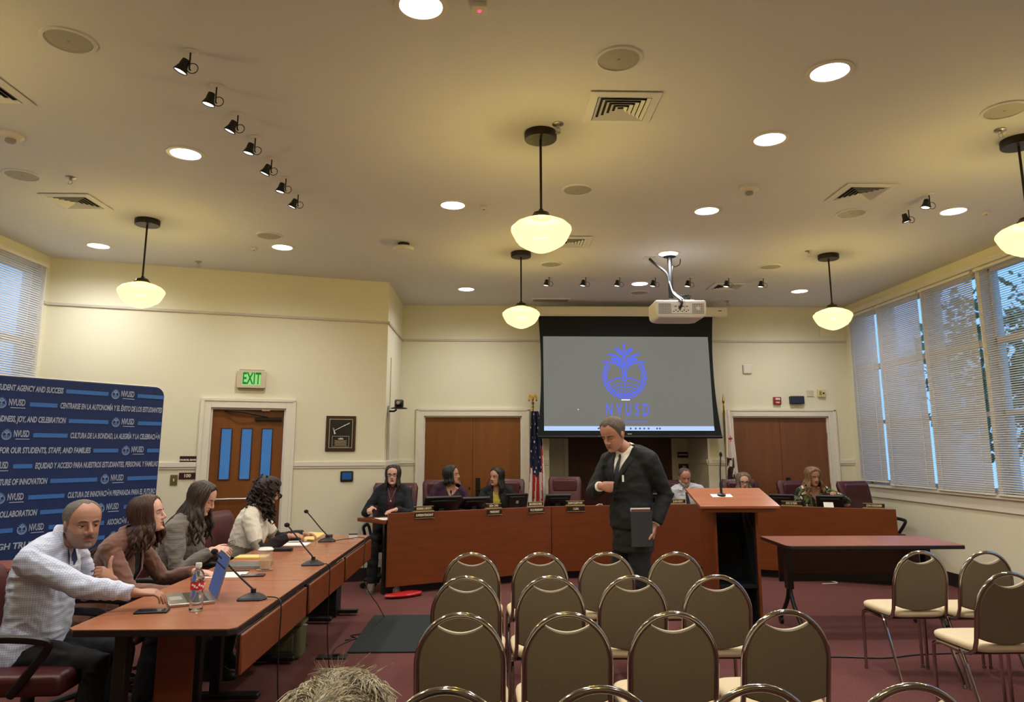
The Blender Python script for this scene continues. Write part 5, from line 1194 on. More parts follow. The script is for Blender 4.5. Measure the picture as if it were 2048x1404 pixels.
def remesh(mb, voxel, it=3, fac=.5, name='m'):
    me = mb.mesh(name); o = bpy.data.objects.new(name, me); COL.objects.link(o)
    bm = bmesh.new(); bm.from_mesh(me); bmesh.ops.recalc_face_normals(bm, faces=bm.faces); bm.to_mesh(me); bm.free()
    r = o.modifiers.new('r', 'REMESH'); r.mode = 'VOXEL'; r.voxel_size = voxel
    if it: s_ = o.modifiers.new('s', 'SMOOTH'); s_.iterations = it; s_.factor = fac
    dg = bpy.context.evaluated_depsgraph_get(); m2 = bpy.data.meshes.new_from_object(o.evaluated_get(dg)); m2.name = name
    bpy.data.objects.remove(o); bpy.data.meshes.remove(me); m2.materials.clear(); return m2
def mk(name, me, mats, parent, base, smooth=True):
    for m_ in mats: me.materials.append(M[m_] if isinstance(m_, str) else m_)
    me.transform(Matrix.Translation(-base)); 
    if smooth: me.shade_smooth()
    o = bpy.data.objects.new(name, me); COL.objects.link(o); o.parent = parent; return o
def mbw(mb, name, mats, parent, base, smooth=50):
    mb.v = [tuple(Vector(p) - base) for p in mb.v]; return mb.build(name, mats, parent, smooth=smooth)
def wrinkle(me, amp, sc, seed=0.0, fine=0.0):
    ns_ = [v.normal.copy() for v in me.vertices]
    for v, n_ in zip(me.vertices, ns_):
        q = Vector((v.co.x * sc * .8 + seed, v.co.y * sc * .8 + seed * .7, v.co.z * sc * 1.7)); w_ = noise.noise(v.co * 6) * 1.2; q += Vector((w_, w_, 0)); k = (1 - abs(noise.noise(q)) * 3.0); k = max(k, -.6) * (.4 + .8 * abs(noise.noise(v.co * 5.3 + Vector((9, 0, 0)))) * 1.6)
        if fine: k += fine * noise.noise(v.co * sc * 3.1)
        v.co += n_ * amp * k

class Person: pass
def hand_prims(mb, Wr, d, n_, right, curl=.5, thumb=.3, sc=1.0, spread=1.0, curls=None):
    d = d.normalized(); n_ = (n_ - d * n_.dot(d)).normalized(); ts = d.cross(n_) * (1 if right else -1)
    def ring(c, a, b, k=12): return [c + ts * (a * math.cos(2 * PI * i / k)) + n_ * (b * math.sin(2 * PI * i / k)) for i in range(k)]
    mb.loft([ring(Wr - d * .02 * sc, .024 * sc, .019 * sc), ring(Wr + d * .01 * sc, .027 * sc, .018 * sc), ring(Wr + d * .04 * sc, .038 * sc, .017 * sc), ring(Wr + d * .075 * sc, .041 * sc, .0145 * sc), ring(Wr + d * .092 * sc, .036 * sc, .011 * sc)])
    cs = curls or [curl * .85, curl, curl * 1.05, curl * 1.15]
    for i, (o_, l_, r_) in enumerate(((.030, .070, .0082), (.0105, .079, .0086), (-.0095, .073, .0082), (-.0285, .057, .0072))):
        c = cs[i]; p = Wr + (d * .084 + ts * o_) * sc; dd = (d + ts * (o_ * 3.2 * spread)).normalized(); pts = [p - d * .02 * sc, p]; rad = [r_ * sc * 1.05, r_ * sc * 1.05]
        for seg_, k in ((.46, .95), (.30, 1.25), (.24, .75)):
            ax = dd.cross(n_).normalized(); dd = (Matrix.Rotation(c * k, 3, ax) @ dd).normalized(); p = p + dd * l_ * seg_ * sc; pts.append(p); rad.append(rad[-1] * .93)
            n2 = n_
        mb.tube(pts, rad, 10, round_=True)
    p = Wr + (d * .022 + ts * .022) * sc; dd = (d * .62 + ts * .8 + n_ * .25 * thumb).normalized() if thumb < 1 else (d * .9 + ts * .12 + n_ * .55).normalized(); pts = [p]; rad = [.0135 * sc]
    for seg_, k in ((.036, .0), (.032, .5), (.026, .6)):
        ax = dd.cross((d * .7 + n_ * .6 - ts * .5).normalized()); 
        if ax.length > .01: dd = (Matrix.Rotation(thumb * k, 3, ax.normalized()) @ dd).normalized()
        p = p + dd * seg_ * sc; pts.append(p); rad.append(rad[-1] * .86)
    mb.tube(pts, rad, 10, round_=True)

def person(label, base, yaw, hip_z=.53, lean=8, head=None, head_yaw=0, head_pitch=0, head_roll=0, scale=1.0, female=False, skin_m='skin_a', voxel=.0055,
           hands=None, stand=False, feet=None, twist=0, shw=None, belly=0.0, top=None, pants='pants_black', shoes='shoe_black', eyes='open', group=None, torso_w=1.0, lips='lip_a', jaw=1.0, knees=None, headscale=1.0, stub=None, brow=(60, 44, 34), thigh_z=None, neck_at=None, armlen=(.285, .25)):
    """base: floor point below the hips. yaw: world angle the person faces. hands: {'R': dict(at=, dir=, palm=, pole=, curl=, thumb=)}"""
    base = Vector(base); base.z = 0
    P = Person(); t = thing('person', label, 'person', tuple(base), 0, group); P.t = t; P.base = base
    Fv = Vector((math.cos(yaw), math.sin(yaw), 0)); Rv = Vector((Fv.y, -Fv.x, 0)); Z = Vector((0, 0, 1)); s = scale
    H = base + Z * hip_z; L = .50 * s
    # spine
    pts = []; p = H.copy(); N_ = 10
    for i in range(N_ + 1):
        pts.append(p.copy()); a = R(lean) * (.45 + 1.1 * i / N_); p = p + (Fv * math.sin(a) + Z * math.cos(a)) * (L / N_)
    if neck_at is None and head is not None: neck_at = Vector(head) - Fv * .035 * s - Z * .143 * s
    if neck_at is not None:       # slide the spine so the neck base lands where wanted
        dlt = Vector(neck_at) - pts[-1]
        pts = [q + dlt * (i / N_) ** 1.3 for i, q in enumerate(pts)]
    def depth(k, x=0.0, grow=0.0):
        for A_, B_ in zip(prof[:-1], prof[1:]):
            if A_[0] <= k <= B_[0]:
                u = (k - A_[0]) / (B_[0] - A_[0]); a, b, fo = (A_[i] + (B_[i] - A_[i]) * u for i in (1, 2, 3)); q = min(1, abs(x) / (a + grow)); return fo + (b + grow + .5 * fo) * math.sqrt(max(0, 1 - q ** 2.35)) 
        return .07
    def sp(k):
        if k < 0: return pts[0] + (pts[0] - pts[1]) * (-k * N_)
        if k >= 1: return pts[-1] + (pts[-1] - pts[-2]) * ((k - 1) * N_)
        i = int(k * N_); u = k * N_ - i; return pts[i].lerp(pts[i + 1], u)
    def axes(k):
        tg = (sp(min(k + .05, 1.05)) - sp(max(k - .05, -.15))).normalized(); lat = Matrix.Rotation(R(twist) * max(0, k), 3, 'Z') @ Rv; lat = (lat - tg * lat.dot(tg)).normalized(); return lat, lat.cross(tg) * -1, tg
    sw = shw or (.165 if female else .185); sw *= s; hipw = (.172 if female else .165) * s * torso_w; ww = (.128 if female else .150) * s * torso_w; cw = (.150 if female else .172) * s
    prof = [(-.22, hipw * .85, .105 * s, 0), (-.08, hipw * 1.02, .125 * s, 0), (.08, hipw, .125 * s, belly * .5), (.30, ww, .105 * s, belly), (.50, (ww + cw) / 2 * 1.01, .112 * s, belly * .6 + (.008 if female else 0)), (.70, cw, .118 * s, .012 if female else .004), (.84, cw * .99, .105 * s, 0),
            (.93, cw * .82, .085 * s, -.004), (1.0, cw * .50, .066 * s, -.006), (1.06, .068 * s, .058 * s, -.002)]
    def torso(mb, grow=0.0, k0=-.3, k1=2, seg=22):
        rings = []
        for k, a, b, fo in prof:
            if k < k0 or k > k1: continue
            lat, fw, tg = axes(k); c = sp(k) + fw * (fo)
            rings.append([c + lat * ((a + grow) * math.copysign(abs(math.cos(q)) ** .85, math.cos(q))) + fw * ((b + grow + (.5 * fo if math.sin(q) > 0 else 0)) * math.sin(q)) for q in [2 * PI * i / seg for i in range(seg)]])
        mb.loft(rings)
        if k1 > .9:
            for i_ in (-1, 1):
                l9, f9, t9 = axes(.95); a_ = sp(1.0) + l9 * i_ * .02; b_ = sp(.90) + l9 * i_ * sw * .95
                mb.tube([a_, a_.lerp(b_, .45) + t9 * .008 * s, b_], [(.048 + grow) * s, (.050 + grow) * s, (.046 + grow) * s], 14, round_=True)
        return mb
    P.sp, P.axes, P.Rv, P.Fv, P.torso, P.depth = sp, axes, Rv, Fv, torso, depth
    lat, fw, tg = axes(.93); NB = sp(1.0)
    Sh = {'R': sp(.90) + lat * sw, 'L': sp(.90) - lat * sw}; P.Sh = Sh
    # head
    if head is None: hc = NB + tg * .03 + (Fv * .035 + Z * .145) * s
    else: hc = Vector(head)
    hy = yaw + R(head_yaw); hF = Vector((math.cos(hy), math.sin(hy), 0)); hR = Vector((hF.y, -hF.x, 0))
    rot = Matrix((hR, hF, Z)).transposed(); rot = rot @ Matrix.Rotation(R(head_pitch), 3, 'X') @ Matrix.Rotation(R(head_roll), 3, 'Y')
    HM = rot.to_4x4() ; hs = s * (.97 if female else 1.0) * headscale; HM = Matrix.Translation(hc) @ HM @ Matrix.Scale(hs, 4); P.HM = HM; HI = HM.inverted(); P.hs = hs
    # arms
    arms = {}
    hands = hands or {}
    for sd in 'RL':
        h = hands.get(sd) or dict(at=Sh[sd] + Fv * .22 - Z * .40, dir=Fv, palm=-Z)
        Wt = Vector(h['at']); U, Fo = armlen[0] * s, armlen[1] * s; d = Wt - Sh[sd]; D = d.length
        if D > (U + Fo) * .985: Wt = Sh[sd] + d.normalized() * (U + Fo) * .985; d = Wt - Sh[sd]; D = d.length
        if D < abs(U - Fo) + .03: D = abs(U - Fo) + .03
        dn = d.normalized(); a = (U * U - Fo * Fo + D * D) / (2 * D); hh = math.sqrt(max(0, U * U - a * a))
        pole = Vector(h.get('pole', (0, 0, -1))) ; pole = (pole - dn * pole.dot(dn)).normalized()
        arms[sd] = (Sh[sd], Sh[sd] + dn * a + pole * hh, Wt, h)
    P.arms = arms
    # legs
    legs = {}
    for i, sd in ((1, 'R'), (-1, 'L')):
        hj = H + Rv * (i * .085 * s) 
        if stand:
            ft = Vector(feet[sd]); kn = hj.lerp(ft + Z * .09, .5) + Fv * .035; an = ft + Z * .09 - Fv * .03; fd = Fv
        else:
            kz = thigh_z or (hip_z - .02); kn = (Vector(knees[sd]) if knees else H + Rv * (i * .13 * s) + Fv * .43 * s); 
            if not knees: kn.z = kz
            an = Vector((kn.x, kn.y, .09)) - Fv * .05 + Rv * (i * .01); fd = Fv
        legs[sd] = (hj, kn, an, fd)
    # body mesh
    b = MB()
    rr = [];
    for i in range(25):
        z = HS[0][0] + (HS[-1][0] - HS[0][0]) * (.5 - .5 * math.cos(PI * i / 24)); jw = 1 + (jaw - 1) * max(0, min(1, (-z) / .06))
        rr.append([HM @ Vector((q.x * jw, q.y, q.z)) for q in (hpt(2 * PI * k / 32, z) for k in range(32))])
    b.loft(rr)
    hp = lambda *c: HM @ Vector(c)
    b.tube([hp(0, .080, .012), hp(0, .091, -.010), hp(0, .0995, -.029)], [.0078 * hs, .0088 * hs, .0118 * hs], 12, round_=True)
    for i in (-1, 1): b.ell(hp(i * .0125, .088, -.036), (.0085 * hs,) * 3); b.ell(hp(i * .0735, -.010, -.006), (.0075 * hs, .019 * hs, .031 * hs), rot=rot @ Matrix.Rotation(i * -.35, 3, 'Z') @ Matrix.Rotation(-.15, 3, 'X'))
    b.ell(hp(0, .072, -.096), (.022 * hs, .016 * hs, .014 * hs)); 
    nk = .050 if not female else .044
    b.tube([hp(0, -.022, -.03), hp(0, -.026, -.085), NB + tg * .03 + fw * .004, NB - tg * .05], [nk * s, nk * s, (nk + .006) * s, (nk + .02) * s], 16, round_=True)
    torso(b, -.022, -.3, 1.02)
    for sd in 'RL':
        S_, E_, W_, h = arms[sd]
        b.tube([NB.lerp(S_, .75) - Z * .02, S_ - Z * .015, S_.lerp(E_, .5), E_, E_.lerp(W_, .35), E_.lerp(W_, .75), W_], [.034 * s, .038 * s, .037 * s, .034 * s, .035 * s, .028 * s, .0235 * s], 12, round_=True)
        hand_prims(b, W_, Vector(h.get('dir', Fv)), Vector(h.get('palm', (0, 0, -1))), sd == 'R', h.get('curl', .5), h.get('thumb', .4), s * (.90 if female else 1.0), h.get('spread', 1.0), h.get('curls'))
        hj, kn, an, fd = legs[sd]
        b.tube([hj, hj.lerp(kn, .5), kn, kn.lerp(an, .4), an], [.07 * s, .06 * s, .045 * s, .042 * s, .03 * s], 12, round_=True)
        b.tube([an - Z * .03, an + fd * .12 - Z * .055], [.03 * s, .022 * s], 10, round_=True)
    me = remesh(b, voxel, 2, .5, 'body')
    # face relief
    def g(p, c, r): q = ((p.x - c[0]) / r[0]) ** 2 + ((p.y - c[1]) / r[1]) ** 2 + ((p.z - c[2]) / r[2]) ** 2; return math.exp(-q) if q < 9 else 0.0
    for v in me.vertices:
        p = HI @ v.co
        if abs(p.x) > .1 or p.y < .02 or abs(p.z) > .13: continue
        dy = 0.0; ax = abs(p.x); q = Vector((ax, p.y, p.z))
        dy -= .0105 * g(q, (.031, .083, .001), (.017, .03, .011)); dy += .0035 * g(q, (.030, .085, .020), (.022, .03, .007)); dy += .003 * g(q, (.040, .075, -.030), (.016, .03, .014))
        dy -= .001 * g(q, (.018, .085, -.020), (.006, .03, .012))
        dy += .0050 * g(q, (0, .085, -.0585), (.019, .03, .0045)); dy += .0058 * g(q, (0, .085, -.0705), (.016, .03, .0050)); dy -= .0045 * g(q, (0, .085, -.0645), (.021, .03, .0022)); dy -= .004 * g(q, (0, .085, -.083), (.015, .03, .006))
        dz = .0
        v.co = HM @ (p + Vector((0, dy, dz)))
    # eyeballs joined to the body
    bmh = bmesh.new(); bmh.from_mesh(me)
    lipf = set()
    for f_ in bmh.faces:
        p = HI @ f_.calc_center_median()
        if p.y > .066 and abs(p.x) < .0235 and -.0765 < p.z < -.0535:
            w_ = 1 - (abs(p.x) / .0235) ** 2; 
            if -.0645 - .0105 * w_ < p.z < -.0645 + .0085 * w_: f_.material_index = 1
        if stub and f_.material_index == 0 and p.z < .01 and p.z > -.125 and p.y > -.005:
            lim = -.038 + .5 * max(0, .062 - p.y) + noise.noise(p * 240) * .009
            if p.z < lim and not (abs(p.x) < .02 and p.z > -.047): f_.material_index = 5
    for i in (-1, 1):
        m_ = MB(); m_.ell(hp(i * .031, .0655, .0005), (.0135 * hs, .0125 * hs, .0125 * hs), 18, 15, rot=rot)
        vs_ = [bmh.verts.new(v) for v in m_.v]
        for fi in m_.f:
            f_ = bmh.faces.new([vs_[k] for k in fi]); p = HI @ f_.calc_center_median(); dx_, dz_ = p.x - i * .031, p.z
            up = .0038 if eyes == 'open' else (-.003 if eyes == 'down' else .001)
            if dz_ > up or dz_ < -.0050: f_.material_index = 0
            elif dz_ > up - .0020: f_.material_index = 4
            elif p.y > .0755 and abs(dx_) < .0058: f_.material_index = 3
            else: f_.material_index = 2
    bmh.to_mesh(me); bmh.free()
    P.body = mk('body', me, [skin_m, lips, 'eye_white', 'iris_dark', 'lash'] + ([stub] if stub else []), t, base)
    # brows
    if brow:
        bm_ = MB()
        for i in (-1, 1): bm_.tube([hp(i * .012, .0865, .0165), hp(i * .026, .0858, .0210), hp(i * .039, .0785, .0205), hp(i * .049, .068, .015)], [.0024 * hs, .0036 * hs, .0030 * hs, .0013 * hs], 6, flat=(1, .7))
        key = 'brow_%d_%d_%d' % brow
        if key not in M: M[key] = mat(key.replace('brow', 'eyebrow_hair'), brow, .8)
        mbw(bm_, 'eyebrows', key, t, base)
    # trousers and shoes
    tr_ = MB()
    torso(tr_, .012, -.3, .12)
    for sd in 'RL':
        hj, kn, an, fd = legs[sd]
        tr_.tube([hj, hj.lerp(kn, .5), kn, kn.lerp(an, .45), an + Z * .0], [.098 * s, .085 * s, .068 * s, .06 * s, .055 * s], 14, round_=True)
    if pants:
        m2 = remesh(tr_, .010, 3, .5, 'trousers'); wrinkle(m2, .008, 9, 1.3); mk('trousers', m2, [pants], t, base)
    for sd in 'RL':
        hj, kn, an, fd = legs[sd]; c = Vector((an.x, an.y, 0)); lt = Vector((fd.y, -fd.x, 0)); rg = []
        for z_, kk in ((.0, 1.0), (.02, 1.02), (.045, .97), (.07, .78), (.095, .5)):
            rg.append([c + Z * z_ + fd * (.05 * (1 if kk > .8 else .4)) + fd * (.135 * kk * math.copysign(abs(math.cos(q)) ** .8, math.cos(q))) + lt * (.045 * (kk if kk > .8 else .9) * math.sin(q)) for q in [2 * PI * k / 18 for k in range(18)]])
        mbw(MB().loft(rg), 'shoe', shoes, t, base)
    return P

def top_garment(P, name, m, grow=.012, sleeve=(.060, .052, .045, .040), k0=-.30, k1=1.03, cut=None, end=.97, voxel=None, amp=.006, sc=11, bands=None, neck=None, extra=None, soft=3, seed=0.0):
    """knitted or woven top with both sleeves as one mesh. cut(lat, k, front) -> True removes the face; bands(k, armfrac) -> material index"""
    mb = MB(); P.torso(mb, grow, k0, k1)
    for sd in 'RL':
        S_, E_, W_, h = P.arms[sd]; nb = P.sp(.95); e_ = E_.lerp(W_, end if not isinstance(end, dict) else end[sd])
        mb.tube([nb.lerp(S_, .45) - Vector((0, 0, .02)), S_ - Vector((0, 0, .012)), S_.lerp(E_, .5), E_, E_.lerp(e_, .5), e_], [sleeve[0] * 1.05, sleeve[0], sleeve[1], sleeve[1] * .96, sleeve[2], sleeve[3]], 16)
    if extra: extra(mb)
    me = remesh(mb, voxel or .0085, soft, .5, name); wrinkle(me, amp, sc, seed, .3)
    bm = bmesh.new(); bm.from_mesh(me); kill = []
    lat9, fw9, tg9 = P.axes(.7); o9 = P.sp(.7); c5 = P.sp(1.0)
    for f_ in bm.faces:
        c = f_.calc_center_median()
        # spine parameter from height along the spine
        best = min(range(0, 26), key=lambda i: (P.sp(-.2 + i * .05) - c).length_squared); k = -.2 + best * .05; lt, fw, tg = P.axes(min(k, 1)); dd = c - P.sp(k); x = dd.dot(lt); y = dd.dot(fw)
        k += dd.dot(tg) / .5
        if cut and cut(x, k, y): kill.append(f_); continue
        if bands:
            af = 0
            for sd in 'RL':
                S_, E_, W_, h = P.arms[sd]
                for A, B, o_ in ((S_, E_, 0), (E_, W_, 1)):
                    u = (c - A).dot(B - A) / (B - A).length_squared
                    if 0 <= u <= 1.2 and ((A + (B - A) * u) - c).length < .075 and abs(x) > .10: af = max(af, o_ + u)
            f_.material_index = bands(k, af, x, y, c)
    if kill: bmesh.ops.delete(bm, geom=kill, context='FACES')
    if kill:
        for _ in range(5):
            mv = {}
            for v in bm.verts:
                nb_ = [e.other_vert(v).co for e in v.link_edges if e.is_boundary]
                if len(nb_) == 2: mv[v] = (v.co + nb_[0] + nb_[1]) / 3
            for v, c in mv.items(): v.co = c
    bm.to_mesh(me); bm.free()
    mats_ = m if isinstance(m, (list, tuple)) else [m]
    o = mk(name, me, mats_, P.t, P.base)
    if kill: sd_ = o.modifiers.new('cloth', 'SOLIDIFY'); sd_.thickness = .005; sd_.offset = -1
    return o
def cap_hair(P, mb, hl, thick=.010, top_thick=None, nz=.0, seed=0, naz=56, nk=12, freq=30):
    """skull cap that follows a hairline: hl = [(azimuth deg, z), ...] symmetric, or with negative azimuths too"""
    pts = sorted(hl)
    def line(a):
        a = a if pts[0][0] < 0 else abs(a)
        for (x0, z0), (x1, z1) in zip(pts[:-1], pts[1:]):
            if x0 <= a <= x1: return z0 + (z1 - z0) * (a - x0) / (x1 - x0)
        return pts[-1][1]
    outer = []; inner = []; tt = top_thick or thick
    for j in range(nk + 1):
        k = j / nk; ro = []; ri = []
        for i in range(naz):
            az = -180 + 360 * i / naz; z0 = line(az); z = z0 + (.1145 - z0) * (1 - (1 - k) ** 1.5)
            th_ = (thick + (tt - thick) * k) * min(1, .12 + k * 3)
            p = hpt(R(az), z, 0)
            n_ = noise.noise(Vector((p.x, p.y, p.z)) * freq + Vector((seed, 0, 0)))
            ro.append(P.HM @ hpt(R(az), z, max(.0012, th_ + nz * n_ * min(1, k * 4)))); ri.append(P.HM @ hpt(R(az), z, -.004))
        outer.append(ro); inner.append(ri)
    mb.loft(list(reversed(inner)) + outer, cap=True)
    return mb
def locks(P, mb, az_list, length, start_z=.10, ear=-.03, out=.014, rad=.011, drift=(0, 0, 0), wave=.006, seed=1, endr=.003, curlf=1.0, fwd=0.0, part=0.0, jitter=.012, spread_=.0, gather=1.0, thick=.012, segs=10, back_pull=0.0):
    """hanging locks: follow the head down to the ear, then fall"""
    rnd = random.Random(seed)
    for az in az_list:
        a = R(az + rnd.uniform(-4, 4)); pts = []; rad_ = []; L = length * rnd.uniform(.85, 1.06); r0 = rad * rnd.uniform(.8, 1.25)
        for k in range(6):
            z = start_z + (ear - start_z) * (k / 5) ** 1.3; aa = a * (.82 + .18 * k / 5) if part == 0 else a
            pts.append(P.HM @ hpt(aa, z, thick * (.6 + .4 * k / 5) + rnd.uniform(-.002, .003))); rad_.append(r0 * (.6 + .4 * k / 5))
        last = pts[-1]; dr = (last - pts[-2]).normalized(); hcw = P.HM @ Vector((0, -.02, ear)); radial = (last - hcw); radial.z = 0; radial = radial.normalized() if radial.length > .001 else Vector((0, 0, 0))
        ph = rnd.uniform(0, 6); n_ = segs
        for k in range(1, n_ + 1):
            u = k / n_; q = last + Vector((0, 0, -1)) * L * u + radial * (out * math.sin(min(1, u * 1.6) * PI / 2) + spread_ * u) + Vector(drift) * u ** 1.2
            q += Vector((math.sin(ph + u * 9 * curlf), math.cos(ph * 1.7 + u * 8 * curlf), 0)) * wave * min(1, u * 2)
            pts.append(q); rad_.append(max(endr, r0 * (1.05 - .5 * u * u) if u < .9 else r0 * .45))
        mb.tube(pts, rad_, 7, round_=True)
    return mb
def glasses(P, m, w=.030, h=.020, th=.0017):
    g = MB(); hp = lambda *c: P.HM @ Vector(c)
    for i in (-1, 1):
        g.tube([hp(i * .032 + w * .85 * math.copysign(abs(math.cos(a)) ** .7, math.cos(a)), .0965 - .004 * abs(math.cos(a)), -.002 + h * .8 * math.copysign(abs(math.sin(a)) ** .7, math.sin(a))) for a in [2 * PI * k / 20 for k in range(20)]], th, 6, closed=True)
        g.tube([hp(i * .058, .092, .004), hp(i * .074, .06, .004), hp(i * .079, -.01, .002)], th, 6)
    g.tube([hp(-.008, .099, .002), hp(0, .102, .004), hp(.008, .099, .002)], th, 6)
    return mbw(g, 'glasses', m, P.t, P.base)
def collar(P, m, r=.064, h=.035, gap=50, drop=.05, name='collar', tilt=.4, lift=.0):
    """folded shirt collar with an open front"""
    lt, fw, tg = P.axes(1.0); c0 = P.sp(1.0); nd = (P.HM @ Vector((0, -.03, -.05)) - c0).normalized(); tg = nd; lt = (lt - tg * lt.dot(tg)).normalized(); fw = lt.cross(tg) * -1; c0 = c0 + tg * lift; mb = MB(); pr = []
    n_ = 26
    for i in range(n_ + 1):
        a = R(gap / 2 + (360 - gap) * i / n_); dr = fw * math.cos(a) + lt * math.sin(a); fr = (1 + math.cos(a)) / 2
        top_ = c0 + dr * (r) + tg * (.052 - .035 * fr); out_ = c0 + dr * (r + .012) + tg * (.030 - .035 * fr - h * (.4 + .9 * fr ** 3)) + dr * (.012 + .02 * fr) ; bot = c0 + dr * (r - .002) + tg * (.0 - .03 * fr)
        pr.append([bot, top_, top_ + dr * .005, out_, out_ - dr * .004, top_ + dr * .001 - tg * .006])
    mb.loft(pr, cap=True); return mbw(mb, name, m, P.t, P.base)

def px(x, y, Y):
    """world point on the plane y = Y seen at photograph pixel (x, y)"""
    u, v = x - 1024, CY_PX - y; c_, s_ = math.cos(PITCH), math.sin(PITCH); F = F_PX * c_ - v * s_; U = F_PX * s_ + v * c_
    X = u * math.cos(YAW) + F * math.sin(YAW); Yr = F * math.cos(YAW) - u * math.sin(YAW); k = Y / Yr
    return Vector((X * k, Y, HC + U * k))
M['skin_a'] = skin('tanned_skin', (178, 130, 106)); M['skin_b'] = skin('pale_skin', (212, 166, 146)); M['skin_c'] = skin('warm_skin', (184, 136, 108)); M['skin_d'] = skin('ruddy_skin', (180, 128, 106))
M['lip_a'] = mat('dull_lips', (150, 84, 74), .45); M['lip_red'] = mat('dark_red_lips', (140, 44, 44), .4)
M['pants_black'] = mat('black_trousers', (16, 16, 20), .9); M['shoe_black'] = mat('black_shoes', (14, 13, 13), .4)
M['check_shirt'] = checked('blue_checked_shirt', (214, 220, 234), (172, 182, 212), 95); M['navy_cloth'] = mat('navy_inner_cloth', (46, 62, 104), .8, var=.3, vscale=(120, 120, 120))
NEAR = .0042
M['stubble_skin'] = skin('stubbled_skin', (140, 112, 98))
# P1: man in checked shirt
P = person('man in blue and white checked shirt with hand at his chin, at the laptop', (-2.34, 3.90, 0), R(0), hip_z=.52, lean=14, head=(-2.115, 3.90, 1.143), head_yaw=-38, head_pitch=-2, skin_m='skin_a', voxel=NEAR, torso_w=1.12, belly=.03, shw=.20,
           neck_at=(-2.235, 3.90, 1.045), headscale=1.05, stub='stubble_skin', brow=(48, 38, 32), jaw=1.10,
           hands={'R': dict(at=px(298, 1202, 3.80) + Vector((0, 0, .02)), dir=(.9, .25, -.05), palm=(.0, .1, -1), pole=(-.15, -.55, -1), curl=.42, thumb=.3),
                  'L': dict(at=px(226, 1160, 4.10), dir=(-.30, -.62, .50), palm=(-.85, .15, -.45), pole=(.7, .3, -1), curl=1.15, thumb=-.5)})
top_garment(P, 'shirt', ['check_shirt', 'check_shirt'], .016, (.066, .058, .048, .038), voxel=.007, amp=.006, sc=14, end={'R': .93, 'L': .80}, k0=-.25)
collar(P, 'check_shirt', .064, .04, 60, lift=.022)
g = MB(); lt, fw, tg = P.axes(.95); c0 = P.sp(1.0)
for i in (-1, 1): g.add([c0 + fw * .075 + lt * i * .03 + tg * .015, c0 + fw * .092 + lt * i * .008 - tg * .03, c0 + fw * .118 + lt * i * .012 - tg * .10, c0 + fw * .115 + lt * i * .035 - tg * .05], [(0, 1, 2, 3)])
mbw(g, 'inner_placket', 'navy_cloth', P.t, P.base)
S_, E_, W_, h = P.arms['L']; mbw(MB().tube([E_.lerp(W_, .72), E_.lerp(W_, .86)], [.043, .046], 16), 'cuff', 'navy_cloth', P.t, P.base)
M['hair_grey'] = hairmat('short_grey_hair', (112, 104, 94), .6, (220, 220, 90)); M['hair_greydark'] = hairmat('dark_grey_hair', (86, 78, 70), .55, (200, 200, 60)); M['stubble'] = mat('grey_stubble', (150, 118, 100), .9, var=.2, vscale=(300, 300, 300))
mb = cap_hair(P, MB(), [(0, .100), (26, .106), (42, .092), (58, .062), (72, .025), (80, -.010), (88, -.016), (94, .026), (108, .02), (125, -.03), (150, -.062), (180, -.066)], .004, .0035, .0012, 3, freq=90); mbw(mb, 'hair', 'hair_grey', P.t, P.base)
M['moustache'] = hairmat('grey_moustache', (120, 98, 82), .8, (260, 260, 260))
hp = lambda *c: P.HM @ Vector(c)
mbw(MB().tube([hp(-.027, .074, -.066), hp(-.015, .0875, -.0535), hp(0, .0895, -.051), hp(.015, .0875, -.0535), hp(.027, .074, -.066)], [.001, .0026, .0028, .0026, .001], 8, flat=(1, .8)), 'moustache', 'moustache', P.t, P.base)

# P2: brown jacket
M['brown_suede'] = mat('brown_suede_jacket', (104, 64, 46), .8, var=.12, vscale=(20, 20, 20), sheen=.3, bump=.15); M['hair_brown'] = hairmat('long_brown_hair', (62, 36, 24)); M['dark_top'] = mat('dark_undershirt', (24, 20, 22), .85)
P = person('woman with long brown hair in brown jacket beside the man in checked shirt', (-2.40, 4.66, 0), R(0), hip_z=.50, lean=14, head=(-2.130, 4.66, 1.128), head_yaw=6, head_pitch=7, female=True, skin_m='skin_b', voxel=NEAR, neck_at=(-2.235, 4.66, .985),
           hands={'R': dict(at=px(348, 1186, 4.45), dir=(1, .1, -.02), palm=(0, 0, -1), pole=(-.25, -.35, -1), curl=.2), 'L': dict(at=(-1.86, 4.78, .765), dir=(1, -.2, 0), palm=(0, 0, -1), pole=(-.3, .4, -1), curl=.25)})
top_garment(P, 'jacket', 'brown_suede', .016, (.060, .053, .046, .040), voxel=.007, amp=.0045, sc=17, end=.95, cut=lambda x, k, y: y > .05 and abs(x) < .012 + .05 * max(0, k - .2) and k < 1.2)
P2s = top_garment(P, 'undershirt', 'dark_top', .006, (.05, .045, .04, .036), voxel=.010, amp=.003, end=.5)
collar(P, 'brown_suede', .060, .04, 90, name='jacket_collar')
mb = cap_hair(P, MB(), [(0, .092), (35, .080), (55, .045), (70, -.005), (85, -.05), (180, -.09)], .014, .012, .002, 2)
rng = lambda a, b, n_: [a + (b - a) * i / (n_ - 1) for i in range(n_)]
for dr_, ln_, n_, sd_ in ((-.03, .20, 20, 3), (-.09, .23, 24, 4), (-.16, .25, 24, 5), (-.22, .25, 22, 9), (-.27, .22, 16, 12)):
    a0_ = 66 if sd_ == 3 else 92
    locks(P, mb, rng(a0_, 180, n_) + rng(-a0_, -180, n_), ln_ * (.75 if sd_ == 3 else 1), ear=-.05, out=.024, rad=.0145, drift=(dr_, 0, 0), wave=.010, seed=sd_, thick=.014, spread_=.02)
mbw(mb, 'hair', 'hair_brown', P.t, P.base)

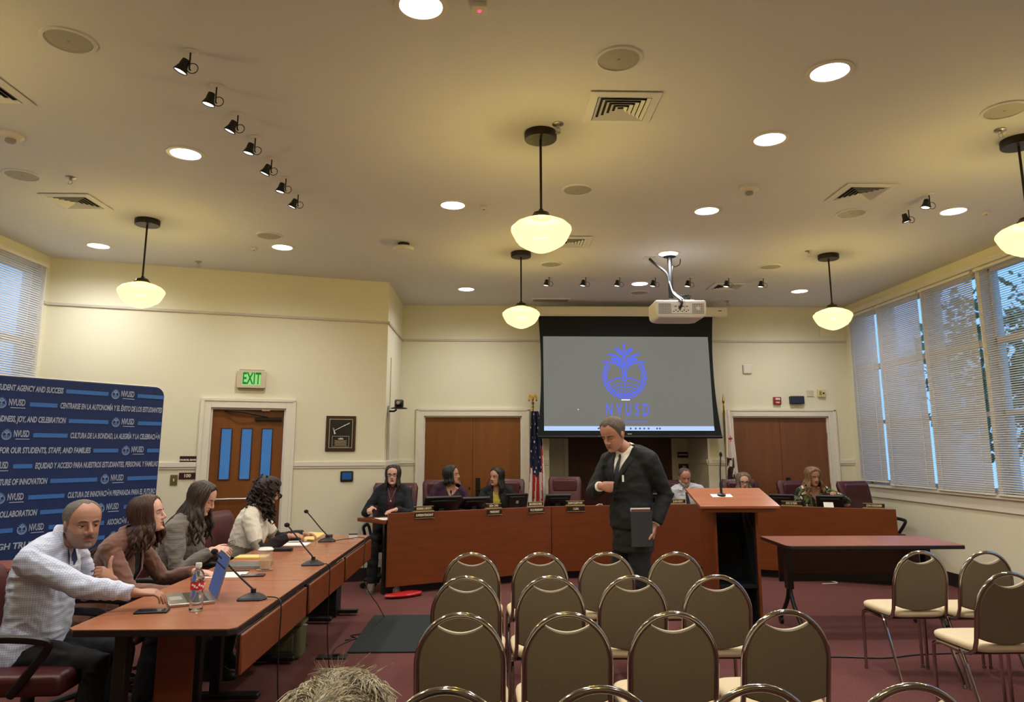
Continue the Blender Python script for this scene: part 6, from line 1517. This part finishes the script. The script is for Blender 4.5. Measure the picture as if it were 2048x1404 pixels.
# P3: grey sweater
M['grey_knit'] = mat('grey_rib_sweater', (104, 98, 88), .9, var=.12, vscale=(5, 5, 160), bump=.5, bscale=(4, 4, 160), sheen=.3); M['hair_dkbrown'] = hairmat('long_dark_hair_with_grey', (58, 46, 38)); M['glasses_dark'] = mat('dark_glasses_frame', (24, 18, 18), .3)
P = person('woman with long dark hair in grey sweater, holding folded glasses', (-2.28, 5.36, 0), R(0), hip_z=.50, lean=13, head=(-2.075, 5.36, 1.180), head_yaw=0, head_pitch=-24, female=True, skin_m='skin_b', voxel=NEAR, neck_at=(-2.17, 5.36, 1.03), eyes='down', torso_w=1.1,
           hands={'R': dict(at=px(424, 1100, 5.25), dir=(1, .1, .05), palm=(-.1, .5, -.85), pole=(-.1, -.4, -1), curl=.45, thumb=.5), 'L': dict(at=px(432, 1104, 5.46), dir=(1, -.25, .05), palm=(.0, -.7, -.6), pole=(-.1, .4, -1), curl=.6, thumb=.5)})
top_garment(P, 'sweater', 'grey_knit', .022, (.070, .064, .048, .036), voxel=.0075, amp=.005, sc=12, end=.93)
mb = cap_hair(P, MB(), [(0, .090), (35, .078), (55, .045), (68, -.005), (85, -.05), (180, -.09)], .013, .012, .002, 5)
for dr_, ln_, n_, sd_ in ((.0, .26, 16, 3), (-.05, .29, 24, 14), (-.11, .30, 22, 5), (-.16, .28, 18, 19)):
    a0_ = 62 if sd_ == 3 else 88
    locks(P, mb, rng(a0_, 180, n_) + rng(-a0_, -180, n_), ln_, ear=-.04, out=.024, rad=.013, drift=(dr_, 0, 0), wave=.014, seed=sd_, thick=.012, curlf=1.3, spread_=.015)
mbw(mb, 'hair', 'hair_dkbrown', P.t, P.base)
g = MB(); c = px(462, 1090, 5.33)
for i in (-1, 1): g.tube([c + Vector((.02 * math.cos(a), i * .022 + .018 * math.sin(a), .01 + .016 * math.sin(a))) for a in [2 * PI * k / 16 for k in range(16)]], .0018, 6, closed=True)
g.tube([c + Vector((.0, .05, .01)), c + Vector((-.06, .05, -.005))], .002, 6); o = g.build('folded_glasses', 'glasses_dark'); tag(o, 'dark glasses held in the hands of the woman in grey sweater', 'glasses')

# P4: curly hair, white and grey sweater
M['white_knit'] = mat('off_white_knit', (222, 214, 196), .9, bump=.3, bscale=(160, 160, 160), sheen=.3); M['taupe_knit'] = mat('taupe_knit', (146, 136, 116), .9, bump=.3, bscale=(160, 160, 160)); M['black_knit'] = mat('black_sleeve_knit', (28, 20, 22), .9); M['hair_curly'] = hairmat('dark_curly_hair', (38, 22, 18), .5, (90, 90, 90))
P = person('woman with dark curly hair in white and taupe sweater, handling papers', (-2.10, 6.26, 0), R(8), hip_z=.50, lean=8, head=(-1.885, 6.26, 1.165), head_yaw=34, head_pitch=-14, female=True, skin_m='skin_c', voxel=.005, neck_at=(-1.97, 6.26, 1.03), eyes='down',
           hands={'R': dict(at=px(578, 1072, 6.12), dir=(1, .3, .0), palm=(0, .3, -1), pole=(-.1, -.5, -1), curl=.5), 'L': dict(at=(-1.62, 6.50, .80), dir=(1, -.2, 0), palm=(0, -.3, -1), pole=(-.2, .5, -1), curl=.5)})
top_garment(P, 'sweater', ['white_knit', 'taupe_knit', 'black_knit'], .020, (.066, .058, .048, .040), voxel=.008, amp=.006, end=.95, bands=lambda k, af, x, y, c: (2 if af > 1.05 else (1 if (af > .72 or (af == 0 and k < .48)) else (1 if k < .30 else 0))))
mb = cap_hair(P, MB(), [(0, .085), (35, .070), (55, .03), (70, -.03), (85, -.08), (180, -.10)], .034, .030, .012, 8, freq=22)
rnd = random.Random(11)
for i in range(230):
    az = R(rnd.uniform(62, 298)); z = rnd.uniform(-.11, .10); o_ = rnd.uniform(.022, .052)
    c = P.HM @ hpt(az, max(z, -.1), o_); 
    if rnd.random() < .5: c += Vector((rnd.uniform(-.05, .0), rnd.uniform(-.03, .03), -rnd.uniform(0, .11)))
    r_ = rnd.uniform(.010, .018); ph = rnd.uniform(0, 6)
    mb.tube([c + Vector((r_ * math.cos(ph + k * 1.1), r_ * math.sin(ph + k * 1.1), -.010 * k)) for k in range(7)], [.006, .0085, .009, .0085, .008, .007, .004], 6, round_=True)
mbw(mb, 'hair', 'hair_curly', P.t, P.base)

# dais people
def dais_hands(P0, at1, at2, Fv, **k):
    return {'R': dict(at=at1, dir=Fv, palm=(0, 0, -1), pole=(-.6, 0, -1), **k), 'L': dict(at=at2, dir=Fv, palm=(0, 0, -1), pole=(.6, 0, -1), **k)}
FAR = .0062
dn = Vector((0, -1, 0))
M['black_blazer'] = mat('black_blazer', (13, 16, 24), .85); M['burgundy'] = mat('burgundy_blouse', (62, 16, 22), .8, var=.2, vscale=(60, 60, 60)); M['hair_black'] = hairmat('straight_dark_brown_hair', (38, 24, 19))
M['boot'] = mat('brown_patterned_boots', (104, 90, 74), .8, var=.5, vscale=(50, 50, 50))
P = person('woman with glasses in black blazer and burgundy blouse, at the left dais end', (-1.16, 8.62, 0), R(-90), hip_z=.57, lean=2, head=px(786, 950, 8.58), head_yaw=0, head_pitch=0, female=True, skin_m='skin_b', voxel=FAR, lips='lip_red', shoes='boot',
           hands={'R': dict(at=px(744, 1016, 8.30), dir=(-.2, -1, -.1), palm=(.2, 0, -1), pole=(-.7, .2, -1), curl=.7), 'L': dict(at=px(792, 1019, 8.26), dir=(-.6, -.6, -.1), palm=(0, 0, -1), pole=(.7, .3, -1), curl=.3)})
top_garment(P, 'blazer', 'black_blazer', .018, (.062, .055, .047, .042), voxel=.010, amp=.005, cut=lambda x, k, y: y > .03 and abs(x) < .03 + .02 * max(0, k) and k < 1.3)
top_garment(P, 'blouse', 'burgundy', .009, (.05, .045, .04, .036), voxel=.011, amp=.003, end=.5)
mb = cap_hair(P, MB(), [(0, .088), (30, .078), (52, .045), (66, 0), (85, -.05), (180, -.09)], .010, .009, .001, 5)
locks(P, mb, rng(58, 180, 18) + rng(-58, -180, 18), .16, ear=-.04, out=.012, rad=.013, wave=.004, seed=24, thick=.010)
mbw(mb, 'hair', 'hair_black', P.t, P.base); glasses(P, 'glasses_dark', th=.0026)
lt, fw, tg = P.axes(.6)
mbw(MB().tube([P.sp(1.0) + fw * .085 - lt * .05, P.sp(.75) + fw * .150, P.sp(1.0) + fw * .085 + lt * .05], .0025, 6).ell(P.sp(.72) + fw * .148, (.012, .008, .012)), 'pendant_necklace', 'steel', P.t, P.base)

M['purple_knit'] = mat('plum_sweater', (48, 16, 46), .85); M['hair_bob'] = hairmat('black_bobbed_hair', (26, 24, 24), .35)
P = person('woman with black bobbed hair in plum sweater turned to her neighbour', (-.58, 9.02, 0), R(-82), hip_z=.57, lean=4, head=px(903, 950, 8.93), head_yaw=66, head_pitch=4, female=True, skin_m='skin_c', voxel=FAR, lips='lip_red',
           hands=dais_hands(None, (-.72, 8.62, .80), (-.38, 8.72, .80), (0, -1, 0)))
top_garment(P, 'sweater', 'purple_knit', .018, (.064, .058, .05, .042), voxel=.010, amp=.005, cut=lambda x, k, y: y > .0 and k > .80 and abs(x) < .075 * (k - .80) / .2)
mb = cap_hair(P, MB(), [(0, .085), (30, .075), (52, .04), (66, -.01), (85, -.06), (180, -.09)], .014, .012, .001, 5)
locks(P, mb, rng(66, 180, 18) + rng(-84, -180, 16), .05, ear=-.045, out=.008, rad=.014, wave=.002, seed=24, thick=.014, endr=.006)
mbw(mb, 'hair', 'hair_bob', P.t, P.base)

M['yellow_blouse'] = mat('mustard_blouse', (176, 160, 60), .8); M['black_coat'] = mat('black_cardigan', (14, 13, 14), .9); M['hair_long_black'] = hairmat('long_black_hair', (22, 16, 15), .35)
P = person('woman with long black hair in black cardigan over mustard shirt', (.10, 9.42, 0), R(-96), hip_z=.56, lean=4, head=px(993, 954, 9.35), head_yaw=-36, head_pitch=0, female=True, skin_m='skin_c', voxel=FAR, lips='lip_red', torso_w=1.1,
           hands=dais_hands(None, (-.08, 9.0, .80), (.26, 9.1, .80), (0, -1, 0)))
top_garment(P, 'cardigan', 'black_coat', .020, (.068, .06, .05, .042), voxel=.010, amp=.005, cut=lambda x, k, y: y > .02 and abs(x) < .045 and k < 1.3)
top_garment(P, 'shirt', 'yellow_blouse', .010, (.05, .045, .04, .036), voxel=.011, amp=.003, end=.5, cut=lambda x, k, y: y > .0 and k > .85 and abs(x) < .05 * (k - .85) / .15)
mb = cap_hair(P, MB(), [(0, .088), (30, .076), (52, .045), (70, .02), (85, -.0), (95, -.05), (180, -.09)], .012, .014, .002, 5)
locks(P, mb, rng(90, 180, 16) + rng(-75, -180, 20), .24, ear=-.03, out=.016, rad=.014, wave=.006, seed=24, thick=.012)
mbw(mb, 'hair', 'hair_long_black', P.t, P.base)

M['light_shirt'] = mat('pale_grey_blue_shirt', (190, 192, 200), .8, bump=.2, bscale=(40, 40, 40)); M['hair_salt'] = hairmat('grey_balding_hair', (84, 72, 62), .6, (200, 200, 90)); M['beard_white'] = hairmat('white_grey_beard', (170, 156, 140), .8, (200, 200, 200))
M['tie_dark'] = mat('dark_patterned_tie', (40, 36, 48), .7, var=.4, vscale=(80, 80, 80))
P = person('bearded man in pale shirt looking down, behind the dais left of the lectern', (2.60, 9.80, 0), R(-90), hip_z=.55, lean=8, head=px(1369, 954, 9.62), head_yaw=4, head_pitch=-20, skin_m='skin_d', voxel=FAR, eyes='down', shw=.205, torso_w=1.15,
           hands=dais_hands(None, (2.42, 9.42, .80), (2.80, 9.42, .80), (0, -1, 0)))
top_garment(P, 'shirt', 'light_shirt', .018, (.070, .062, .05, .042), voxel=.010, amp=.008, sc=14); collar(P, 'light_shirt', .066, .025, 50)
mb = cap_hair(P, MB(), [(0, .098), (25, .105), (45, .082), (62, .045), (78, .0), (95, .015), (125, -.04), (180, -.066)], .004, .004, .001, 3, freq=80); mbw(mb, 'hair', 'hair_salt', P.t, P.base)
def beard(P, m, full=True):
    mb = MB(); rows_ = []
    for z, hw_, yb_, yf in ((-.118, .030, .040, .076), (-.105, .046, .018, .088), (-.086, .058, -.004, .091), (-.072, .0665, -.008, .0875), (-.050, .070, -.012, .040)):
        rows_.append([P.HM @ Vector((hw_ * math.sin(R(a)) * 1.0, yb_ + (yf - yb_) * max(0, math.cos(R(a) * .92)) ** .8, z + (.012 if abs(a) > 50 else (-.030 if z > -.05 and abs(a) < 30 else 0)))) for a in range(-96, 97, 8)])
    n_ = len(rows_[0]); vs_ = [p for r in rows_ for p in r]; fs = [(j * n_ + i, j * n_ + i + 1, (j + 1) * n_ + i + 1, (j + 1) * n_ + i) for j in range(4) for i in range(n_ - 1)]
    mb.add(vs_, fs); hp = lambda *c: P.HM @ Vector(c)
    mb.tube([hp(-.028, .074, -.070), hp(-.015, .089, -.054), hp(0, .093, -.050), hp(.015, .089, -.054), hp(.028, .074, -.070)], [.004, .006, .0055, .006, .004], 8)
    o = mbw(mb, 'beard', m, P.t, P.base); sd_ = o.modifiers.new('thick', 'SOLIDIFY'); sd_.thickness = .006; return o
beard(P, 'beard_white')
lt, fw, tg = P.axes(.7); mbw(MB().tube([P.sp(1.0) + fw * .09 - tg * .02, P.sp(.8) + fw * .145, P.sp(.4) + fw * .155], [.012, .022, .03], 8, flat=(.3, 1), up=fw), 'tie', 'tie_dark', P.t, P.base)

M['dark_red_top'] = mat('dark_top_fabric', (40, 24, 28), .85); M['hair_ash'] = hairmat('ash_blond_hair', (112, 96, 80))
P = person('woman with dark framed glasses and greying hair, half hidden by the lectern', (3.42, 9.66, 0), R(-92), hip_z=.50, lean=8, head=px(1487, 963, 9.62), head_yaw=-6, head_pitch=-8, female=True, skin_m='skin_b', voxel=FAR,
           hands=dais_hands(None, (3.25, 9.32, .80), (3.55, 9.28, .80), (0, -1, 0)))
top_garment(P, 'top', 'dark_red_top', .018, (.062, .055, .05, .042), voxel=.010, amp=.005)
mb = cap_hair(P, MB(), [(0, .088), (30, .076), (52, .04), (66, -.01), (85, -.06), (180, -.09)], .014, .014, .002, 5)
locks(P, mb, rng(58, 180, 18) + rng(-58, -180, 18), .10, ear=-.045, out=.02, rad=.014, wave=.008, seed=44, thick=.014); mbw(mb, 'hair', 'hair_ash', P.t, P.base)
glasses(P, 'glasses_dark', th=.003)

def floral():
    m, n, b = new_mat('floral_blouse'); mp = _coords(n, (9, 9, 9)); ns_ = n.nodes.new('ShaderNodeTexNoise'); ns_.inputs['Scale'].default_value = 1; ns_.inputs['Detail'].default_value = 1.5; r = n.nodes.new('ShaderNodeValToRGB'); r.color_ramp.interpolation = 'CONSTANT'
    e = r.color_ramp.elements; e[0].position = 0; e[0].color = lin((22, 24, 20)) + (1,); e[1].position = .47; e[1].color = lin((100, 104, 52)) + (1,); a = e.new(.55); a.color = lin((24, 26, 22)) + (1,); a = e.new(.60); a.color = lin((222, 196, 180)) + (1,)
    n.links.new(mp.outputs[0], ns_.inputs['Vector']); n.links.new(ns_.outputs['Fac'], r.inputs[0]); n.links.new(r.outputs[0], b.inputs['Base Color']); b.inputs['Roughness'].default_value = .8; return m
M['floral'] = floral(); M['hair_blond'] = hairmat('dark_blond_hair', (128, 100, 68))
P = person('woman with long blond hair in dark floral blouse, at the right of the dais', (4.10, 9.38, 0), R(-90), hip_z=.55, lean=6, head=px(1626, 953, 9.22), head_yaw=8, head_pitch=-12, female=True, skin_m='skin_d', voxel=FAR, eyes='down',
           hands={'R': dict(at=(3.92, 8.98, .80), dir=(0, -1, 0), palm=(0, 0, -1), pole=(-.6, 0, -1)), 'L': dict(at=px(1668, 990, 8.98), dir=(-.3, -.6, .3), palm=(-.3, -.2, -.8), pole=(1, .2, -.5), curl=.7)})
top_garment(P, 'blouse', 'floral', .018, (.066, .06, .056, .05), voxel=.010, amp=.006, end=.85, cut=lambda x, k, y: y > .0 and k > .72 and abs(x) < .085 * (k - .72) / .28)
mb = cap_hair(P, MB(), [(0, .086), (30, .074), (52, .04), (66, -.01), (85, -.06), (180, -.09)], .016, .016, .003, 5)
locks(P, mb, rng(58, 180, 20) + rng(-58, -180, 20), .19, ear=-.035, out=.035, rad=.013, wave=.014, seed=54, thick=.016, curlf=1.5); mbw(mb, 'hair', 'hair_blond', P.t, P.base)

# standing man
M['suit'] = mat('dark_charcoal_suit', (17, 18, 20), .8, bump=.1, bscale=(200, 200, 200)); M['white_shirt'] = mat('white_dress_shirt', (232, 226, 214), .8); M['tie_navy'] = mat('dark_tie', (24, 26, 40), .5); M['suit_pants'] = mat('dark_suit_trousers', (22, 25, 28), .85)
P = person('man in dark suit walking past the chairs with head bowed, a folder under his arm', (1.10, 5.80, 0), R(196), hip_z=.97, lean=5, head=px(1226, 868, 5.75), head_yaw=26, head_pitch=-26, skin_m='skin_d', voxel=.005, stand=True, headscale=1.05, feet={'R': (1.02, 5.93, 0), 'L': (1.22, 5.68, 0)}, pants='suit_pants', eyes='down',
           shw=.205, scale=1.06, torso_w=1.12, neck_at=(1.085, 5.80, 1.492), twist=26, brow=(60, 50, 44),
           hands={'R': dict(at=px(1201, 972, 5.60), dir=(.95, .05, -.1), palm=(.3, .9, .0), pole=(-.5, .5, -1), curl=1.3, thumb=1.0), 'L': dict(at=px(1308, 1052, 5.63), dir=(-.15, .0, -1), palm=(-.9, .2, .1), pole=(.5, .3, -.2), curl=1.1, thumb=.5)})
arms0 = P.arms
def skirt(mb):
    rg = []
    for k_, a_, b_ in ((.15, .165, .125), (-.05, .185, .14), (-.25, .195, .145), (-.42, .20, .15)):
        lt, fw, tg = P.axes(max(k_, -.1)); c = P.sp(0) + Vector((0, 0, 1)) * (k_ * .52); rg.append([c + lt * (a_ * math.cos(q)) + fw * (b_ * math.sin(q)) for q in [2 * PI * i / 22 for i in range(22)]])
    mb.loft(rg)
top_garment(P, 'suit_jacket', 'suit', .022, (.074, .066, .058, .050), voxel=.0085, amp=.007, sc=8, end=.90, k1=1.0, soft=5, extra=skirt, cut=lambda x, k, y: y > .02 and k > .52 and abs(x) < .075 * (k - .52) / .48 and k < 1.3)
top_garment(P, 'dress_shirt', 'white_shirt', .012, (.055, .05, .045, .040), voxel=.010, amp=.002, end=.95); collar(P, 'white_shirt', .064, .045, 40, lift=.012)
def front(k, x, grow, extra=0.0):
    l_, f_, t_ = P.axes(min(k, .95)); return P.sp(k) + l_ * x + f_ * (P.depth(min(k, 1.04), x, grow) + extra)
q = [front(k, 0, .012, e_) for k, e_ in ((1.0, .030), (.965, .022), (.94, .016), (.85, .010), (.75, .010), (.62, .010), (.5, .012))]
mbw(MB().tube(q, [.010, .017, .012, .019, .024, .029, .030], 10, flat=(.22, 1), up=P.axes(.7)[1]), 'tie', 'tie_navy', P.t, P.base)
g = MB()
for i in (-1, 1):
    q = []
    for n9 in range(22):
        k_ = .52 + .5 * n9 / 21; w0 = .078 * (k_ - .52) / .48; wd = .010 + .050 * math.sin(min(1, (k_ - .5) / .40) * PI * .5) * (1 if k_ < .90 else max(.25, 1 - (k_ - .90) * 5))
        q.append([front(k_, i * (w0 + wd * u), .022 * 1.06, .006) for u in (0, .5, 1)])
    g.add([p_ for r_ in q for p_ in r_], [(n9 * 3 + u, n9 * 3 + u + 1, n9 * 3 + u + 4, n9 * 3 + u + 3) for n9 in range(21) for u in (0, 1)])
o = mbw(g, 'lapels', 'suit', P.t, P.base); sd_ = o.modifiers.new('thick', 'SOLIDIFY'); sd_.thickness = .005
c = px(1246, 957, 5.58); mbw(MB().box(c, (.014, .004, .05)), 'pocket_tag', 'paper', P.t, P.base)
t = thing('folder', 'dark folder with white papers held under the arm of the suited man', 'folder', px(1286, 1058, 5.56)); rz_ = Matrix.Rotation(R(8), 3, 'Z')
MB().box((-.01, .0, -.0), (.165, .018, .26), rot=rz_).build('cover', mat('charcoal_cover', (44, 48, 52), .6), t, bevel=.004); MB().box((-.01, .012, .012), (.15, .008, .262), rot=rz_).build('brown_leaf', mat('brown_leaf', (112, 62, 50), .7), t); MB().box((-.012, .020, .022), (.155, .004, .262), rot=rz_).build('papers', 'paper', t)
M['hair_sides'] = hairmat('short_brown_grey_hair', (92, 76, 62), .5, (180, 180, 70))
mb = cap_hair(P, MB(), [(0, .082), (26, .092), (46, .072), (60, .050), (72, .015), (80, -.018), (86, -.026), (93, .02), (110, .0), (130, -.045), (180, -.070)], .007, .010, .003, 3, freq=60); mbw(mb, 'hair', 'hair_sides', P.t, P.base)
l_, f_, t_ = P.axes(.5); 

# foreground person, seen only by the hair
M['hair_fg'] = hairmat('tousled_grey_blond_hair', (190, 178, 152), .8, (60, 60, 40)); M['olive_shirt'] = mat('olive_overshirt', (84, 80, 62), .85)
P = person('grey blond haired person at the bottom edge, only the tousled crown visible', (-.285, 1.40, 0), R(90), hip_z=.48, lean=8, head=(-.268, 1.40, .985), head_yaw=0, head_pitch=-6, skin_m='skin_b', voxel=.005, headscale=1.16, scale=.9, neck_at=(-.28, 1.37, .86))
top_garment(P, 'overshirt', 'olive_shirt', .016, voxel=.009)
mb = cap_hair(P, MB(), [(0, .082), (35, .070), (60, .02), (75, -.02), (100, -.03), (180, -.08)], .010, .012, .006, 6, freq=45)
rnd = random.Random(21)
for i in range(3600):
    az = R(rnd.uniform(-180, 180)); z = .1135 - .15 * rnd.random() ** 1.5; p0 = hpt(az, z, .006); d_ = (p0 - Vector((0, -.02, -.01))).normalized()
    fl = noise.noise_vector(p0 * 16) * 1.8 + Vector((rnd.uniform(-.25, .25), rnd.uniform(-.25, .25), .1)); fl = (fl - d_ * fl.dot(d_)); L_h = rnd.uniform(.03, .05)
    cv = d_.cross(fl) * rnd.uniform(-.5, .5); q = bez([p0, p0 + (d_ * .30 + fl * .35) * L_h * .5, p0 + (d_ * .36 + fl * .8 + cv) * L_h * .85, p0 + (d_ * .16 + fl * 1.25 + cv * 1.8) * L_h * 1.0], 3)
    mb.tube([P.HM @ v for v in q], [.0007, .0009, .0010, .0010, .0010, .0009, .0009, .0008, .0007, .0005], 4)
mbw(mb, 'hair', 'hair_fg', P.t, P.base)
